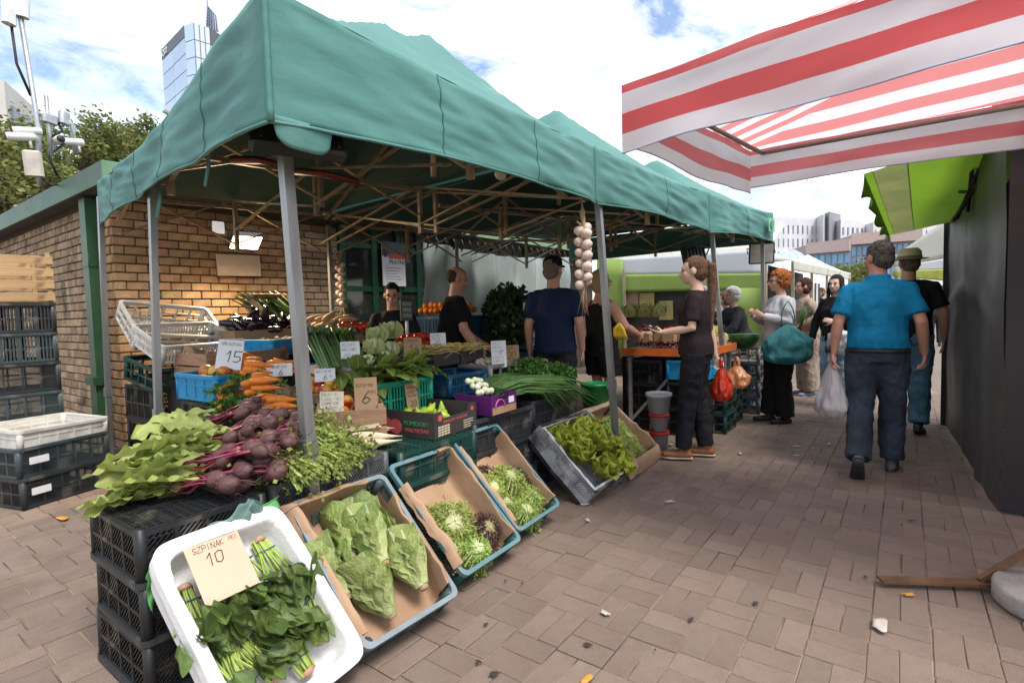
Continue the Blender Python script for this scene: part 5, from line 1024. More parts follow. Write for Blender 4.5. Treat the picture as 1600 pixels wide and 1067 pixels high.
for k in range(6):
    r = random.Random(k+5); b = MB(); y0 = 2.26+.065*k; x0 = 2.86+.03*k
    for i in range(75):
        L_ = r.uniform(.5, .95); a = -.34+.13*k*.3+r.gauss(0, .11); dr_ = Vector((math.cos(a), math.sin(a), 0)); h0 = .69+r.uniform(0, .09); sd = Vector((0, 0, 1))
        p = [Vector((x0, y0+r.gauss(0, .03), h0)), Vector((x0, y0, h0+.035))+dr_*L_*.35, Vector((x0, y0, h0+.01))+dr_*L_*.7, Vector((x0, y0, h0-.05-.12*r.random()*max(0, -a*3)))+dr_*L_]
        b.tube(p, [.004, .0045, .0035, .001], 4)
    o = tag(obj('spring_onion_bunch', b.mesh('spring_onion_bunch', m_chive)), 'bunch of long spring onion greens, %s of the spread' % ('front edge', 'second row', 'third row', 'fourth row', 'fifth row', 'back edge')[k], 'spring onions', 'spring onion bunches on the charcoal crates'); o['kind'] = 'stuff'
for k, (x, y, z, s_, m, lb, cat) in enumerate(((3.62, 2.52, .78, (.24, .2, .15), m_pars, 'big mound of flat leaf parsley behind the spring onions', 'parsley'), (3.92, 2.42, .74, (.18, .16, .12), m_pars, 'smaller parsley bunch at the right end of the stall', 'parsley'), (3.75, 2.9, .84, (.2, .16, .1), m_dill, 'dark heap of dill in front of the man in navy', 'dill'))):
    b = MB(); greens(b, (x, y, z-.02), s_, 3600, random.Random(k), (.016, .036), .8); o = tag(obj('herb_heap', b.mesh('herb_heap', m)), lb, cat); o['kind'] = 'stuff'
crate('deep blue basket crate below the wax beans', T(2.88, 2.68, .71), .42, .34, .16, 'slot', 'dblue'); crate('light grey basket crate of mushrooms behind a price list', T(3.42, 2.72, .72), .5, .34, .17, 'open', 'lgrey')
crate('dark teal crate under the grey basket crate', T(3.42, 2.7, .56), .5, .34, .15, 'open', 'dgreen')
m_mush = mat('mushroom_cap', (.62, .52, .4), (.5, .4, .28), scale=8, rough=.6, rnd=.1)
mm = lath('mushroom', [(0, -.03), (.012, -.03), (.012, -.005), (.032, -.004), (.03, .012), (.016, .026), (0, .03)], m_mush, 12)
pile('mushroom', 'pale mushroom in the light grey basket crate', 'mushroom', 'mushrooms in the grey basket crate', [mm], layers(3.42, 2.72, .86, .44, .28, .065, 2, .03, 4), 'up')
for k, x in enumerate((2.98, 3.28)):
    carton(('left', 'right')[k]+' black carton of yellow wax beans', T(x, 3.0, .90), .28, .36, .09, m_tray_p, notch=False, group='black cartons of wax beans'); r = random.Random(k+2); b = MB()
    for i in range(260):
        c = Vector((x+r.gauss(0, .075), 3.0+r.gauss(0, .09), .985+.055*r.random()**1.5)); c.x = min(x+.15, max(x-.15, c.x)); a = r.gauss(.4, .6); d = Vector((math.cos(a), math.sin(a), r.gauss(0, .18))); l = r.uniform(.05, .08)
        b.tube([c-d*l, c+Vector((0, 0, .008)), c+d*l], [.0025, .0045, .002], 5)
    o = tag(obj('wax_beans', b.mesh('wax_beans', m_bean)), ('left', 'right')[k]+' heap of yellow wax beans in a black carton', 'beans'); o['kind'] = 'stuff'
price('white card priced 15 stuck between the bean heaps', T(3.10, 3.02, 1.04) @ E(-.1, 0, -.5), .13, .1, [('FASOLA', .008, .072, .02), ('ZOLTA', .008, .046, .02), ('15', .04, .005, .032)])
price('tall white price list in front of the grey basket', T(3.30, 2.56, .86) @ E(-.05, 0, -.45), .13, .21, [('BOCZ 4', .01, .18, .02), ('KALA 5', .01, .15, .02), ('PIECZARK', .006, .12, .018), ('15', .06, .1, .02), ('BIALE 6', .01, .07, .02), ('KURKI 5', .01, .04, .02), ('KG - 4', .02, .01, .02)])
price('brown cardboard sign priced 20 beside the price list', T(3.52, 2.6, .88) @ E(-.05, 0, -.45), .14, .14, [('GRZYBY', .015, .105, .02), ('20', .03, .03, .055)], m_card)
crate('small blue crate of pink onions', T(4.0, 2.72, .66), .36, .3, .12, 'solid', 'dblue'); pile('onion', 'pink skinned onion in the small blue crate', 'onion', 'pink onions in the small blue crate', VG['onion'], layers(4.0, 2.72, .78, .34, .28, .07, 2, .045, 2), 'up')
row('%s black crate of the stack under the pink onions', 4.0, 2.72, 0, 3, Lx=.5, Wy=.4, H=.215, col='black')
# cabbages, kohlrabi, cauliflower, celery stalks
LV['cab'] = [leafmesh('leaf', m_cab, 1, .9, SP['oval'], .5, -.5, .12, 4, i, 8, 10, ep=3) for i in range(3)]
def cabbage(label, p, rad, m, seed, nl=7):
    t = thing('cabbage', label, 'cabbage', 'pale cabbages and cauliflowers', T(p)); b = MB(); b.lathe(ball(rad*.92, .92, 10), 20, wob=.22, seed=seed); obj('heart', b.mesh('heart', m), t); r = random.Random(seed)
    for i in range(nl): a = i*2.4; obj('leaf', LV['cab'][i % 3] if rad > .055 else LV['limp'][i % 4], t, rz(a) @ T(0, rad*.55, -rad*.9) @ E(1.05+.25*(i % 3), 0, 0) @ S(rad*1.5, rad*1.8, rad*1.3))
for i, (px, py, y, rad, m, lb) in enumerate(((590, 522, 3.15, .075, m_cab, 'pale cabbage at the back left under film'), (612, 515, 3.25, .085, m_cab, 'pale cabbage at the back, highest of the group'), (585, 540, 3.0, .07, m_cauli, 'cauliflower at the left of the cabbage group'), (608, 545, 2.98, .07, m_cauli, 'cauliflower in the middle of the cabbage group'), (625, 545, 3.05, .07, m_cab, 'pale cabbage at the right by the cardboard sign'), (552, 562, 2.85, .045, m_wonion, 'kohlrabi at the left edge with a price card'), (576, 562, 2.82, .05, m_wonion, 'kohlrabi in front of the cauliflowers'), (602, 556, 2.9, .05, m_cauli, 'small cauliflower at the front edge'))): cabbage(lb, P(px, py, y=y), rad*.88, m, i)
crate('light grey crate holding the kohlrabi and cauliflowers', T(2.4, 2.98, .87), .62, .34, .1, 'solid', 'lgrey')
m_cst = mat('bagged_celery_stalk', (.26, .38, .15), (.17, .29, .1), scale=6, rough=.35, transl=.15, rnd=.1)
for k in range(7):
    r = random.Random(k+31); px = 492+11*k; p0, p1 = P(px+20, 586, y=3.0), P(px-12, 520, y=3.42); t = thing('celery_stalks', 'film wrapped celery stalks, %s from the left' % ('first', 'second', 'third', 'fourth', 'fifth', 'sixth', 'seventh')[k], 'celery', 'wrapped celery stalks', T(p0)); b = MB()
    for i in range(9): o_ = Vector((r.gauss(0, .018), r.gauss(0, .018), r.gauss(0, .012))); b.tube([o_*.6, (p1-p0)*.5+o_, (p1-p0)+o_*1.3], [.011, .009, .006], 6)
    obj('stalks', b.mesh('stalks', m_cst), t); b = MB(); greens(b, p1-p0, (.06, .06, .05), 120, r, (.02, .04)); obj('leaf_tops', b.mesh('leaf_tops', m_cell if k % 2 else mat('bluish_celery_leaf', (.14, .24, .15), rough=.5)), t)['kind'] = 'stuff'
price('white card with three lines against the celery stalks', T(P(548, 560, y=2.9)) @ E(-.1, 0, -.55), .12, .11, [('SELER 5', .008, .08, .018), ('NACIOWY', .008, .05, .018), ('SZT', .02, .015, .018)])
price('brown cardboard sign priced 16 behind the leafy greens', T(P(645, 556, y=2.86)) @ E(-.1, .06, -.5), .13, .13, [('POMIDOR', .012, .1, .018), ('16', .04, .03, .05)], m_card)
pile('tomato', 'red tomato in the heap before the seller in black', 'tomato', 'tomatoes before the sellers', VG['tom'], layers(3.12, 3.32, 1.0, .42, .34, .07, 3, .052, 6), 'up', 1.05)
pile('red_pepper', 'red pepper behind the celery stalks', 'pepper', 'red peppers behind the celery', VG['tom'], [P(533+7*i, 512-3*(i % 2), y=3.5) for i in range(6)], sc_=1.1)
# left block: fruit crate, wooden crate, white crates
MB1 = T(1.70, 3.56, .79) @ rz(.04)
crate('bright blue crate of yellow mangoes', MB1, .44, .5, .17, 'solid', 'blue'); pile('mango', 'yellow mango in the bright blue crate', 'mango', 'mangoes in the blue crate', VG['mango'], [MB1 @ p for p in layers(0, 0, .11, .38, .44, .09, 2, .065, 5)])
price('large white sign priced 15 on the mangoes', MB1 @ T(-.06, -.1, .19) @ E(-.25, .12, -.75), .15, .19, [('GRUSZKA', .02, .155, .02), ('KG', .12, .155, .014), ('15', .05, .05, .07)])
price('white card standing behind the carrots', T(P(437, 588, y=3.15)) @ E(-.1, 0, -.6), .15, .08, [('CHAMPINI', .01, .05, .02), ('6', .07, .005, .04)]); crate('bright blue crate behind the carrots', T(2.2, 3.55, .8), .4, .36, .14, 'solid', 'blue')
MW = T(2.0, 4.12, .875) @ rz(.03)
wood_crate('open wooden crate with cardboard flaps below the white crates', MW, .62, .5, .19, 2, m_wood2)
b = MB(); b.box((-.13, -.002, 0), (.13, .002, .2)); tag(obj('cardboard_flap', b.mesh('cardboard_flap', m_card), None, MW @ T(-.18, .0, .07) @ E(-.8, .3, .2)), 'loose cardboard flap lying in the wooden crate', 'cardboard')
for k, (x, y, a) in enumerate(((.05, -.1, .3), (.18, .08, -.4))): b = MB(); b.grid(lambda u, v: Vector(((u-.5)*.26, (v-.5)*.2, .02*noise.noise(Vector((u*3, v*3, k))))), 8, 8); o = tag(obj('paper_sheet', b.mesh('paper_sheet', m_paper), None, MW @ T(x, y, .17) @ E(.1, .1, a)), ('left', 'right')[k]+' white paper sheet in the wooden crate', 'paper'); solid(o, .001)
price('greyish card leaning behind the priced sign', T(P(362, 556, y=3.75)) @ E(-.15, 0, -.6), .16, .12, [('CENA', .03, .085, .024), ('6', .06, .02, .05)], mat('grey_paper', (.5, .47, .46), rough=.8))
MWC = T(1.86, 4.55, 1.06) @ rz(.12) @ E(.38, -.0, 0)
crate('white display crate with a few pears, tilted forward', MWC, .62, .44, .15, 'slot', 'white'); crate('white empty crate leaning behind the pear crate', T(1.86, 4.86, 1.18) @ rz(.05) @ E(.62, .1, 0), .66, .44, .16, 'open', 'white'); crate('dark green crate under the tilted white crates', T(1.82, 4.62, .82) @ rz(.12) @ E(.2, 0, 0), .6, .44, .18, 'open', 'dgreen')
b = MB(); b.grid(lambda u, v: Vector(((u-.5)*.55, (v-.5)*.4, .02+.004*noise.noise(Vector((u*5, v*5, 0))))), 10, 10); o = tag(obj('paper_sheet', b.mesh('crate_paper', m_kraft), None, MWC), 'brown paper sheet in the tilted white crate', 'paper'); solid(o, .001)
pear = lath('pear', [(0, -.035), (.022, -.033), (.034, -.012), (.03, .012), (.017, .034), (.013, .05), (0, .056)], mat('brown_pear_skin', (.4, .28, .1), (.3, .2, .07), scale=12, rough=.5), 12)
pile('pear', 'brown pear in the tilted white crate', 'pear', 'pears in the tilted white crate', [pear], [MWC @ Vector((-.22+.11*i, -.16+.02*(i % 2), .05)) for i in range(5)])
row('%s black crate of the stack under the tilted crates', 1.85, 4.7, 0, 3, Lx=.6, Wy=.5, H=.27, col='black', inv=True)
MA = T(2.45, 4.45, 1.09)
crate('bright blue crate below the aubergines', T(2.40, 4.12, 1.0) @ rz(.2), .5, .36, .13, 'solid', 'blue')
pile('potato', 'brown potato in the blue crate below the aubergines', 'potato', 'potatoes below the aubergines', VG['potato'], layers(2.45, 4.15, 1.1, .4, .28, .08, 1, .05, 3, .2))
carton('brown carton under the heaped aubergines', T(2.5, 4.62, 1.08), .7, .5, .12, m_card, notch=False); pile('aubergine', 'dark aubergine in the heap under the wall lamp', 'aubergine', 'aubergines heaped under the lamp', VG['aub'], layers(2.5, 4.6, 1.2, .66, .46, .09, 2, .06, 2), sc_=.95)
pile('parsnip_root', 'brown parsnip in the heap right of the aubergines', 'parsnip', 'parsnips heaped at the back', VG['tan'], layers(3.1, 4.45, 1.14, .62, .5, .10, 3, .055, 2), lambda r: E(PI/2+r.gauss(0, .25), 0, 1.2+r.gauss(0, .5)))
carton('brown carton under the parsnips', T(3.1, 4.45, 1.03), .68, .5, .1, m_card, notch=False); t = thing('trestle_table', 'black clothed trestle under the parsnips', 'table', loc=(3.1, 4.45, 0)); b = MB(); b.bbox((-.34, -.27, .98), (.34, .27, 1.02), .01); obj('top', b.mesh('top', m_tarp2), t); b = MB(); b.box((-.33, -.26, 0), (.33, .26, .979)); obj('cloth', b.mesh('cloth', m_tarp2), t)
MK = T(2.86, 4.95, 1.22) @ rz(.25) @ E(.75, .0, 0)
wood_crate('pale wooden crate of leeks leaning against the brick wall', MK, .44, .6, .16, 2); m_leekg = mat('leek_green', (.055, .12, .035), (.09, .16, .04), scale=6, rough=.45, stretch=(6, 1, 6)); m_leekw = mat('leek_white', (.62, .62, .38), (.5, .55, .22), scale=6, rough=.4)
for i in range(9):
    r = random.Random(i); t = thing('leek', 'leek in the leaning wooden crate', 'leek', 'leeks in the leaning wooden crate', MK @ T(-.16+.04*i, -.2, .06+.03*(i % 3)) @ rz(r.gauss(0, .1))); b = MB(); b.tube([(0, 0, 0), (0, .2, .005)], [.016, .018], 9); obj('shaft', b.mesh('shaft', m_leekw), t)
    for k in range(5): b = MB(); a = r.gauss(0, .16); b.grid(lambda u, v: Vector((v*.42*math.sin(a)+(u-.5)*.045*(1-v*.7), .18+v*.40*math.cos(a), .005+.012*k-.05*v*v+.02*abs(u-.5))), 3, 8); obj('leaf', b.mesh('leaf', m_leekg), t)
# rear shelf behind the sellers
row('%s deep blue crate of the stack behind the sellers', 4.55, 4.3, 0, 3, Lx=.7, Wy=.5, H=.42, col='dblue', style='slot'); row('%s dark crate of the stack beside the blue ones', 5.3, 4.1, 0, 3, Lx=.7, Wy=.5, H=.42, col='black')
row('%s deep blue crate of the stack behind the man in navy', 4.9, 3.6, 0, 2, Lx=.7, Wy=.45, H=.42, col='dblue', style='slot')
pile('orange', 'orange on the rear shelf behind the sellers', 'orange', 'oranges on the rear shelf', VG['orange'], layers(4.6, 4.3, 1.33, .7, .4, .08, 2, .055, 2))
for i, (x, y) in enumerate(((4.95, 3.62), (5.15, 3.55), (5.3, 4.1))): price('small white card %s on the rear shelf' % ('left', 'middle', 'right')[i], T(x, y-.2, 1.3) @ E(-.1, 0, -.6), .1, .09, [('12', .03, .03, .04)])
b = MB(); r = random.Random(3)
for c in ((5.3, 4.0, 1.27), (5.6, 4.05, 1.3), (5.2, 3.9, 1.28), (5.05, 3.75, 1.02), (4.95, 3.6, .95), (5.5, 4.1, 1.36)): greens(b, c, (.36, .22, .3), 520, r, (.04, .09), .9)
o = tag(obj('kale_heap', b.mesh('kale_heap', m_dill)), 'dark heap of kale and greens on the rear shelf', 'kale'); o['kind'] = 'stuff'
# seller's scale
t = thing('shop_scale', 'seller scale with a tall display on a white pole', 'scale', T(P(636, 512, y=3.55)) and None, T(P(636, 515, y=3.6)))
b = MB(); b.tube([(0, 0, -.12), (0, 0, .1)], .014, 8); obj('pole', b.mesh('pole', m_whitep), t); b = MB(); b.bbox((-.055, -.02, .08), (.055, .02, .27), .008); obj('display_head', b.mesh('head', m_black), t, rz(-.4))
b = MB()
for k in range(3): b.box((-.042, -.0225, .11+.05*k), (.042, -.0205, .145+.05*k))
obj('display', b.mesh('display', mat('lcd_green', (.05, .1, .08), rough=.2)), t, rz(-.4)); b = MB(); b.bbox((-.16, -.14, -.17), (.16, .14, -.12), .01); obj('pan', b.mesh('pan', m_galv), t)
# garlic strings
def garlic(label, top, n, Lg, seed, s_=1.0):
    r = random.Random(seed); t = thing('garlic_string', label, 'garlic', 'garlic strings', T(top)); b = MB(); b.tube([(0, 0, .1), (0, 0, -Lg)], .012*s_, 6)
    for k in range(5): b.tube([(0, 0, -Lg*.9), (r.gauss(0, .02), r.gauss(0, .02), -Lg-.08), (r.gauss(0, .03), r.gauss(0, .03), -Lg-.2)], [.005, .004, .001], 4); b.tube([(0, 0, -.02), (r.gauss(0, .02), r.gauss(0, .015), .1+r.uniform(0, .08))], [.006, .008], 5)
    obj('plaited_stalks', b.mesh('stalks', m_straw), t)
    for i in range(n): a = i*2.1; obj('garlic_bulb', VG['garlic'][i % 3], t, T(.032*s_*math.cos(a), .032*s_*math.sin(a), -Lg*(i+.5)/n) @ rz(a) @ E(r.uniform(-.6, .6), -.9, 0) @ S(1.02*s_*r.uniform(.9, 1.15)))
garlic('string of pale garlic hanging on the middle canopy leg', P(912, 352, y=1.80), 17, .42, 1, 1.0); garlic('dry garlic string hanging at the end of the brick wall', P(531, 412, y=5.2), 16, .5, 2, .9)

# ================================================================== LAMPS AND THINGS UNDER THE CANOPY
m_lampoff = mat('lamp_glass', (.6, .58, .5), rough=.15)
def flood(label, p, tgt, w_, h_, lit=0, name='floodlight'):
    p = Vector(p); q = (p-Vector(tgt)).to_track_quat('Z', 'Y').to_matrix().to_4x4(); t = thing(name, label, 'floodlight', None, T(p) @ q)
    b = MB(); b.bbox((-w_/2, -h_/2, -.01), (w_/2, h_/2, .045), .012); obj('housing', b.mesh('housing', m_black), t)
    for i in range(6): b = MB(); b.box((-w_*.4+i*w_*.16-.004, -h_*.4, .045), (-w_*.4+i*w_*.16+.004, h_*.4, .062)); obj('cooling_fin', b.mesh('fin', m_black), t)
    b = MB(); b.box((-w_*.45, -h_*.43, -.014), (w_*.45, h_*.43, -.0105)); obj('lit_glass' if lit else 'glass', b.mesh('glass', mat('lit_lamp_glass', (.9, .8, .6), emit=(1, .72, .38), es=14) if lit else m_lampoff), t)
    b = MB(); b.tube([(-w_/2-.012, 0, .02), (-w_/2-.012, h_*.2, .09), (0, h_*.3, .12), (w_/2+.012, h_*.2, .09), (w_/2+.012, 0, .02)], .008, 6); obj('bracket', b.mesh('bracket', m_black), t)
    if lit:
        ld = bpy.data.lights.new('flood_beam', 'AREA'); ld.shape = 'RECTANGLE'; ld.size = w_*.85; ld.size_y = h_*.8; ld.energy = lit; ld.color = (1, .76, .48); ld.spread = math.radians(150)
        lo = bpy.data.objects.new('flood_beam', ld); COL.objects.link(lo); lo.parent = t; lo.matrix_local = T(0, 0, -.03)
    return t
flood('lit warm floodlight on the brick wall above the white board', P(384, 378, y=5.55), P(384, 378, y=5.55)+Vector((-.12, -.55, -1.0)), .30, .24, 30)
flood('small lit lamp under the middle canopy', P(864, 325, y=3.6), P(864, 325, y=3.6)+Vector((-.5, -.7, -.5)), .12, .08, 4)
flood('black floodlight tucked behind the near corner flap', P(462, 208, y=1.98), P(462, 208, y=1.98)+Vector((.3, .8, -.45)), .36, .24); flood('dark floodlight on the third canopy leg above the ponytail', P(1083, 400, y=1.8), P(1083, 400, y=1.8)+Vector((.6, .7, -.35)), .26, .2)
flood('square floodlight hanging on the far canopy corner', P(1190, 396, y=1.5), Vector((3.5, 0, 1.0)), .3, .27)
t = thing('wall_board', 'blank weathered board hung on the brick wall under the lamp', 'board', M=T(P(373, 415, y=5.93)) @ E(0, -.03, 0)); b = MB(); b.bbox((-.24, -.02, -.115), (.24, 0, .115), .004); obj('panel', b.mesh('panel', mat('weathered_board', (.56, .44, .32), (.46, .35, .25), scale=5, rough=.7)), t)
b = MB(); b.bbox((-.06, -.03, -.06), (.06, .0, .06), .01); tag(obj('junction_box', b.mesh('junction_box', m_whitep), None, T(P(340, 356, y=5.6))), 'white junction box beside the wall floodlight', 'electric box')
m_heat = mat('heater_rust', (.16, .035, .02), (.12, .03, .02), scale=6, rough=.5)
for k, (p0, p1) in enumerate((((365, 250), (450, 262)), ((455, 268), (560, 285)))):
    a, c = P(*p0, y=3.3), P(*p1, y=3.0); b = MB(); b.tube([a, a.lerp(c, .5)+Vector((0, 0, .02)), c], [(.05, .022)]*3, 8); tag(obj('radiant_heater', b.mesh('radiant_heater', m_heat)), ('left', 'right')[k]+' dark red radiant heater hung under the near canopy', 'heater', 'heaters under the near canopy')
p = P(783, 271, y=2.4); t = thing('dome_camera', 'round white camera hung under the canopy edge', 'camera', M=T(p)); b = MB(); b.lathe(ball(.05, 1, 8), 14); obj('dome', b.mesh('dome', m_whitep), t); b = MB(); b.lathe([(.022, 0), (.024, .012), (0, .014)], 12); obj('lens', b.mesh('lens', m_black), t, E(1.9, 0, .6) @ T(0, 0, .045)); b = MB(); b.tube([(0, 0, .04), (-.02, .02, .12), (0, 0, .2)], .01, 6); obj('stalk', b.mesh('stalk', m_whitep), t)
for k in range(2): b = MB(); a = P(738+16*k, 270-4*k, y=2.4); b.tube([a, a+Vector((.06, .02, .05))], [(.012, .003)]*2, 6); tag(obj('hanging_ribbon', b.mesh('hanging_ribbon', mat('pale_ribbon', (.3, .45, .4), rough=.6))), ('left', 'right')[k]+' pale ribbon end beside the dome camera', 'ribbon', 'ribbons under the canopy')

# ================================================================== CRATES BY THE BRICK WALL (LEFT)
def pc(px, py, z): v = P(px, py, z=z); return v
base = Vector((1.10, 5.42, 0))
crate('lower charcoal crate of the pair under the white crate', T(1.12, 5.30, 0) @ rz(.3), .62, .55, .22, 'diag', 'char', group='crates by the brick wall'); crate('upper charcoal crate with a white label under the white crate', T(1.11, 5.31, .215) @ rz(.3), .62, .55, .22, 'diag', 'bluegrey', group='crates by the brick wall')
crate('white plastic crate nested on the charcoal pair', T(1.12, 5.30, .40) @ rz(.3) @ E(.03, .02, 0), .6, .52, .16, 'solid', 'white', group='crates by the brick wall')
for k, z in enumerate((.12, .34)): b = MB(); b.box((-.06, -.003, -.025), (.06, 0, .025)); tag(obj('label_sticker', b.mesh('label_sticker', m_paper), None, T(1.12, 5.30, z) @ rz(.3) @ T(-.2, -.29, 0)), ('lower', 'upper')[k]+' white sticker on the charcoal crates by the wall', 'label')
for k, (c, st, lb) in enumerate((('black', 'slot', 'second lowest black crate of the tall stack by the brick wall'), ('bluegrey', 'diag', 'third crate from the bottom of the tall stack, bluish grey'), ('char', 'diag', 'fourth crate of the tall stack, dark'), ('bluegrey', 'slot', 'fifth crate of the tall stack, bluish grey'), ('char', 'slot', 'top plastic crate of the tall stack, under the wooden one'))):
    crate(lb, T(1.0, 6.0, .25+k*.245) @ rz(R.uniform(-.02, .02)),   .72, .5, .245, st, c, group='crates by the brick wall')
crate('bottom crate of the tall stack by the brick wall', T(1.0, 6.0, 0), .72, .5, .25, 'slot', 'black', group='crates by the brick wall')
wood_crate('pale wooden slatted crate on top of the tall stack', T(1.0, 6.0, 1.475), .72, .5, .40, 4, m_wood, gap=.018)
crate('small grey crate behind the tall stack', T(1.5, 6.75, .12), .4, .3, .18, 'solid', 'grey'); crate('small red crate on the grey one behind the stack', T(1.48, 6.75, .305), .36, .28, .07, 'solid', 'red'); crate('low grey crate on the ground behind the tall stack', T(1.5, 6.75, 0), .4, .3, .12, 'solid', 'grey')
m_stone = mat('dark_stone', (.06, .045, .035), (.1, .08, .06), scale=6, rough=.9, bump=.8, bscale=14)
b = MB(); b.lathe(ball(.17, .7, 9), 16, wob=.35, seed=3); tag(obj('stone_block', b.mesh('stone_block', m_stone), None, T(1.82, 5.62, .10)), 'dark rough stone at the foot of the brick corner', 'stone')
b = MB(); b.lathe(ball(.07, .7, 8), 10, wob=.4, seed=8); tag(obj('broken_brick', b.mesh('broken_brick', m_stone), None, T(1.46, 6.75, .42)), 'broken lump lying on the small red crate', 'stone')

# ================================================================== NEXT STALL: ORANGE TABLE
t = thing('orange_table', 'fruit table with an orange edge beyond the canopy leg', 'table', loc=(5.25, 1.55, 0)); m_or = mat('orange_paint', (.62, .14, .02), (.5, .1, .015), scale=6, rough=.5)
b = MB(); b.box((0, 0, .82), (1.1, .85, .86)); obj('top', b.mesh('top', m_wood2), t); b = MB(); b.box((-.02, -.02, .80), (-.001, .87, .875)); obj('orange_edge', b.mesh('edge', m_or), t); b = MB(); b.box((0, -.02, .80), (1.1, -.001, .875)); obj('orange_edge', b.mesh('edge', m_or), t)
for x, y in ((.05, .05), (1.05, .05), (.05, .8), (1.05, .8)): b = MB(); b.bar((x, y, 0), (x, y, .82), .035); obj('leg', b.mesh('leg', m_galv), t)
b = MB(); b.bar((.05, .8, .1), (.05, .2, .78), .03); obj('brace', b.mesh('brace', m_galv), t)
b = MB(); r = random.Random(9)
for i in range(900): b.lathe(ball(.011, 1, 4), 6, T(5.29+r.uniform(0, .5), 1.58+r.uniform(0, .72), .89+.06*r.random()))
o = tag(obj('cherry_heap', b.mesh('cherry_heap', m_cherry)), 'heap of dark cherries along the orange table edge', 'cherries'); o['kind'] = 'stuff'; b = MB()
for i in range(160): c = r.choice(((5.5, 1.7), (5.6, 2.25), (5.5, 1.95))); b.lathe(ball(.016, 1, 4), 7, T(c[0]+r.gauss(0, .07), c[1]+r.gauss(0, .06), 1.02+.06*r.random()))
o = tag(obj('radish_heap', b.mesh('radish_heap', m_redf)), 'bright red radishes and berries on the fruit table', 'radishes'); o['kind'] = 'stuff'
for k in range(5): t = carton(('brown punnet of mushrooms on the fruit table, %s of five' % ('first', 'second', 'third', 'fourth', 'last')[k]), T(5.36+.1*(k % 2), 1.68+.13*k, .93), .12, .12, .09, m_card, 'punnet', False, 'punnet', 'punnets on the fruit table'); pile('mushroom', 'small brown mushroom in a punnet on the fruit table', 'mushroom', 'mushrooms in the punnets', [mm], layers(5.36+.1*(k % 2), 1.68+.13*k, 1.02, .11, .11, .05, 1, .03, k), 'up', .9)
t = thing('banana_bunch', 'yellow bananas hanging over the orange table edge', 'bananas', M=T(P(968, 505, y=2.15)))
for k in range(5): b = MB(); b.tube([(0, 0, 0), (.02, -.02+.02*k, -.05), (.04-.01*k, -.03+.02*k, -.11), (.075-.005*k, -.045+.025*k, -.16)], [.007, .017, .018, .006], 7); obj('banana', b.mesh('banana', m_ban), t)
for k in range(14): b = MB(); r = random.Random(k); a = r.uniform(0, 6.3)
p = P(980, 485, x=5.6)
for k in range(3): cabbage('leafy green cabbage on the fruit table, %s' % ('left', 'middle', 'right')[k], p+Vector((.1, -.17*k, 0)), .085, m_leaf3, k+20, 9)
crate('blue crate under the orange table', T(5.55, 1.75, .56), .6, .4, .2, 'solid', 'blue'); row('%s black crate of the stack under the orange table', 5.55, 1.75, 0, 2, Lx=.6, Wy=.4, H=.27, col='black')
row('%s black crate of the second stack under the orange table', 5.6, 2.2, 0, 3, Lx=.6, Wy=.4, H=.25, col='black')
# crate stacks in the aisle beyond the ponytail
for k, (x, y, n, c, lb) in enumerate(((5.75, 1.62, 3, 'dgreen', 'stack in front of the third canopy leg'), (6.2, 1.66, 3, 'dgreen', 'stack just behind the third canopy leg'), (6.95, 1.55, 4, 'grey', 'stack beside the red haired woman'), (7.4, 1.75, 4, 'dblue', 'blue stack behind the red haired woman'))):
    for i in range(n): crate(('bottom', 'second', 'third', 'top')[i]+' crate of the '+lb, T(x, y, i*.2), .42, .36, .2, 'open', c if i < 3 else 'lgrey', group='crate stacks beyond the ponytailed woman')
t = thing('melon_table', 'white edged fruit table behind the crate stacks', 'table', loc=(6.3, 1.75, 0)); b = MB(); b.box((-.4, 0, .72), (1.5, 1.0, .78)); obj('top', b.mesh('top', m_white), t); b = MB(); b.box((-.38, .02, 0), (1.4, .98, .72)); obj('skirt', b.mesh('skirt', m_dark), t)
melon = lath('melon', ball(.07, 1, 8), mat('yellow_green_melon', (.5, .5, .12), (.4, .42, .08), scale=8, rough=.5, rnd=.2), 12); pile('melon', 'yellow green melon on the far fruit table', 'melon', 'melons on the far fruit table', [melon], layers(6.9, 2.15, .86, 1.1, .6, .15, 2, .1, 4))
for k in range(3): wood_crate('small pale wooden crate on the far fruit table, %s' % ('nearest', 'middle', 'farthest')[k], T(6.1+.28*k, 1.9, .78), .25, .3, .16, 2, m_wood)
b = MB(); b._add([Vector((.17*math.cos(a), 0, -.17*math.sin(a))) for a in [PI*i/14 for i in range(15)]], [tuple(range(15))]); o = obj('flesh', b.mesh('flesh', mat('watermelon_flesh', (.6, .05, .06), (.5, .04, .05), scale=20, rough=.35))); tm = thing('watermelon_half', 'cut red watermelon half behind the red haired woman', 'watermelon', M=T(P(1163, 522, x=6.55)) @ rz(-1.1)); o.parent = tm; b = MB(); b.lathe([(.175*math.sin(PI*i/14), -.175*math.cos(PI*i/14)) for i in range(8)], 20); obj('rind', b.mesh('rind', mat('watermelon_rind', (.03, .12, .03), rough=.4)), tm, T(0, .006, 0))
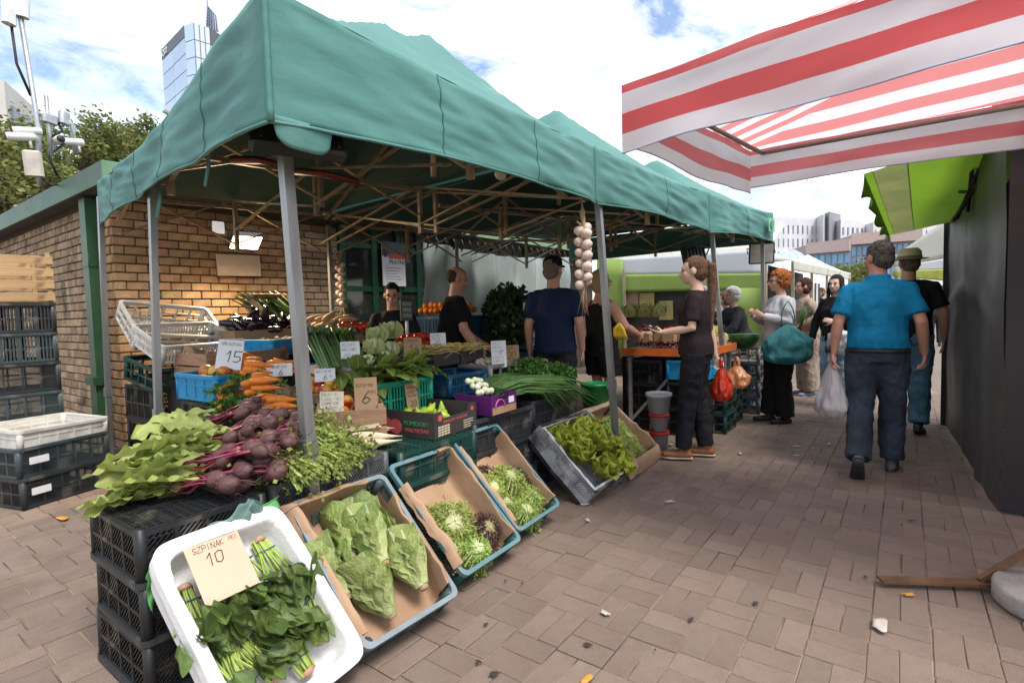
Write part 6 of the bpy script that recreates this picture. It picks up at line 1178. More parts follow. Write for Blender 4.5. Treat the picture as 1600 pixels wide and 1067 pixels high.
# buckets
def bucket(label, p, r_, h, m, lid=None, z0=0):
    t = thing('bucket', label, 'bucket', None, T(p[0], p[1], z0)); b = MB(); b.lathe([(r_*.82, 0), (r_, h), (r_*1.05, h), (r_*1.05, h-.015), (r_*1.01, h-.018)], 24); obj('body', b.mesh('body', m), t)
    if lid: b = MB(); b.lathe([(0, h+.004), (r_*.95, h+.004), (r_*1.08, h+.012), (r_*1.08, h-.02)], 24); obj('lid', b.mesh('lid', lid), t)
    return t
m_tub = mat('cloudy_tub_plastic', (.60, .60, .62), (.5, .5, .52), scale=6, rough=.3, transl=.3); m_rlid = mat('red_lid', (.6, .03, .03), rough=.4); bp = P(998, 690, z=0)
bucket('lowest tub with red lid beside the leaning crates', (4.72, 1.82), .085, .15, m_tub, m_rlid); bucket('middle tub with red lid in the tub stack', (4.72, 1.82), .085, .15, m_tub, m_rlid, .165); bucket('top cloudy tub of the tub stack', (4.72, 1.82), .11, .17, m_tub, m_tub, .33)
bucket('green bucket beside the parsley', (4.3, 2.25), .13, .30, mat('green_bucket_plastic', (.01, .22, .06), rough=.35), None, .33); row('%s black crate under the green bucket', 4.3, 2.25, 0, 2, Lx=.4, Wy=.34, H=.165, col='black')

# ================================================================== LITTER ON THE PAVING
m_lit = mat('dirty_white_paper', (.5, .46, .42), (.4, .36, .32), scale=20, rough=.8)
for i, (px, py, s_, lb) in enumerate(((1375, 975, .03, 'torn white paper scrap near the steel foot bar'), (945, 957, .014, 'small pinkish scrap in the middle of the aisle'), (1046, 783, .02, 'crumpled white scrap near the curly lettuce'), (918, 812, .014, 'white scrap by the mixed lettuce crate'), (1245, 697, .02, 'white paper strip on the aisle behind the ponytail'), (1296, 693, .015, 'white scrap near the white carrier bag'), (1244, 711, .012, 'tiny white scrap below the paper strip'), (915, 787, .02, 'white foam crumb at the corner of the film crate'), (1048, 694, .02, 'white scrap beside the brown shoes'), (1420, 928, .015, 'yellowish leaf scrap near the steel bar'), (1157, 708, .014, 'white scrap right of the brown shoes'), (98, 809, .028, 'orange lath piece at the left edge'), (917, 1060, .016, 'orange stub at the bottom edge'))):
    m = mat('orange_scrap', (.6, .28, .06), rough=.8) if 'orange' in lb or 'yellow' in lb else m_lit
    b = MB(); b.grid(lambda u, v: Vector(((u-.5)*3*s_*(1+.3*math.sin(v*5+i)), (v-.5)*s_*1.6, .002+.0025*abs(noise.noise(Vector((u*3+i, v*3, i)))))), 6, 4); o = tag(obj('litter', b.mesh('litter', m), None, T(P(px, py, z=.012)) @ rz(i*1.3)), lb, 'litter', 'litter on the paving'); solid(o, .002)
m_stain = mat('dark_grease_stain', (.045, .038, .033), rough=.6)
r = random.Random(12)
for i in range(14):
    b = MB(); q = P(r.uniform(700, 1500), r.uniform(800, 1060), z=0); s_ = r.uniform(.006, .02); b._add([(s_*(1+.4*math.sin(k*2.3+i))*math.cos(k*PI/6), s_*.6*(1+.4*math.cos(k*1.7+i))*math.sin(k*PI/6), 0) for k in range(12)], [tuple(range(12))])
    o = tag(obj('trodden_leaf', b.mesh('trodden_leaf', m_stain), None, T(q.x, q.y, .0125) @ rz(i)), 'dark trodden leaf bit on the aisle paving', 'litter', 'trodden bits on the aisle'); solid(o, .002)
# ================================================================== PEOPLE
m_skin = mat('skin', (.56, .33, .235), (.50, .28, .195), scale=6, rough=.5, bump=.05, bscale=90, spec=.35)
m_skinr = mat('ruddy_skin', (.50, .26, .18), (.43, .21, .145), scale=6, rough=.5, bump=.06, bscale=90, spec=.35)
m_skinp = mat('fair_skin', (.62, .42, .33), (.58, .38, .29), scale=6, rough=.5, bump=.04, bscale=90, spec=.35)
def cloth(n, c, c2=None, **k): return mat(n, c, c2 or tuple(v*.8 for v in c), scale=k.pop('scale', 5), rough=.85, bump=k.pop('bump', .5), bscale=k.pop('bscale', 15), spec=.15, **k)
m_eye = mat('dark_eye', (.02, .015, .012), rough=.2); m_lip = mat('lip', (.42, .16, .13), rough=.5)
V = Vector
def ell(b, c, r, M=None, n=12): b.lathe([(math.sin(PI*i/9), -math.cos(PI*i/9)) for i in range(10)], n, (M or Matrix()) @ T(c) @ S(*r)); return b
def curve3(a, m, c, n=7): return [V(a)*(1-t)**2+V(m)*2*t*(1-t)+V(c)*t*t for t in [i/n for i in range(n+1)]]
def folds(me, amp, sc_=14, seed=0, vert=.4):
    me.update(); nrm = [v.normal.copy() for v in me.vertices]
    for v, n in zip(me.vertices, nrm):
        p = v.co; q = V((p.x*sc_, p.y*sc_, p.z*sc_*vert+seed*3)); d = noise.noise(q)
        v.co = p+n*(amp*(1-2*abs(d))*1.2+amp*.5*noise.noise(q*2.3+V((0, p.z*9, 0)))-amp*.3)
    me.update()
def hand(b, wr, d, up, side, curl=.6, s_=1.0):
    """palm and five fingers; wr wrist, d direction of the hand, up = back of the hand, side = thumb side"""
    wr, d, up = V(wr), V(d).normalized(), V(up); up = (up-d*up.dot(d)).normalized(); sd = d.cross(up)*side
    b.tube([wr-d*.01, wr+d*.035*s_, wr+d*.085*s_], [(.028*s_, .016*s_), (.04*s_, .016*s_), (.038*s_, .012*s_)], 10, up=up)
    for k, (o_, l) in enumerate(((.030, .068), (.0105, .078), (-.0105, .074), (-.030, .058))):
        p = wr+d*.083*s_+sd*o_*s_; dd = d.copy(); pts = [p-d*.012]; ax = sd
        for j in range(4): pts.append(p.copy()); c = curl*(.35+.5*j)*.9; nd = (d*math.cos(c)-up*math.sin(c)); p = p+nd*l*s_/3
        b.tube(pts, [.0095*s_, .0095*s_, .009*s_, .008*s_, .007*s_][:len(pts)], 7)
    p = wr+d*.025*s_+sd*.03*s_; dd = (d*.75+sd*.7-up*.25*curl).normalized(); b.tube([p, p+dd*.03*s_, p+dd*.05*s_+(d-up*curl*.6)*.012*s_, p+dd*.055*s_+(d-up*curl*.9)*.036*s_], [.013*s_, .012*s_, .0105*s_, .008*s_], 7)
def person(label, pos, th, ht, o, group=None):
    """o: clothes and pose. Local frame: +Y forward, +X to the person's right, metres for a 1.72 m figure, scaled to ht"""
    s_ = ht/1.72; wd = o.get('wide', 1.0); t = thing('person', label, 'person', group, T(pos) @ rz(th) @ S(s_)); fem = o.get('fem', 0); lean = V(o.get('lean', (0, 0, 0)))
    sk = o.get('skin', m_skin); L = lambda p, k: V(p)+lean*k
    pel, wai, che, nek = V((0, 0, .93)), L((0, .005, 1.07), .3), L((0, .01, 1.27), .65), L((0, -.015, 1.455), 1)
    shw = (.152 if fem else .172)*wd; twist = o.get('twist', 0)
    sh = {-1: L((-shw*math.cos(twist), -.01-shw*math.sin(twist), 1.388), .9), 1: L((shw*math.cos(twist), -.01+shw*math.sin(twist), 1.388), .9)}
    hipw = .092*(1.04 if fem else 1)*wd
    dA = {-1: ((-.27, .0, 1.13), (-.27, .1, .88)), 1: ((.27, .0, 1.13), (.27, .1, .88))}; dL = {-1: ((-.1, .03, .5), (-.1, 0, .075)), 1: ((.1, .03, .5), (.1, 0, .075))}
    A = {k: [V(q) for q in o.get('armL' if k < 0 else 'armR', dA[k])] for k in (-1, 1)}; Lg = {k: [V(q) for q in o.get('legL' if k < 0 else 'legR', dL[k])] for k in (-1, 1)}
    belly = o.get('belly', 0)
    def torso(b, g):
        b.tube([pel-V((0, 0, .10)), pel, wai, che, sh[-1].lerp(sh[1], .5)+V((0, 0, -.03)), nek-V((0, 0, .02))], [(.15*wd+g, .11+g), (.168*wd+g, .122+g+belly*.4), ((.135 if fem else .152)*wd+g, .105+g+belly), (.165*wd+g, .122+g+belly*.4), (shw*.92+g, .088+g), (.07+g*.5, .065+g*.5)], 18, up=V((0, 1, 0)))
    hd = nek+V(o.get('headoff', (0, .035, .155))); HM = T(hd) @ rz(o.get('hturn', 0)) @ E(o.get('hnod', 0), 0, 0)
    b = MB(); torso(b, -.012)
    b.tube([nek-V((0, 0, .06)), nek+V((0, .005, .02)), hd-V((0, .01, .05))], [.068, .058*(.88 if fem else 1.05), .056*(.88 if fem else 1.05)], 12)
    ell(b, (0, -.012, .025), (.076, .097, .092), HM, 16); ell(b, (0, .028, -.03), (.060, .066, .082), HM, 14); ell(b, (0, .058, -.085), (.034, .028, .024), HM); ell(b, (0, .075, .022), (.05, .018, .014), HM)
    b.tube([HM @ V((0, .082, .012)), HM @ V((0, .103, -.018)), HM @ V((0, .112, -.032)), HM @ V((0, .09, -.042))], [.008, .012, .0155, .012], 8); ell(b, (0, .086, -.062), (.026, .012, .011), HM)
    for k in (-1, 1): ell(b, (k*.078, -.008, -.008), (.012, .022, .034), HM, 8); ell(b, (k*.036, .062, -.028), (.024, .02, .022), HM, 8)
    for k in (-1, 1):
        e, w_ = A[k]; fat = o.get('arm', 1.0); b.tube([sh[k].lerp(nek, .25)-V((0, 0, .035)), sh[k]-V((0, 0, .015)), sh[k].lerp(e, .4), e, e.lerp(w_, .35), w_], [.045*fat, .05*fat, .047*fat, .042*fat, .042*fat, .027*fat**.5], 12)
        d = o.get('hdL' if k < 0 else 'hdR', tuple((w_-e).normalized())); hand(b, w_, d, o.get('huL' if k < 0 else 'huR', (k, 0, .0)), (1 if o.get('thR' if k > 0 else 'thL', 1) else -1)*(k), o.get('curlL' if k < 0 else 'curlR', .6), 1.0 if not fem else .92)
        kn, an = Lg[k]; hp = V((k*hipw, 0, .9)); b.tube([hp+V((0, 0, .03)), hp.lerp(kn, .3), kn, kn.lerp(an, .35)+V((0, -.012, 0)), an], [.084, .074, .05, .05, .036], 12)
    me = empty_mesh_union(b, .0105 if ht < 1.69 and pos[0] > 6 else .0095, 3, 'body'); me.materials.append(sk); me.polygons.foreach_set('use_smooth', [True]*len(me.polygons)); obj('body', me, t)
    for k in (-1, 1):
        q = MB(); ell(q, (k*.032, .082, .004), (.012, .008, .006), HM, 8); obj('eye', q.mesh('eye', m_eye), t); q = MB(); ell(q, (k*.033, .088, .026), (.018, .005, .004), HM, 8); obj('eyebrow', q.mesh('eyebrow', o.get('hairm', m_eye)), t)
    q = MB(); ell(q, (0, .0955, -.062), (.021, .005, .005), HM, 8); obj('lips', q.mesh('lips', m_lip), t)
    def garment(name, b, m, amp=.006, vox=.012, seed=1, it=3, vert=.4): me = empty_mesh_union(b, vox, it, name); folds(me, amp, 13, seed, vert); me.materials.append(m); me.polygons.foreach_set('use_smooth', [True]*len(me.polygons)); return obj(name, me, t)
    # trousers
    kind = o.get('pants', 'long'); b = MB(); loose = o.get('loose', .014); fl = .9
    b.tube([pel+V((0, 0, .10)), pel, pel-V((0, 0, .1))], [((.138 if fem else .155)*wd+loose*.5, .108+belly*.7+loose*.4), (.172*wd+loose*.6, .125+loose), (.15*wd+loose, .115+loose)], 18, up=V((0, 1, 0)))
    for k in (-1, 1):
        kn, an = Lg[k]; hp = V((k*hipw, 0, .88)); end = an+V((0, 0, .005)) if kind == 'long' else hp.lerp(kn, .62)
        pts = [hp+V((0, 0, .04)), hp.lerp(kn, .3), kn, kn.lerp(an, .4), end] if kind == 'long' else [hp+V((0, 0, .04)), hp.lerp(kn, .3), end]
        b.tube(pts, ([.095+loose*.6, .09+loose, .066+loose, .06+loose*1.3, .055+loose*1.4] if kind == 'long' else [.098+loose, .1+loose, .095+loose]), 14)
    garment('trousers' if kind == 'long' else 'shorts', b, o['pm'], .007, .0115, 2, 2, .8)
    # top
    b = MB(); g = o.get('fit', .016); hem = o.get('hem', .88); z0 = pel-V((0, 0, .93-hem))
    b.tube([z0, pel+V((0, 0, .06)), wai, che, sh[-1].lerp(sh[1], .5)+V((0, 0, -.02)), nek-V((0, 0, .012))], [(.176*wd+g, .128+g+belly*.5), (.168*wd+g, .124+g+belly*.8), ((.142 if fem else .158)*wd+g, .11+g+belly), (.17*wd+g, .125+g+belly*.4), (shw*.92+g*.8, .092+g), (.078+g*.4, .074+g*.4)] if o.get('top') != 'tank' else [(.176*wd+g, .128+g), (.17*wd+g, .125+g), (.145*wd+g, .112+g), (.17*wd+g, .126+g), (.11, .09), (.03, .03)], 20, up=V((0, 1, 0)))
    sl = o.get('sleeve', .42)
    if o.get('top') != 'tank':
        for k in (-1, 1):
            e, w_ = A[k]; fat = o.get('arm', 1.0); r0 = .062*fat+g*.4
            s2 = sh[k]-V((0, 0, .018))
            if sl < 1: b.tube([sh[k].lerp(nek, .5)-V((0, 0, .03)), s2, s2.lerp(e, sl*.8), s2.lerp(e, sl*1.55)], [r0*.78, r0*1.0, r0*.98, r0*1.04], 12)
            else: b.tube([sh[k].lerp(nek, .5)-V((0, 0, .03)), s2, sh[k].lerp(e, .5), e, e.lerp(w_, .5), e.lerp(w_, .96)], [r0*.78, r0*1.0, r0*.93, r0*.84, r0*.72, r0*.58], 12)
        if o.get('collar'): b.tube([nek-V((0, 0, .03)), nek+V((0, .0, .025))], [.078, .074], 14)
    garment('jacket' if sl >= 1 else 'shirt', b, o['tm'], o.get('fold', .006), .0115, 5, 2)
    if o.get('belt'): q = MB(); q.tube([pel+V((0, 0, -.018)), pel+V((0, 0, .004))], [(.172*wd+.024, .125+.032+belly*.3)]*2, 20, up=V((0, 1, 0))); obj('belt', q.mesh('belt', m_black), t)
    # shoes
    for k in (-1, 1):
        kn, an = Lg[k]; fd = V(o.get('ftL' if k < 0 else 'ftR', (k*.12, 1, 0))).normalized(); dn = V(o.get('fdL' if k < 0 else 'fdR', (0, 0, -1))); q = MB(); a0 = an+V((0, 0, -.005)); sb = a0+dn*.045
        q.tube([sb-fd*.075, sb-fd*.06, sb, sb+fd*.09, sb+fd*.16, sb+fd*.185], [(.02, .02), (.036, .036), (.04, .042), (.046, .033), (.038, .024), (.012, .012)], 12, up=-dn if abs(fd.dot(dn)) < .9 else V((1, 0, 0))); ell(q, a0-fd*.01, (.042, .05, .045))
        me = empty_mesh_union(q, .009, 2, 'shoe'); me.materials.append(o.get('sm', m_black)); shoe = obj('shoe', me, t)
        q = MB(); c0 = sb+dn*.03; q.tube([c0-fd*.078, c0, c0+fd*.1, c0+fd*.182], [(.03, .012), (.04, .012), (.048, .012), (.02, .010)], 12, up=-dn if abs(fd.dot(dn)) < .9 else V((1, 0, 0))); obj('sole', q.mesh('sole', o.get('sole', m_black)), shoe)
    # hair
    hs = o.get('hair'); hm = o.get('hairm', m_eye)
    if hs:
        b = MB()
        if hs in ('short', 'pony', 'bob', 'curly', 'long'):
            gx = {'curly': .02, 'bob': .01, 'long': .008}.get(hs, .004)
            ell(b, (0, -.024, .038), (.077+gx, .095+gx, .088+gx), HM, 18); ell(b, (0, -.05, -.01), (.074+gx, .062+gx, .085), HM, 14)
        if hs == 'fringe': ell(b, (0, -.05, .015), (.080, .068, .07), HM, 16)
        if hs in ('bob', 'curly'): ell(b, (0, -.03, -.05 if hs == 'bob' else -.02), (.088, .066, .075), HM, 14)
        if hs == 'long': b.tube([HM @ V((0, -.05, 0)), HM @ V((0, -.075, -.12)), HM @ V((0, -.085, -.24))], [(.08, .05), (.095, .045), (.08, .025)], 12); [b.tube([HM @ V((k*.06, .0, .03)), HM @ V((k*.085, .01, -.09)), HM @ V((k*.09, .0, -.22))], [.03, .026, .012], 8) for k in (-1, 1)]
        if hs == 'pony': ell(b, (0, -.105, .055), (.028, .03, .028), HM, 10); b.tube([HM @ V((0, -.1, .06)), HM @ V((.01, -.15, .04)), HM @ V((.02, -.155, -.1)), HM @ V((.02, -.14, -.3)), HM @ V((.02, -.13, -.48)), HM @ V((.02, -.12, -.58))], [.024, .034, .04, .038, .028, .006], 10)
        me = empty_mesh_union(b, .008, 2, 'hair'); folds(me, .004 if hs != 'curly' else .009, 30, 3, .3 if hs == 'pony' else 1)
        if hs in ('short', 'pony', 'curly', 'bob', 'long'):      # free the face
            iv_ = HM.inverted()
            for v in me.vertices:
                p = iv_ @ v.co
                if p.y > .045 and p.z < .07: p.y = .045-(p.y-.045)*.2; v.co = HM @ p
        me.materials.append(hm); me.polygons.foreach_set('use_smooth', [True]*len(me.polygons)); obj('hair', me, t)
        if hs == 'pony': q = MB(); q.tube([HM @ V((0, -.108, .06)), HM @ V((.004, -.122, .056))], .028, 10); obj('hair_tie', q.mesh('tie', m_black), t)
    if o.get('glasses'):
        q = MB()
        for k in (-1, 1): q.tube([HM @ V((k*.034+.022*math.cos(a), .1, .002+.017*math.sin(a))) for a in [2*PI*i/12 for i in range(13)]], .0022, 5); q.tube([HM @ V((k*.056, .1, .006)), HM @ V((k*.08, .0, .006))], .0022, 5)
        obj('glasses', q.mesh('glasses', m_black), t)
    hw = o.get('hat')
    if hw == 'cap': q = MB(); q.lathe([(.088, .035), (.09, .06), (.082, .1), (.05, .128), (0, .136)], 18, HM @ T(0, -.012, 0) @ S(1, 1.14, 1)); q.grid(lambda u, v: HM @ V(((u-.5)*.15, .085+v*.075*math.sin(u*PI)**.4, .045-.015*v)), 10, 4); obj('cap', q.mesh('cap', cloth('black_cap', (.012, .012, .014))), t)
    if hw == 'hat': q = MB(); q.lathe([(.098, .03), (.096, .06), (.092, .105), (.07, .135), (.03, .125), (0, .12)], 22, HM @ T(0, -.012, 0) @ S(1, 1.15, 1)); q.lathe([(.09, .034), (.13, .03), (.15, .038), (.13, .036), (.09, .04)], 26, HM @ T(0, -.012, 0) @ S(1, 1.12, 1)); obj('straw_hat', q.mesh('straw_hat', mat('pale_straw', (.56, .50, .36), (.46, .4, .27), scale=30, rough=.8, bump=.3, bscale=120)), t); q = MB(); q.lathe([(.1, .042), (.0985, .062)], 22, HM @ T(0, -.012, 0) @ S(1, 1.15, 1)); obj('hat_band', q.mesh('band', cloth('hat_band', (.2, .17, .1))), t)
    return t, (lambda p: T(pos) @ rz(th) @ S(s_) @ V(p)), A
def bag(name, label, top, Lg, w_, dp, m, yaw, seed, neck=.3, strap=None, fold=.03, cat='bag'):
    b = MB(); n = 10
    def f(u, v):
        a = u*2*PI; pr = (.05+.95*min(1, v/neck)**.8)*(1 if v < .82 else math.sqrt(max(0, 1-((v-.82)/.18)**2))*.9+.02)
        x, y = w_*pr*math.cos(a), dp*pr*math.sin(a); q = fold*(noise.noise(Vector((math.cos(a)*3, math.sin(a)*3+seed, v*4)))+.8*noise.noise(Vector((math.cos(a)*7, math.sin(a)*7+seed, v*2.5))))*min(1, v*3)
        return Vector((x*(1+q/w_), y*(1+q/max(dp, .05)), -Lg*v))
    b.grid(f, 48, 26); t = thing(name, label, cat, None, T(top) @ rz(yaw)); obj('sack', b.mesh('sack', m), t)
    if strap:
        for k in (-1, 1): q = MB(); q.tube(curve3((k*w_*.25, 0, -.02), (k*w_*.35, 0, strap*.6), (0, 0, strap)), [(.014, .004)]*8, 6); obj('handle', q.mesh('handle', m), t)
    return t
jean = lambda n, c: cloth(n, c, tuple(v*2.2 for v in c), scale=4, bump=.45, bscale=34, ramp=(.4, .7))
# -- man in the turquoise polo, walking away with a white bag
m_turq = cloth('turquoise_polo', (.008, .19, .36), (.006, .155, .30)); m_jean1 = jean('dark_jeans', (.024, .031, .044)); m_runner = mat('grey_trainer', (.05, .05, .055), (.1, .1, .1), scale=20, rough=.7)
W, wl_, _ = person('man in turquoise polo and dark jeans walking away with a white bag', (4.88, .17, 0), -PI/2+.05, 1.735, dict(wide=1.05, belly=.03, arm=.95, tm=m_turq, pm=m_jean1, sleeve=.5, collar=1, hem=.94, belt=1, fit=.02, fold=.007, skin=m_skinr, hair='short', hairm=cloth('greying_dark_hair', (.035, .028, .024), (.12, .11, .1), scale=40), hturn=.75, lean=(0, .03, 0),
  armL=((-.25, -.05, 1.13), (-.28, -.03, .89)), armR=((.26, -.06, 1.13), (.285, .05, .90)), legL=((-.10, -.02, .49), (-.11, -.26, .14)), legR=((.1, .10, .5), (.1, .10, .085)), ftL=(-.05, .45, -.9), fdL=(0, -.9, -.45), sm=m_runner, curlL=1.5, curlR=1.3, loose=.02))
m_wbag = mat('white_carrier_film', (.72, .70, .70), (.6, .57, .57), scale=6, rough=.3, transl=.4, bump=.3, bscale=22)
hp = wl_((-.28, -.0, .82)); bag('carrier_bag', 'full white carrier bag in the hand of the man in turquoise', hp+V((0, .01, .02)), .47, .145, .11, m_wbag, .6, 3, .75, .06)
b = MB(); b.tube([wl_((-.335, -.03, .925)), wl_((-.298, -.03, .925))], .032, 12); obj('watch', b.mesh('watch', m_black), W, W.matrix_world.inverted() if False else (T((4.88, .17, 0)) @ rz(-PI/2+.05) @ S(1.735/1.72)).inverted())
# -- man in the straw hat
_, wl_, _ = person('man in straw hat and black shirt ahead of the man in turquoise', (6.62, -.02, 0), -PI/2-.05, 1.78, dict(wide=1.05, tm=cloth('black_tee', (.014, .013, .014)), pm=jean('mid_blue_jeans', (.05, .10, .14)), sleeve=.5, hem=.86, skin=m_skinr, hair='short', hairm=cloth('grey_brown_hair', (.12, .09, .07)), hat='hat', hturn=.4, legL=((-.1, .08, .5), (-.1, .1, .085)), legR=((.1, -.03, .5), (.1, -.16, .10)), ftR=(.1, .8, -.3), fdR=(0, -.4, -.9), armL=((-.28, .0, 1.12), (-.28, .1, .88)), curlL=1.4, loose=.02))
hp = wl_((-.28, .12, .80)); bag('black_bag', 'black bag hanging in the hand of the man in the hat', hp, .36, .13, .08, mat('black_bag_film', (.012, .012, .014), rough=.4), .4, 5, .5, .05)
# -- ponytailed woman
PT = (4.54, 1.42, 0); _, wl_, _ = person('young woman with long ponytail, dark tee and black trousers holding a phone', PT, .15, 1.70, dict(fem=1, wide=.9, arm=.85, tm=cloth('dark_brown_tee', (.026, .018, .02)), pm=cloth('black_jeans', (.013, .014, .017), bscale=50), sleeve=.5, hem=.90, skin=m_skinp, hair='pony', hairm=cloth('light_brown_hair', (.15, .085, .05), (.09, .05, .03), scale=30, bump=.5, bscale=60), hturn=.12, sm=mat('tan_leather', (.23, .09, .03), (.18, .07, .025), scale=8, rough=.5), sole=mat('pale_sole', (.5, .42, .33), rough=.7),
  armL=((-.21, .0, 1.13), (-.17, .24, 1.10)), armR=((.27, -.08, 1.12), (.29, -.12, .86)), hdL=(.1, .9, .25), huL=(.2, .2, -.9), curlL=.5, curlR=1.4, legL=((-.09, .06, .5), (-.09, .10, .1)), legR=((.085, .0, .5), (.085, -.06, .1)), ftL=(-.25, 1, 0), ftR=(-.1, 1, 0), loose=.008))
p = wl_((-.155, .335, 1.135)); b = MB(); b.bbox((-.037, -.075, 0), (.037, .075, .009), .003); t = thing('phone', 'dark phone in the hand of the ponytailed woman', 'phone', M=T(p) @ rz(.15) @ E(.35, .15, 0)); obj('case', b.mesh('case', m_black), t); b = MB(); b.box((-.033, -.07, .0092), (.033, .07, .0098)); obj('screen', b.mesh('screen', m_glass), t)
m_rbag = mat('red_bag_film', (.62, .03, .02), (.5, .05, .02), scale=6, rough=.22, transl=.45, bump=.35, bscale=24, spec=.6); m_obag = mat('amber_bag_film', (.55, .22, .08), (.6, .3, .14), scale=6, rough=.22, transl=.4, bump=.35, bscale=24, spec=.6)
hp = wl_((.28, -.17, .79)); bag('red_bag', 'shiny red carrier bag of the ponytailed woman', hp+V((.0, 0, 0)), .33, .1, .085, m_rbag, .3, 8, .6, .06); bag('amber_bag', 'amber carrier bag behind the red one', hp+V((.12, -.10, -.0)), .22, .11, .085, m_obag, .9, 9, .5, .06)
# -- ginger haired woman with the teal bag
m_card2 = cloth('pale_cardigan', (.50, .50, .53), bump=.4, bscale=60); _, wl_, _ = person('ginger haired woman in pale cardigan with a teal shoulder bag', (6.42, 1.10, 0), .62, 1.645, dict(fem=1, wide=1.08, belly=.03, tm=m_card2, pm=cloth('black_slacks', (.014, .013, .012)), sleeve=1, hem=.72, skin=m_skin, hair='curly', hairm=cloth('ginger_hair', (.36, .12, .04), (.26, .085, .03), scale=30, bump=.6, bscale=60), glasses=1, arm=1.08, armL=((-.25, .02, 1.15), (-.12, .25, 1.22)), armR=((.24, .08, 1.15), (.08, .28, 1.24)), hdL=(.5, .5, .5), huL=(-.7, .4, 0), hdR=(-.5, .5, .5), curlL=1.2, curlR=1.2, legL=((-.085, .02, .5), (-.085, -.02, .08)), legR=((.085, .04, .5), (.09, .08, .08)), loose=.03, sm=m_black))
b = MB(); b.grid(lambda u, v: V(((u-.5)*.12, .128+.02*math.sin(v*3), .0-v*.4)), 6, 8); 
m_teal = cloth('teal_shopper', (.03, .14, .15), (.05, .18, .19), scale=40, bump=.3, bscale=90)
hp = wl_((-.30, .06, 1.13)); bag('teal_bag', 'large teal shopper on the shoulder of the ginger haired woman', hp, .42, .24, .07, m_teal, .62+PI/2-.1, 4, .4, .24, .04)
# -- woman in beige with the red net
_, wl_, _ = person('brown haired woman in beige jacket and trousers with a red net bag', (8.5, 1.10, 0), .5, 1.64, dict(fem=1, wide=1.06, tm=cloth('beige_jacket', (.34, .26, .2)), pm=cloth('beige_trousers', (.33, .26, .2)), sleeve=1, hem=.84, skin=m_skin, hair='bob', hairm=cloth('dark_brown_hair', (.07, .035, .025), bump=.5, bscale=60), lean=(0, .05, -.01), armL=((-.3, -.02, 1.16), (-.22, .2, 1.02)), loose=.035, sm=mat('grey_sneaker', (.25, .27, .31), rough=.7), sole=mat('white_sole', (.7, .7, .7), rough=.6)))
t = bag('red_net', 'red net bag with spring onions held by the woman in beige', wl_((-.26, .2, .98)), .38, .12, .08, m_rbag, .8, 6, .35, .06)
b = MB(); r = random.Random(2)
for i in range(22): b.tube([V((0, 0, -.05)), V((r.gauss(0, .03), r.gauss(0, .03), .15)), V((r.gauss(-.05, .05), r.gauss(0, .05), .32))], [.006, .005, .001], 4)
obj('spring_onion_greens', b.mesh('greens', m_chive), t)['kind'] = 'stuff'
# -- young woman with the white shoulder bag
yp = (7.75, .69, 0); _, wl_, _ = person('dark haired young woman in black jacket with a white tote', yp, 1.15, 1.62, dict(fem=1, tm=cloth('black_jacket', (.016, .016, .017)), pm=jean('light_blue_jeans', (.17, .26, .34)), sleeve=1, hem=.86, skin=m_skinp, hair='long', hairm=cloth('very_dark_hair', (.035, .02, .017), bump=.5, bscale=60), armL=((-.24, .04, 1.13), (-.1, .24, 1.13)), hdL=(.6, .5, .2), curlL=1.2, loose=.02, sm=mat('white_trainer', (.6, .6, .6), rough=.6), hturn=.1))
t = bag('white_tote', 'white tote bag hanging before the young woman in black', wl_((-.18, .2, 1.02)), .30, .17, .08, m_white, 1.0, 7, .15)
b = MB(); b.tube([wl_((-.18, .2, 1.0)), wl_((-.16, .19, 1.2)), wl_((-.1, .1, 1.44)), wl_((-.08, -.02, 1.47))], [(.02, .006)]*4, 6); obj('strap', b.mesh('strap', m_white), t, (T(wl_((-.18, .2, 1.02))) @ rz(1.0)).inverted())
# -- shoppers at the far fruit table
person('white haired woman in dark hooded coat reaching over the fruit', (7.75, 1.82, 0), .75, 1.55, dict(fem=1, wide=1.12, tm=cloth('charcoal_coat', (.035, .035, .04)), pm=cloth('dark_trousers', (.03, .03, .035)), sleeve=1, hem=.75, hair='curly', hairm=cloth('white_hair', (.6, .59, .58), bump=.5, bscale=60), lean=(0, .12, -.03), armL=((-.25, .25, 1.1), (-.15, .5, .98)), armR=((.25, .25, 1.1), (.15, .5, .98)), skin=m_skin, fit=.03))
person('brown haired girl in pale top beside the white haired woman', (8.15, 2.12, 0), .5, 1.48, dict(fem=1, tm=cloth('pale_grey_top', (.45, .46, .5)), pm=cloth('dark_skirt', (.03, .03, .035)), sleeve=1, hem=.8, hair='bob', hairm=cloth('auburn_hair', (.16, .08, .05)), skin=m_skin))
p = P(1098, 445, x=7.6); person('person in light blue shirt behind the ponytailed woman', (p.x, p.y, 0), .4, 1.56, dict(fem=1, tm=cloth('light_blue_shirt', (.13, .30, .47)), pm=cloth('dark_trousers2', (.04, .04, .05)), sleeve=1, hair='short', hairm=cloth('grey_hair', (.45, .44, .43))))
p = P(1463, 440, d=15); person('distant shopper in grey far down the aisle', (p.x, p.y, 0), -1.4, 1.68, dict(tm=cloth('grey_shirt', (.2, .2, .21)), pm=cloth('navy_trousers', (.03, .035, .05)), hair='short', hairm=cloth('brown_hair', (.1, .06, .04))))
p = P(1283, 468, d=14); person('distant shopper in black beside the clothing stall', (p.x, p.y, 0), 1.0, 1.66, dict(fem=1, tm=cloth('black_top', (.02, .02, .022)), pm=cloth('black_skirt', (.02, .02, .022)), sleeve=1, hair='bob', hairm=cloth('pale_brown_hair', (.25, .16, .1))))
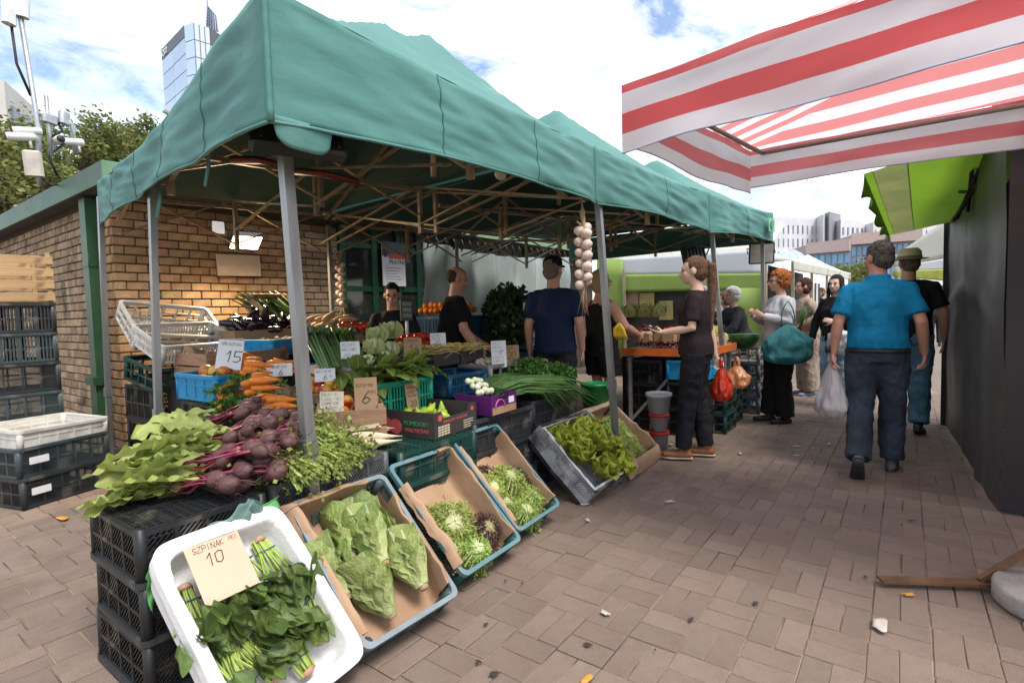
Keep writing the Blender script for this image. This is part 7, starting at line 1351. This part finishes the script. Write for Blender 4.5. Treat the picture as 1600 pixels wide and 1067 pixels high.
# -- customers and sellers under the canopy
person('man in navy tee and black cap standing with his back turned', (4.35, 2.70, 0), -1.15, 1.79, dict(wide=1.03, belly=.03, tm=cloth('navy_tee', (.012, .022, .055)), pm=cloth('charcoal_trousers', (.02, .02, .022)), sleeve=.5, hem=.86, skin=m_skinr, hair='short', hairm=cloth('cropped_grey_hair', (.16, .13, .11)), hat='cap', hturn=-.35, glasses=1, armL=((-.235, -.03, 1.12), (-.24, .04, .87)), armR=((.235, -.05, 1.12), (.25, .02, .87))))
TK, wl_, _ = person('woman in black tank top and shorts reaching for fruit', (4.92, 2.50, 0), -2.0, 1.67, dict(fem=1, wide=1.15, belly=.03, arm=1.3, top='tank', tm=cloth('black_tank', (.013, .013, .016)), pants='short', pm=cloth('black_shorts', (.012, .012, .013)), hem=.84, skin=m_skinr, hair='bob', hairm=cloth('blonde_hair', (.35, .24, .14)), glasses=1, armL=((-.26, .14, 1.16), (-.16, .42, 1.08)), armR=((.26, .1, 1.14), (.18, .36, 1.05)), sm=m_black, curlL=.8))
TM = (T((4.92, 2.50, 0)) @ rz(-2.0) @ S(1.67/1.72)).inverted()
for k in (-1, 1): b = MB(); b.tube(curve3((k*.09, .11, 1.33), (k*.10, .02, 1.56), (k*.1, -.10, 1.30), 10), [(.012, .004)]*11, 6); obj('tank_strap', b.mesh('strap', MC['black_tank']), TK)
b = MB()
for k, c in enumerate((.0, .022, .044)): b.tube([V((-.175-.008*k, .39-.025*k, 1.083)), V((-.178-.008*k, .38-.025*k, 1.086))], .044, 12)
obj('teal_bracelets', b.mesh('bracelets', mat('teal_beads', (.02, .25, .28), rough=.4)), TK)
person('balding seller in black tee bending over the vegetables', (3.90, 3.62, 0), -2.25, 1.75, dict(wide=1.1, belly=.03, arm=1.1, tm=cloth('black_seller_tee', (.010, .010, .011)), pm=cloth('black_trousers', (.015, .015, .016)), sleeve=.5, skin=m_skinr, hair='fringe', hairm=cloth('dark_stubble', (.06, .045, .04)), hnod=-.25, armL=((-.28, .1, 1.12), (-.2, .35, .95)), armR=((.28, .08, 1.12), (.27, .22, .90)), lean=(0, .06, -.01)))
p = P(612, 445, y=4.05); TS, wl_, _ = person('seated seller in glasses and dark printed tee behind the scale', (p.x, p.y, p.z-1.58), 2.35, 1.58, dict(tm=cloth('dark_printed_tee', (.02, .02, .024)), pm=cloth('dark_jeans2', (.02, .025, .035)), sleeve=.5, skin=m_skin, hair='short', hairm=cloth('black_hair', (.015, .012, .012)), glasses=1, hnod=-.2, armL=((-.25, .12, 1.12), (-.12, .32, 1.05)), armR=((.25, .12, 1.12), (.12, .32, 1.05))))
# ================================================================== BACKGROUND BUILDINGS AND TREES
m_tglass = mat('tower_glass', (.42, .55, .72), (.52, .64, .78), scale=.03, rough=.18, spec=.6, rnd=.08)
m_tglass2 = mat('tower_side_glass', (.45, .52, .56), (.55, .6, .62), scale=.03, rough=.2, spec=.6, rnd=.06)
m_tdark = mat('tower_crown', (.10, .11, .13), rough=.4)
m_tline = mat('tower_frame', (.16, .2, .27), rough=.4)
def facade(par, iv, a, c, z0, z1, nx, nz, m, gap, name='window_pane', dz=.0, thick=.3):
    """panes set proud of the wall between plan points a and c"""
    a, c = Vector(a), Vector(c); d = (c-a); L_ = d.length; d.normalize(); nr = Vector((d.y, -d.x)); w_ = L_/nx; h_ = (z1-z0)/nz
    q = MB(); q.box((gap/2, -thick, gap/2), (w_-gap/2, 0, h_-gap/2+dz)); me = q.mesh(name, m)
    rot = Matrix(((d.x, -nr.x, 0, 0), (d.y, -nr.y, 0, 0), (0, 0, 1, 0), (0, 0, 0, 1)))
    for i in range(nx):
        for k in range(nz):
            p = a+d*(i*w_); obj(name, me, par, iv @ T(p.x, p.y, z0+k*h_) @ rot)
def pl(px, d): v = P(px, 300, d=d); return (v.x, v.y)
tw = thing('glass_tower', 'tall blue glass office tower with dark crown above the canopy', 'tower', loc=P(310, 480, d=220)*1.0); tw.location.z = 0; ivw = T(-tw.location)
pts = [pl(267, 232), pl(304, 214), pl(318, 212), pl(342, 216), pl(404, 240)]
zt = lambda px, py, d: P(px, py, d=d).z
Z0, Z1, ZC = 25, zt(300, 46, 213), zt(300, 64, 213)
b = MB(); n = len(pts); back = [pl(404, 262), pl(274, 258)]; al = pts+back
b._add([(x, y, Z0) for x, y in al]+[(x, y, Z1) for x, y in al], [(i, (i+1) % 7, 7+(i+1) % 7, 7+i) for i in range(7)]+[tuple(range(7, 14))]); obj('frame', b.mesh('frame', m_tline), tw, ivw)
facade(tw, ivw, pts[0], pts[1], Z0, ZC, 2, 14, m_tglass, .35); facade(tw, ivw, pts[1], pts[2], Z0, Z1, 1, 14, m_tglass, .35)
facade(tw, ivw, pts[2], pts[3], Z0, Z1, 3, 14, m_tglass2, .35); facade(tw, ivw, pts[3], pts[4], Z0, ZC-2, 6, 14, m_tglass2, .35)
for a, c in ((0, 1), (3, 4)):
    facade(tw, ivw, pts[a], pts[c], ZC+.2 if a == 0 else ZC-1.8, Z1, 1, 1, m_tdark, .05, 'crown_band')
d = (Vector(pts[1])-Vector(pts[0])).normalized(); nr = Vector((d.y, -d.x)); p = Vector(pts[0])+d*1.2+nr*.5
text('Q22', 3.6, ivw @ T(p.x, p.y, ZC+1.0) @ Matrix(((d.x, 0, nr.x, 0), (d.y, 0, nr.y, 0), (0, 1, 0, 0), (0, 0, 0, 1))), mat('sign_white', (.85, .85, .85), rough=.5), parent=tw, ext=.1)
sp = [P(322, 46, d=220), P(341, 49, d=220), P(338, 26, d=222), P(324, 10, d=220)]
b = MB()
for i in range(8):
    t = i/7; b.bar(sp[0].lerp(sp[3], t), sp[1].lerp(sp[2], t), .35)
for i in range(6): t = i/5; b.bar(sp[0].lerp(sp[1], t), sp[3].lerp(sp[2], t), .35)
b.bar(sp[3], sp[3]+Vector((0, 0, 6)), .3); obj('antenna_lattice', b.mesh('antenna', m_tline), tw, ivw)
b = MB(); b._add([sp[0], sp[1], sp[2], sp[3]], [(0, 1, 2, 3)]); o = obj('antenna_screen', b.mesh('screen', mat('antenna_mesh', (.2, .26, .33), rough=.5)), tw, ivw @ T(.3, .3, 0)); solid(o, .3)
m_pale = mat('pale_plaster', (.52, .51, .49), (.46, .45, .43), scale=.2, rough=.8)
gb = thing('grey_block', 'plain pale grey building edge at the far left', 'building', loc=P(0, 470, d=70)); gb.location.z = 0; ivg = T(-gb.location)
a, c = pl(-60, 70), pl(20, 74); b = MB(); zz = zt(0, 115, 71)
b._add([(a[0], a[1], 0), (c[0], c[1], 0), (c[0]+8, c[1]+14, 0), (a[0]+8, a[1]+14, 0)]+[(a[0], a[1], zz), (c[0], c[1], zz), (c[0]+8, c[1]+14, zz), (a[0]+8, a[1]+14, zz)], [(0, 1, 5, 4), (1, 2, 6, 5), (2, 3, 7, 6), (3, 0, 4, 7), (4, 5, 6, 7)]); obj('wall', b.mesh('wall', m_pale), gb, ivg)
facade(gb, ivg, (c[0]+.3, c[1]+.5), (c[0]+7.7, c[1]+13.5), 6, zz-2, 4, 5, mat('far_window', (.2, .24, .28), rough=.2), 1.6, 'window')
# apartment block
m_panel = mat('apartment_panel', (.60, .60, .62), (.52, .52, .54), scale=.3, rough=.8)
m_pgrey = mat('apartment_grey', (.27, .28, .30), rough=.8)
m_fwin = mat('apartment_window', (.13, .16, .2), (.2, .23, .28), scale=.5, rough=.15, rnd=.4)
def block(name, label, segs, d0, d1, ztop, wall_m):
    t = thing(name, label, 'building', loc=P((segs[0][0]+segs[-1][1])/2, 470, d=d0)); t.location.z = 0; iv = T(-t.location)
    for px0, px1, ytop, kind in segs:
        a, c = pl(px0, d0), pl(px1, d0+(d1-d0)*.5); z1 = zt((px0+px1)/2, ytop, d0); bk = Vector((10, 5))
        b = MB(); al = [a, c, (c[0]+10, c[1]+5), (a[0]+10, a[1]+5)]
        b._add([(x, y, 0) for x, y in al]+[(x, y, z1) for x, y in al], [(0, 1, 5, 4), (1, 2, 6, 5), (2, 3, 7, 6), (3, 0, 4, 7), (4, 5, 6, 7)]); obj('wall', b.mesh('wall', wall_m if kind != 'g' else m_pgrey), t, iv)
        if kind == 'w': facade(t, iv, a, c, 8, z1-1.2, max(2, int((px1-px0)/7)), max(2, int((z1-9)/2.8)), m_fwin, 1.25, 'window', thick=.15)
        if kind == 'b': facade(t, iv, a, c, 0, z1-1.8, max(2, int((px1-px0)/9)), max(2, int((z1-2)/1.5)), MC['mall_glass'], .22, 'window', thick=.15)
        if kind == 'b':
            b = MB(); dv = (Vector(c)-Vector(a)).normalized(); nr = Vector((dv.y, -dv.x)); a2 = Vector(a)+nr*1.0; c2 = Vector(c)+nr*1.0
            b._add([(a2.x, a2.y, z1-1.6), (c2.x, c2.y, z1-1.6), (c[0], c[1], z1-1.6), (a[0], a[1], z1-1.6), (a2.x, a2.y, z1+.2), (c2.x, c2.y, z1+.2), (c[0], c[1], z1+.2), (a[0], a[1], z1+.2)], [(0, 1, 5, 4), (1, 2, 6, 5), (2, 3, 7, 6), (3, 0, 4, 7), (4, 5, 6, 7), (3, 2, 1, 0)]); obj('cornice', b.mesh('cornice', mat('pink_stone', (.5, .38, .35), rough=.8)), t, iv)
    return t
mat('mall_glass', (.13, .30, .48), (.2, .38, .55), scale=.4, rough=.12, rnd=.15)
block('apartment_block', 'pale grey apartment slab with rows of windows behind the market', [(1205, 1287, 338, 'w'), (1287, 1296, 334, 'p'), (1296, 1314, 330, 'g'), (1314, 1365, 342, 'w'), (1365, 1480, 345, 'w')], 130, 140, 0, m_panel)
block('glass_mall', 'blue glazed building with pinkish cornice behind the market stalls', [(1262, 1330, 381, 'b'), (1330, 1440, 366, 'b')], 88, 80, 0, mat('mall_wall', (.42, .36, .36), rough=.8))
dm = P(1232, 470, d=86); b = MB(); b.lathe([(9*math.cos(a), 9*math.sin(a)) for a in [i*PI/16 for i in range(9)]], 24)
t = thing('glass_dome', 'pale blue glass dome beside the glazed building', 'dome', M=T(dm.x, dm.y, 0)); obj('glazing', b.mesh('glazing', mat('dome_glass', (.42, .55, .62), (.32, .47, .56), scale=.4, rough=.15)), t, S(.52, .52, 1.08))
for i in range(8):
    b = MB(); b.tube([Vector((9.05*math.cos(a)*math.cos(i*PI/4), 9.05*math.cos(a)*math.sin(i*PI/4), 9.05*math.sin(a))) for a in [k*PI/16 for k in range(9)]], .12, 4); obj('rib', b.mesh('rib', m_panel), t, S(.52, .52, 1.08))
for k, (px, py, d, wd) in enumerate(((1262, 398, 42, 4.2), (1225, 400, 36, 3.2))):
    p = P(px, py, d=d); q = MB(); q.lathe([(wd*.75, 0), (wd*.75, p.z-1.5), (wd*.72, p.z-1.5), (.35*wd, p.z-.8), (.05, p.z)], 4); tag(obj('white_marquee', q.mesh('marquee', m_white), None, T(p.x, p.y, 0) @ rz(.6)), ('larger' if k == 0 else 'smaller')+' white pointed marquee in front of the glazed building', 'marquee')

# trees: tapered trunk, limbs, and leaf clumps spread through the crown
m_bark = mat('bark', (.10, .075, .05), (.06, .045, .03), scale=8, rough=.9, bump=.5, bscale=30)
def leafm(n, c, c2): return mat(n, c, c2, scale=1.2, rough=.55, transl=.35, rnd=.05)
m_lf1 = leafm('olive_leaves', (.22, .24, .065), (.13, .155, .04)); m_lf2 = leafm('green_leaves', (.18, .2, .05), (.10, .125, .028))
def tree(label, base, h, crown, n, m, seed, ls=.22):
    r = random.Random(seed); t = thing('tree', label, 'tree', loc=base); top = Vector((0, 0, h))
    b = MB(); b.tube([(0, 0, 0), (.1, .05, h*.35), (.05, .1, h*.52), (0, 0, h*.62)], [h*.035, h*.026, h*.018, h*.006], 8); obj('trunk', b.mesh('trunk', m_bark), t)
    cl = []
    for k in range(26):
        a = r.uniform(0, 2*PI); e = r.uniform(-.35, 1); rr = r.uniform(.45, 1)
        cl.append((Vector((crown[0]*rr*math.cos(a)*math.sqrt(max(0, 1-e*e*.8)), crown[0]*rr*math.sin(a)*math.sqrt(max(0, 1-e*e*.8)), h*.62+crown[1]*e*rr)), r.uniform(.22, .42)*crown[0]))
    for c, s_ in cl[:9]: b = MB(); b.tube([(.05, .05, h*.45), (c*.5)+Vector((0, 0, h*.25)), c], [h*.012, h*.007, h*.002], 5); obj('limb', b.mesh('limb', m_bark), t)
    b = MB()
    for i in range(n):
        c, s_ = cl[r.randrange(26)]; v = Vector((r.gauss(0, 1), r.gauss(0, 1), r.gauss(0, .8))); v = v.normalized()*s_*r.uniform(.35, 1.05)
        p = c+v; x = Vector((r.gauss(0, 1), r.gauss(0, 1), r.gauss(0, .5))).normalized(); y = x.cross(Vector((r.gauss(0, 1), r.gauss(0, 1), r.gauss(0, 1)))).normalized(); l = ls*r.uniform(.6, 1.3)
        b._add([p, p+x*l*.5+y*l*.3, p+x*l, p+x*l*.5-y*l*.3], [(0, 1, 2, 3)])
    o = obj('crown', b.mesh('crown', m), t); o['kind'] = 'stuff'
for k, (px, py, d, cw, chh, m, lb) in enumerate(((10, 280, 16, 2.1, 1.4, m_lf1, 'dense olive tree behind the camera mast at far left'), (105, 222, 18, 2.0, 1.2, m_lf1, 'thin olive tree behind the roof corner and cameras'), (185, 232, 20, 2.0, 1.0, m_lf2, 'airy tree peeking over the roof beside the canopy'), (-70, 250, 17, 2.3, 1.8, m_lf1, 'tall olive tree cut by the left edge of the view'), (240, 212, 21, 1.3, 1.0, m_lf2, 'sparse tree top right against the green canopy edge'))):
    p = P(px, py, d=d); h = p.z/.66; tree(lb, (p.x, p.y, 0), h, (cw, chh), 5200 if k < 2 or k == 3 else 2600, m, k+3, .17)
for k, (px, py, d, cw, lb) in enumerate(((1312, 428, 45, 2.6, 'small bushy tree left of the blue shirted man'), (1345, 425, 48, 2.8, 'bushy tree behind the head of the blue shirted man'), (1285, 436, 46, 1.5, 'low shrub tree beside the clothing stall'))):
    p = P(px, py, d=d); tree(lb, (p.x, p.y, 0), p.z/.85, (cw, 2.0), 3000, m_lf2, k+13, .3)
bpy.data.scenes.remove(BENCH)
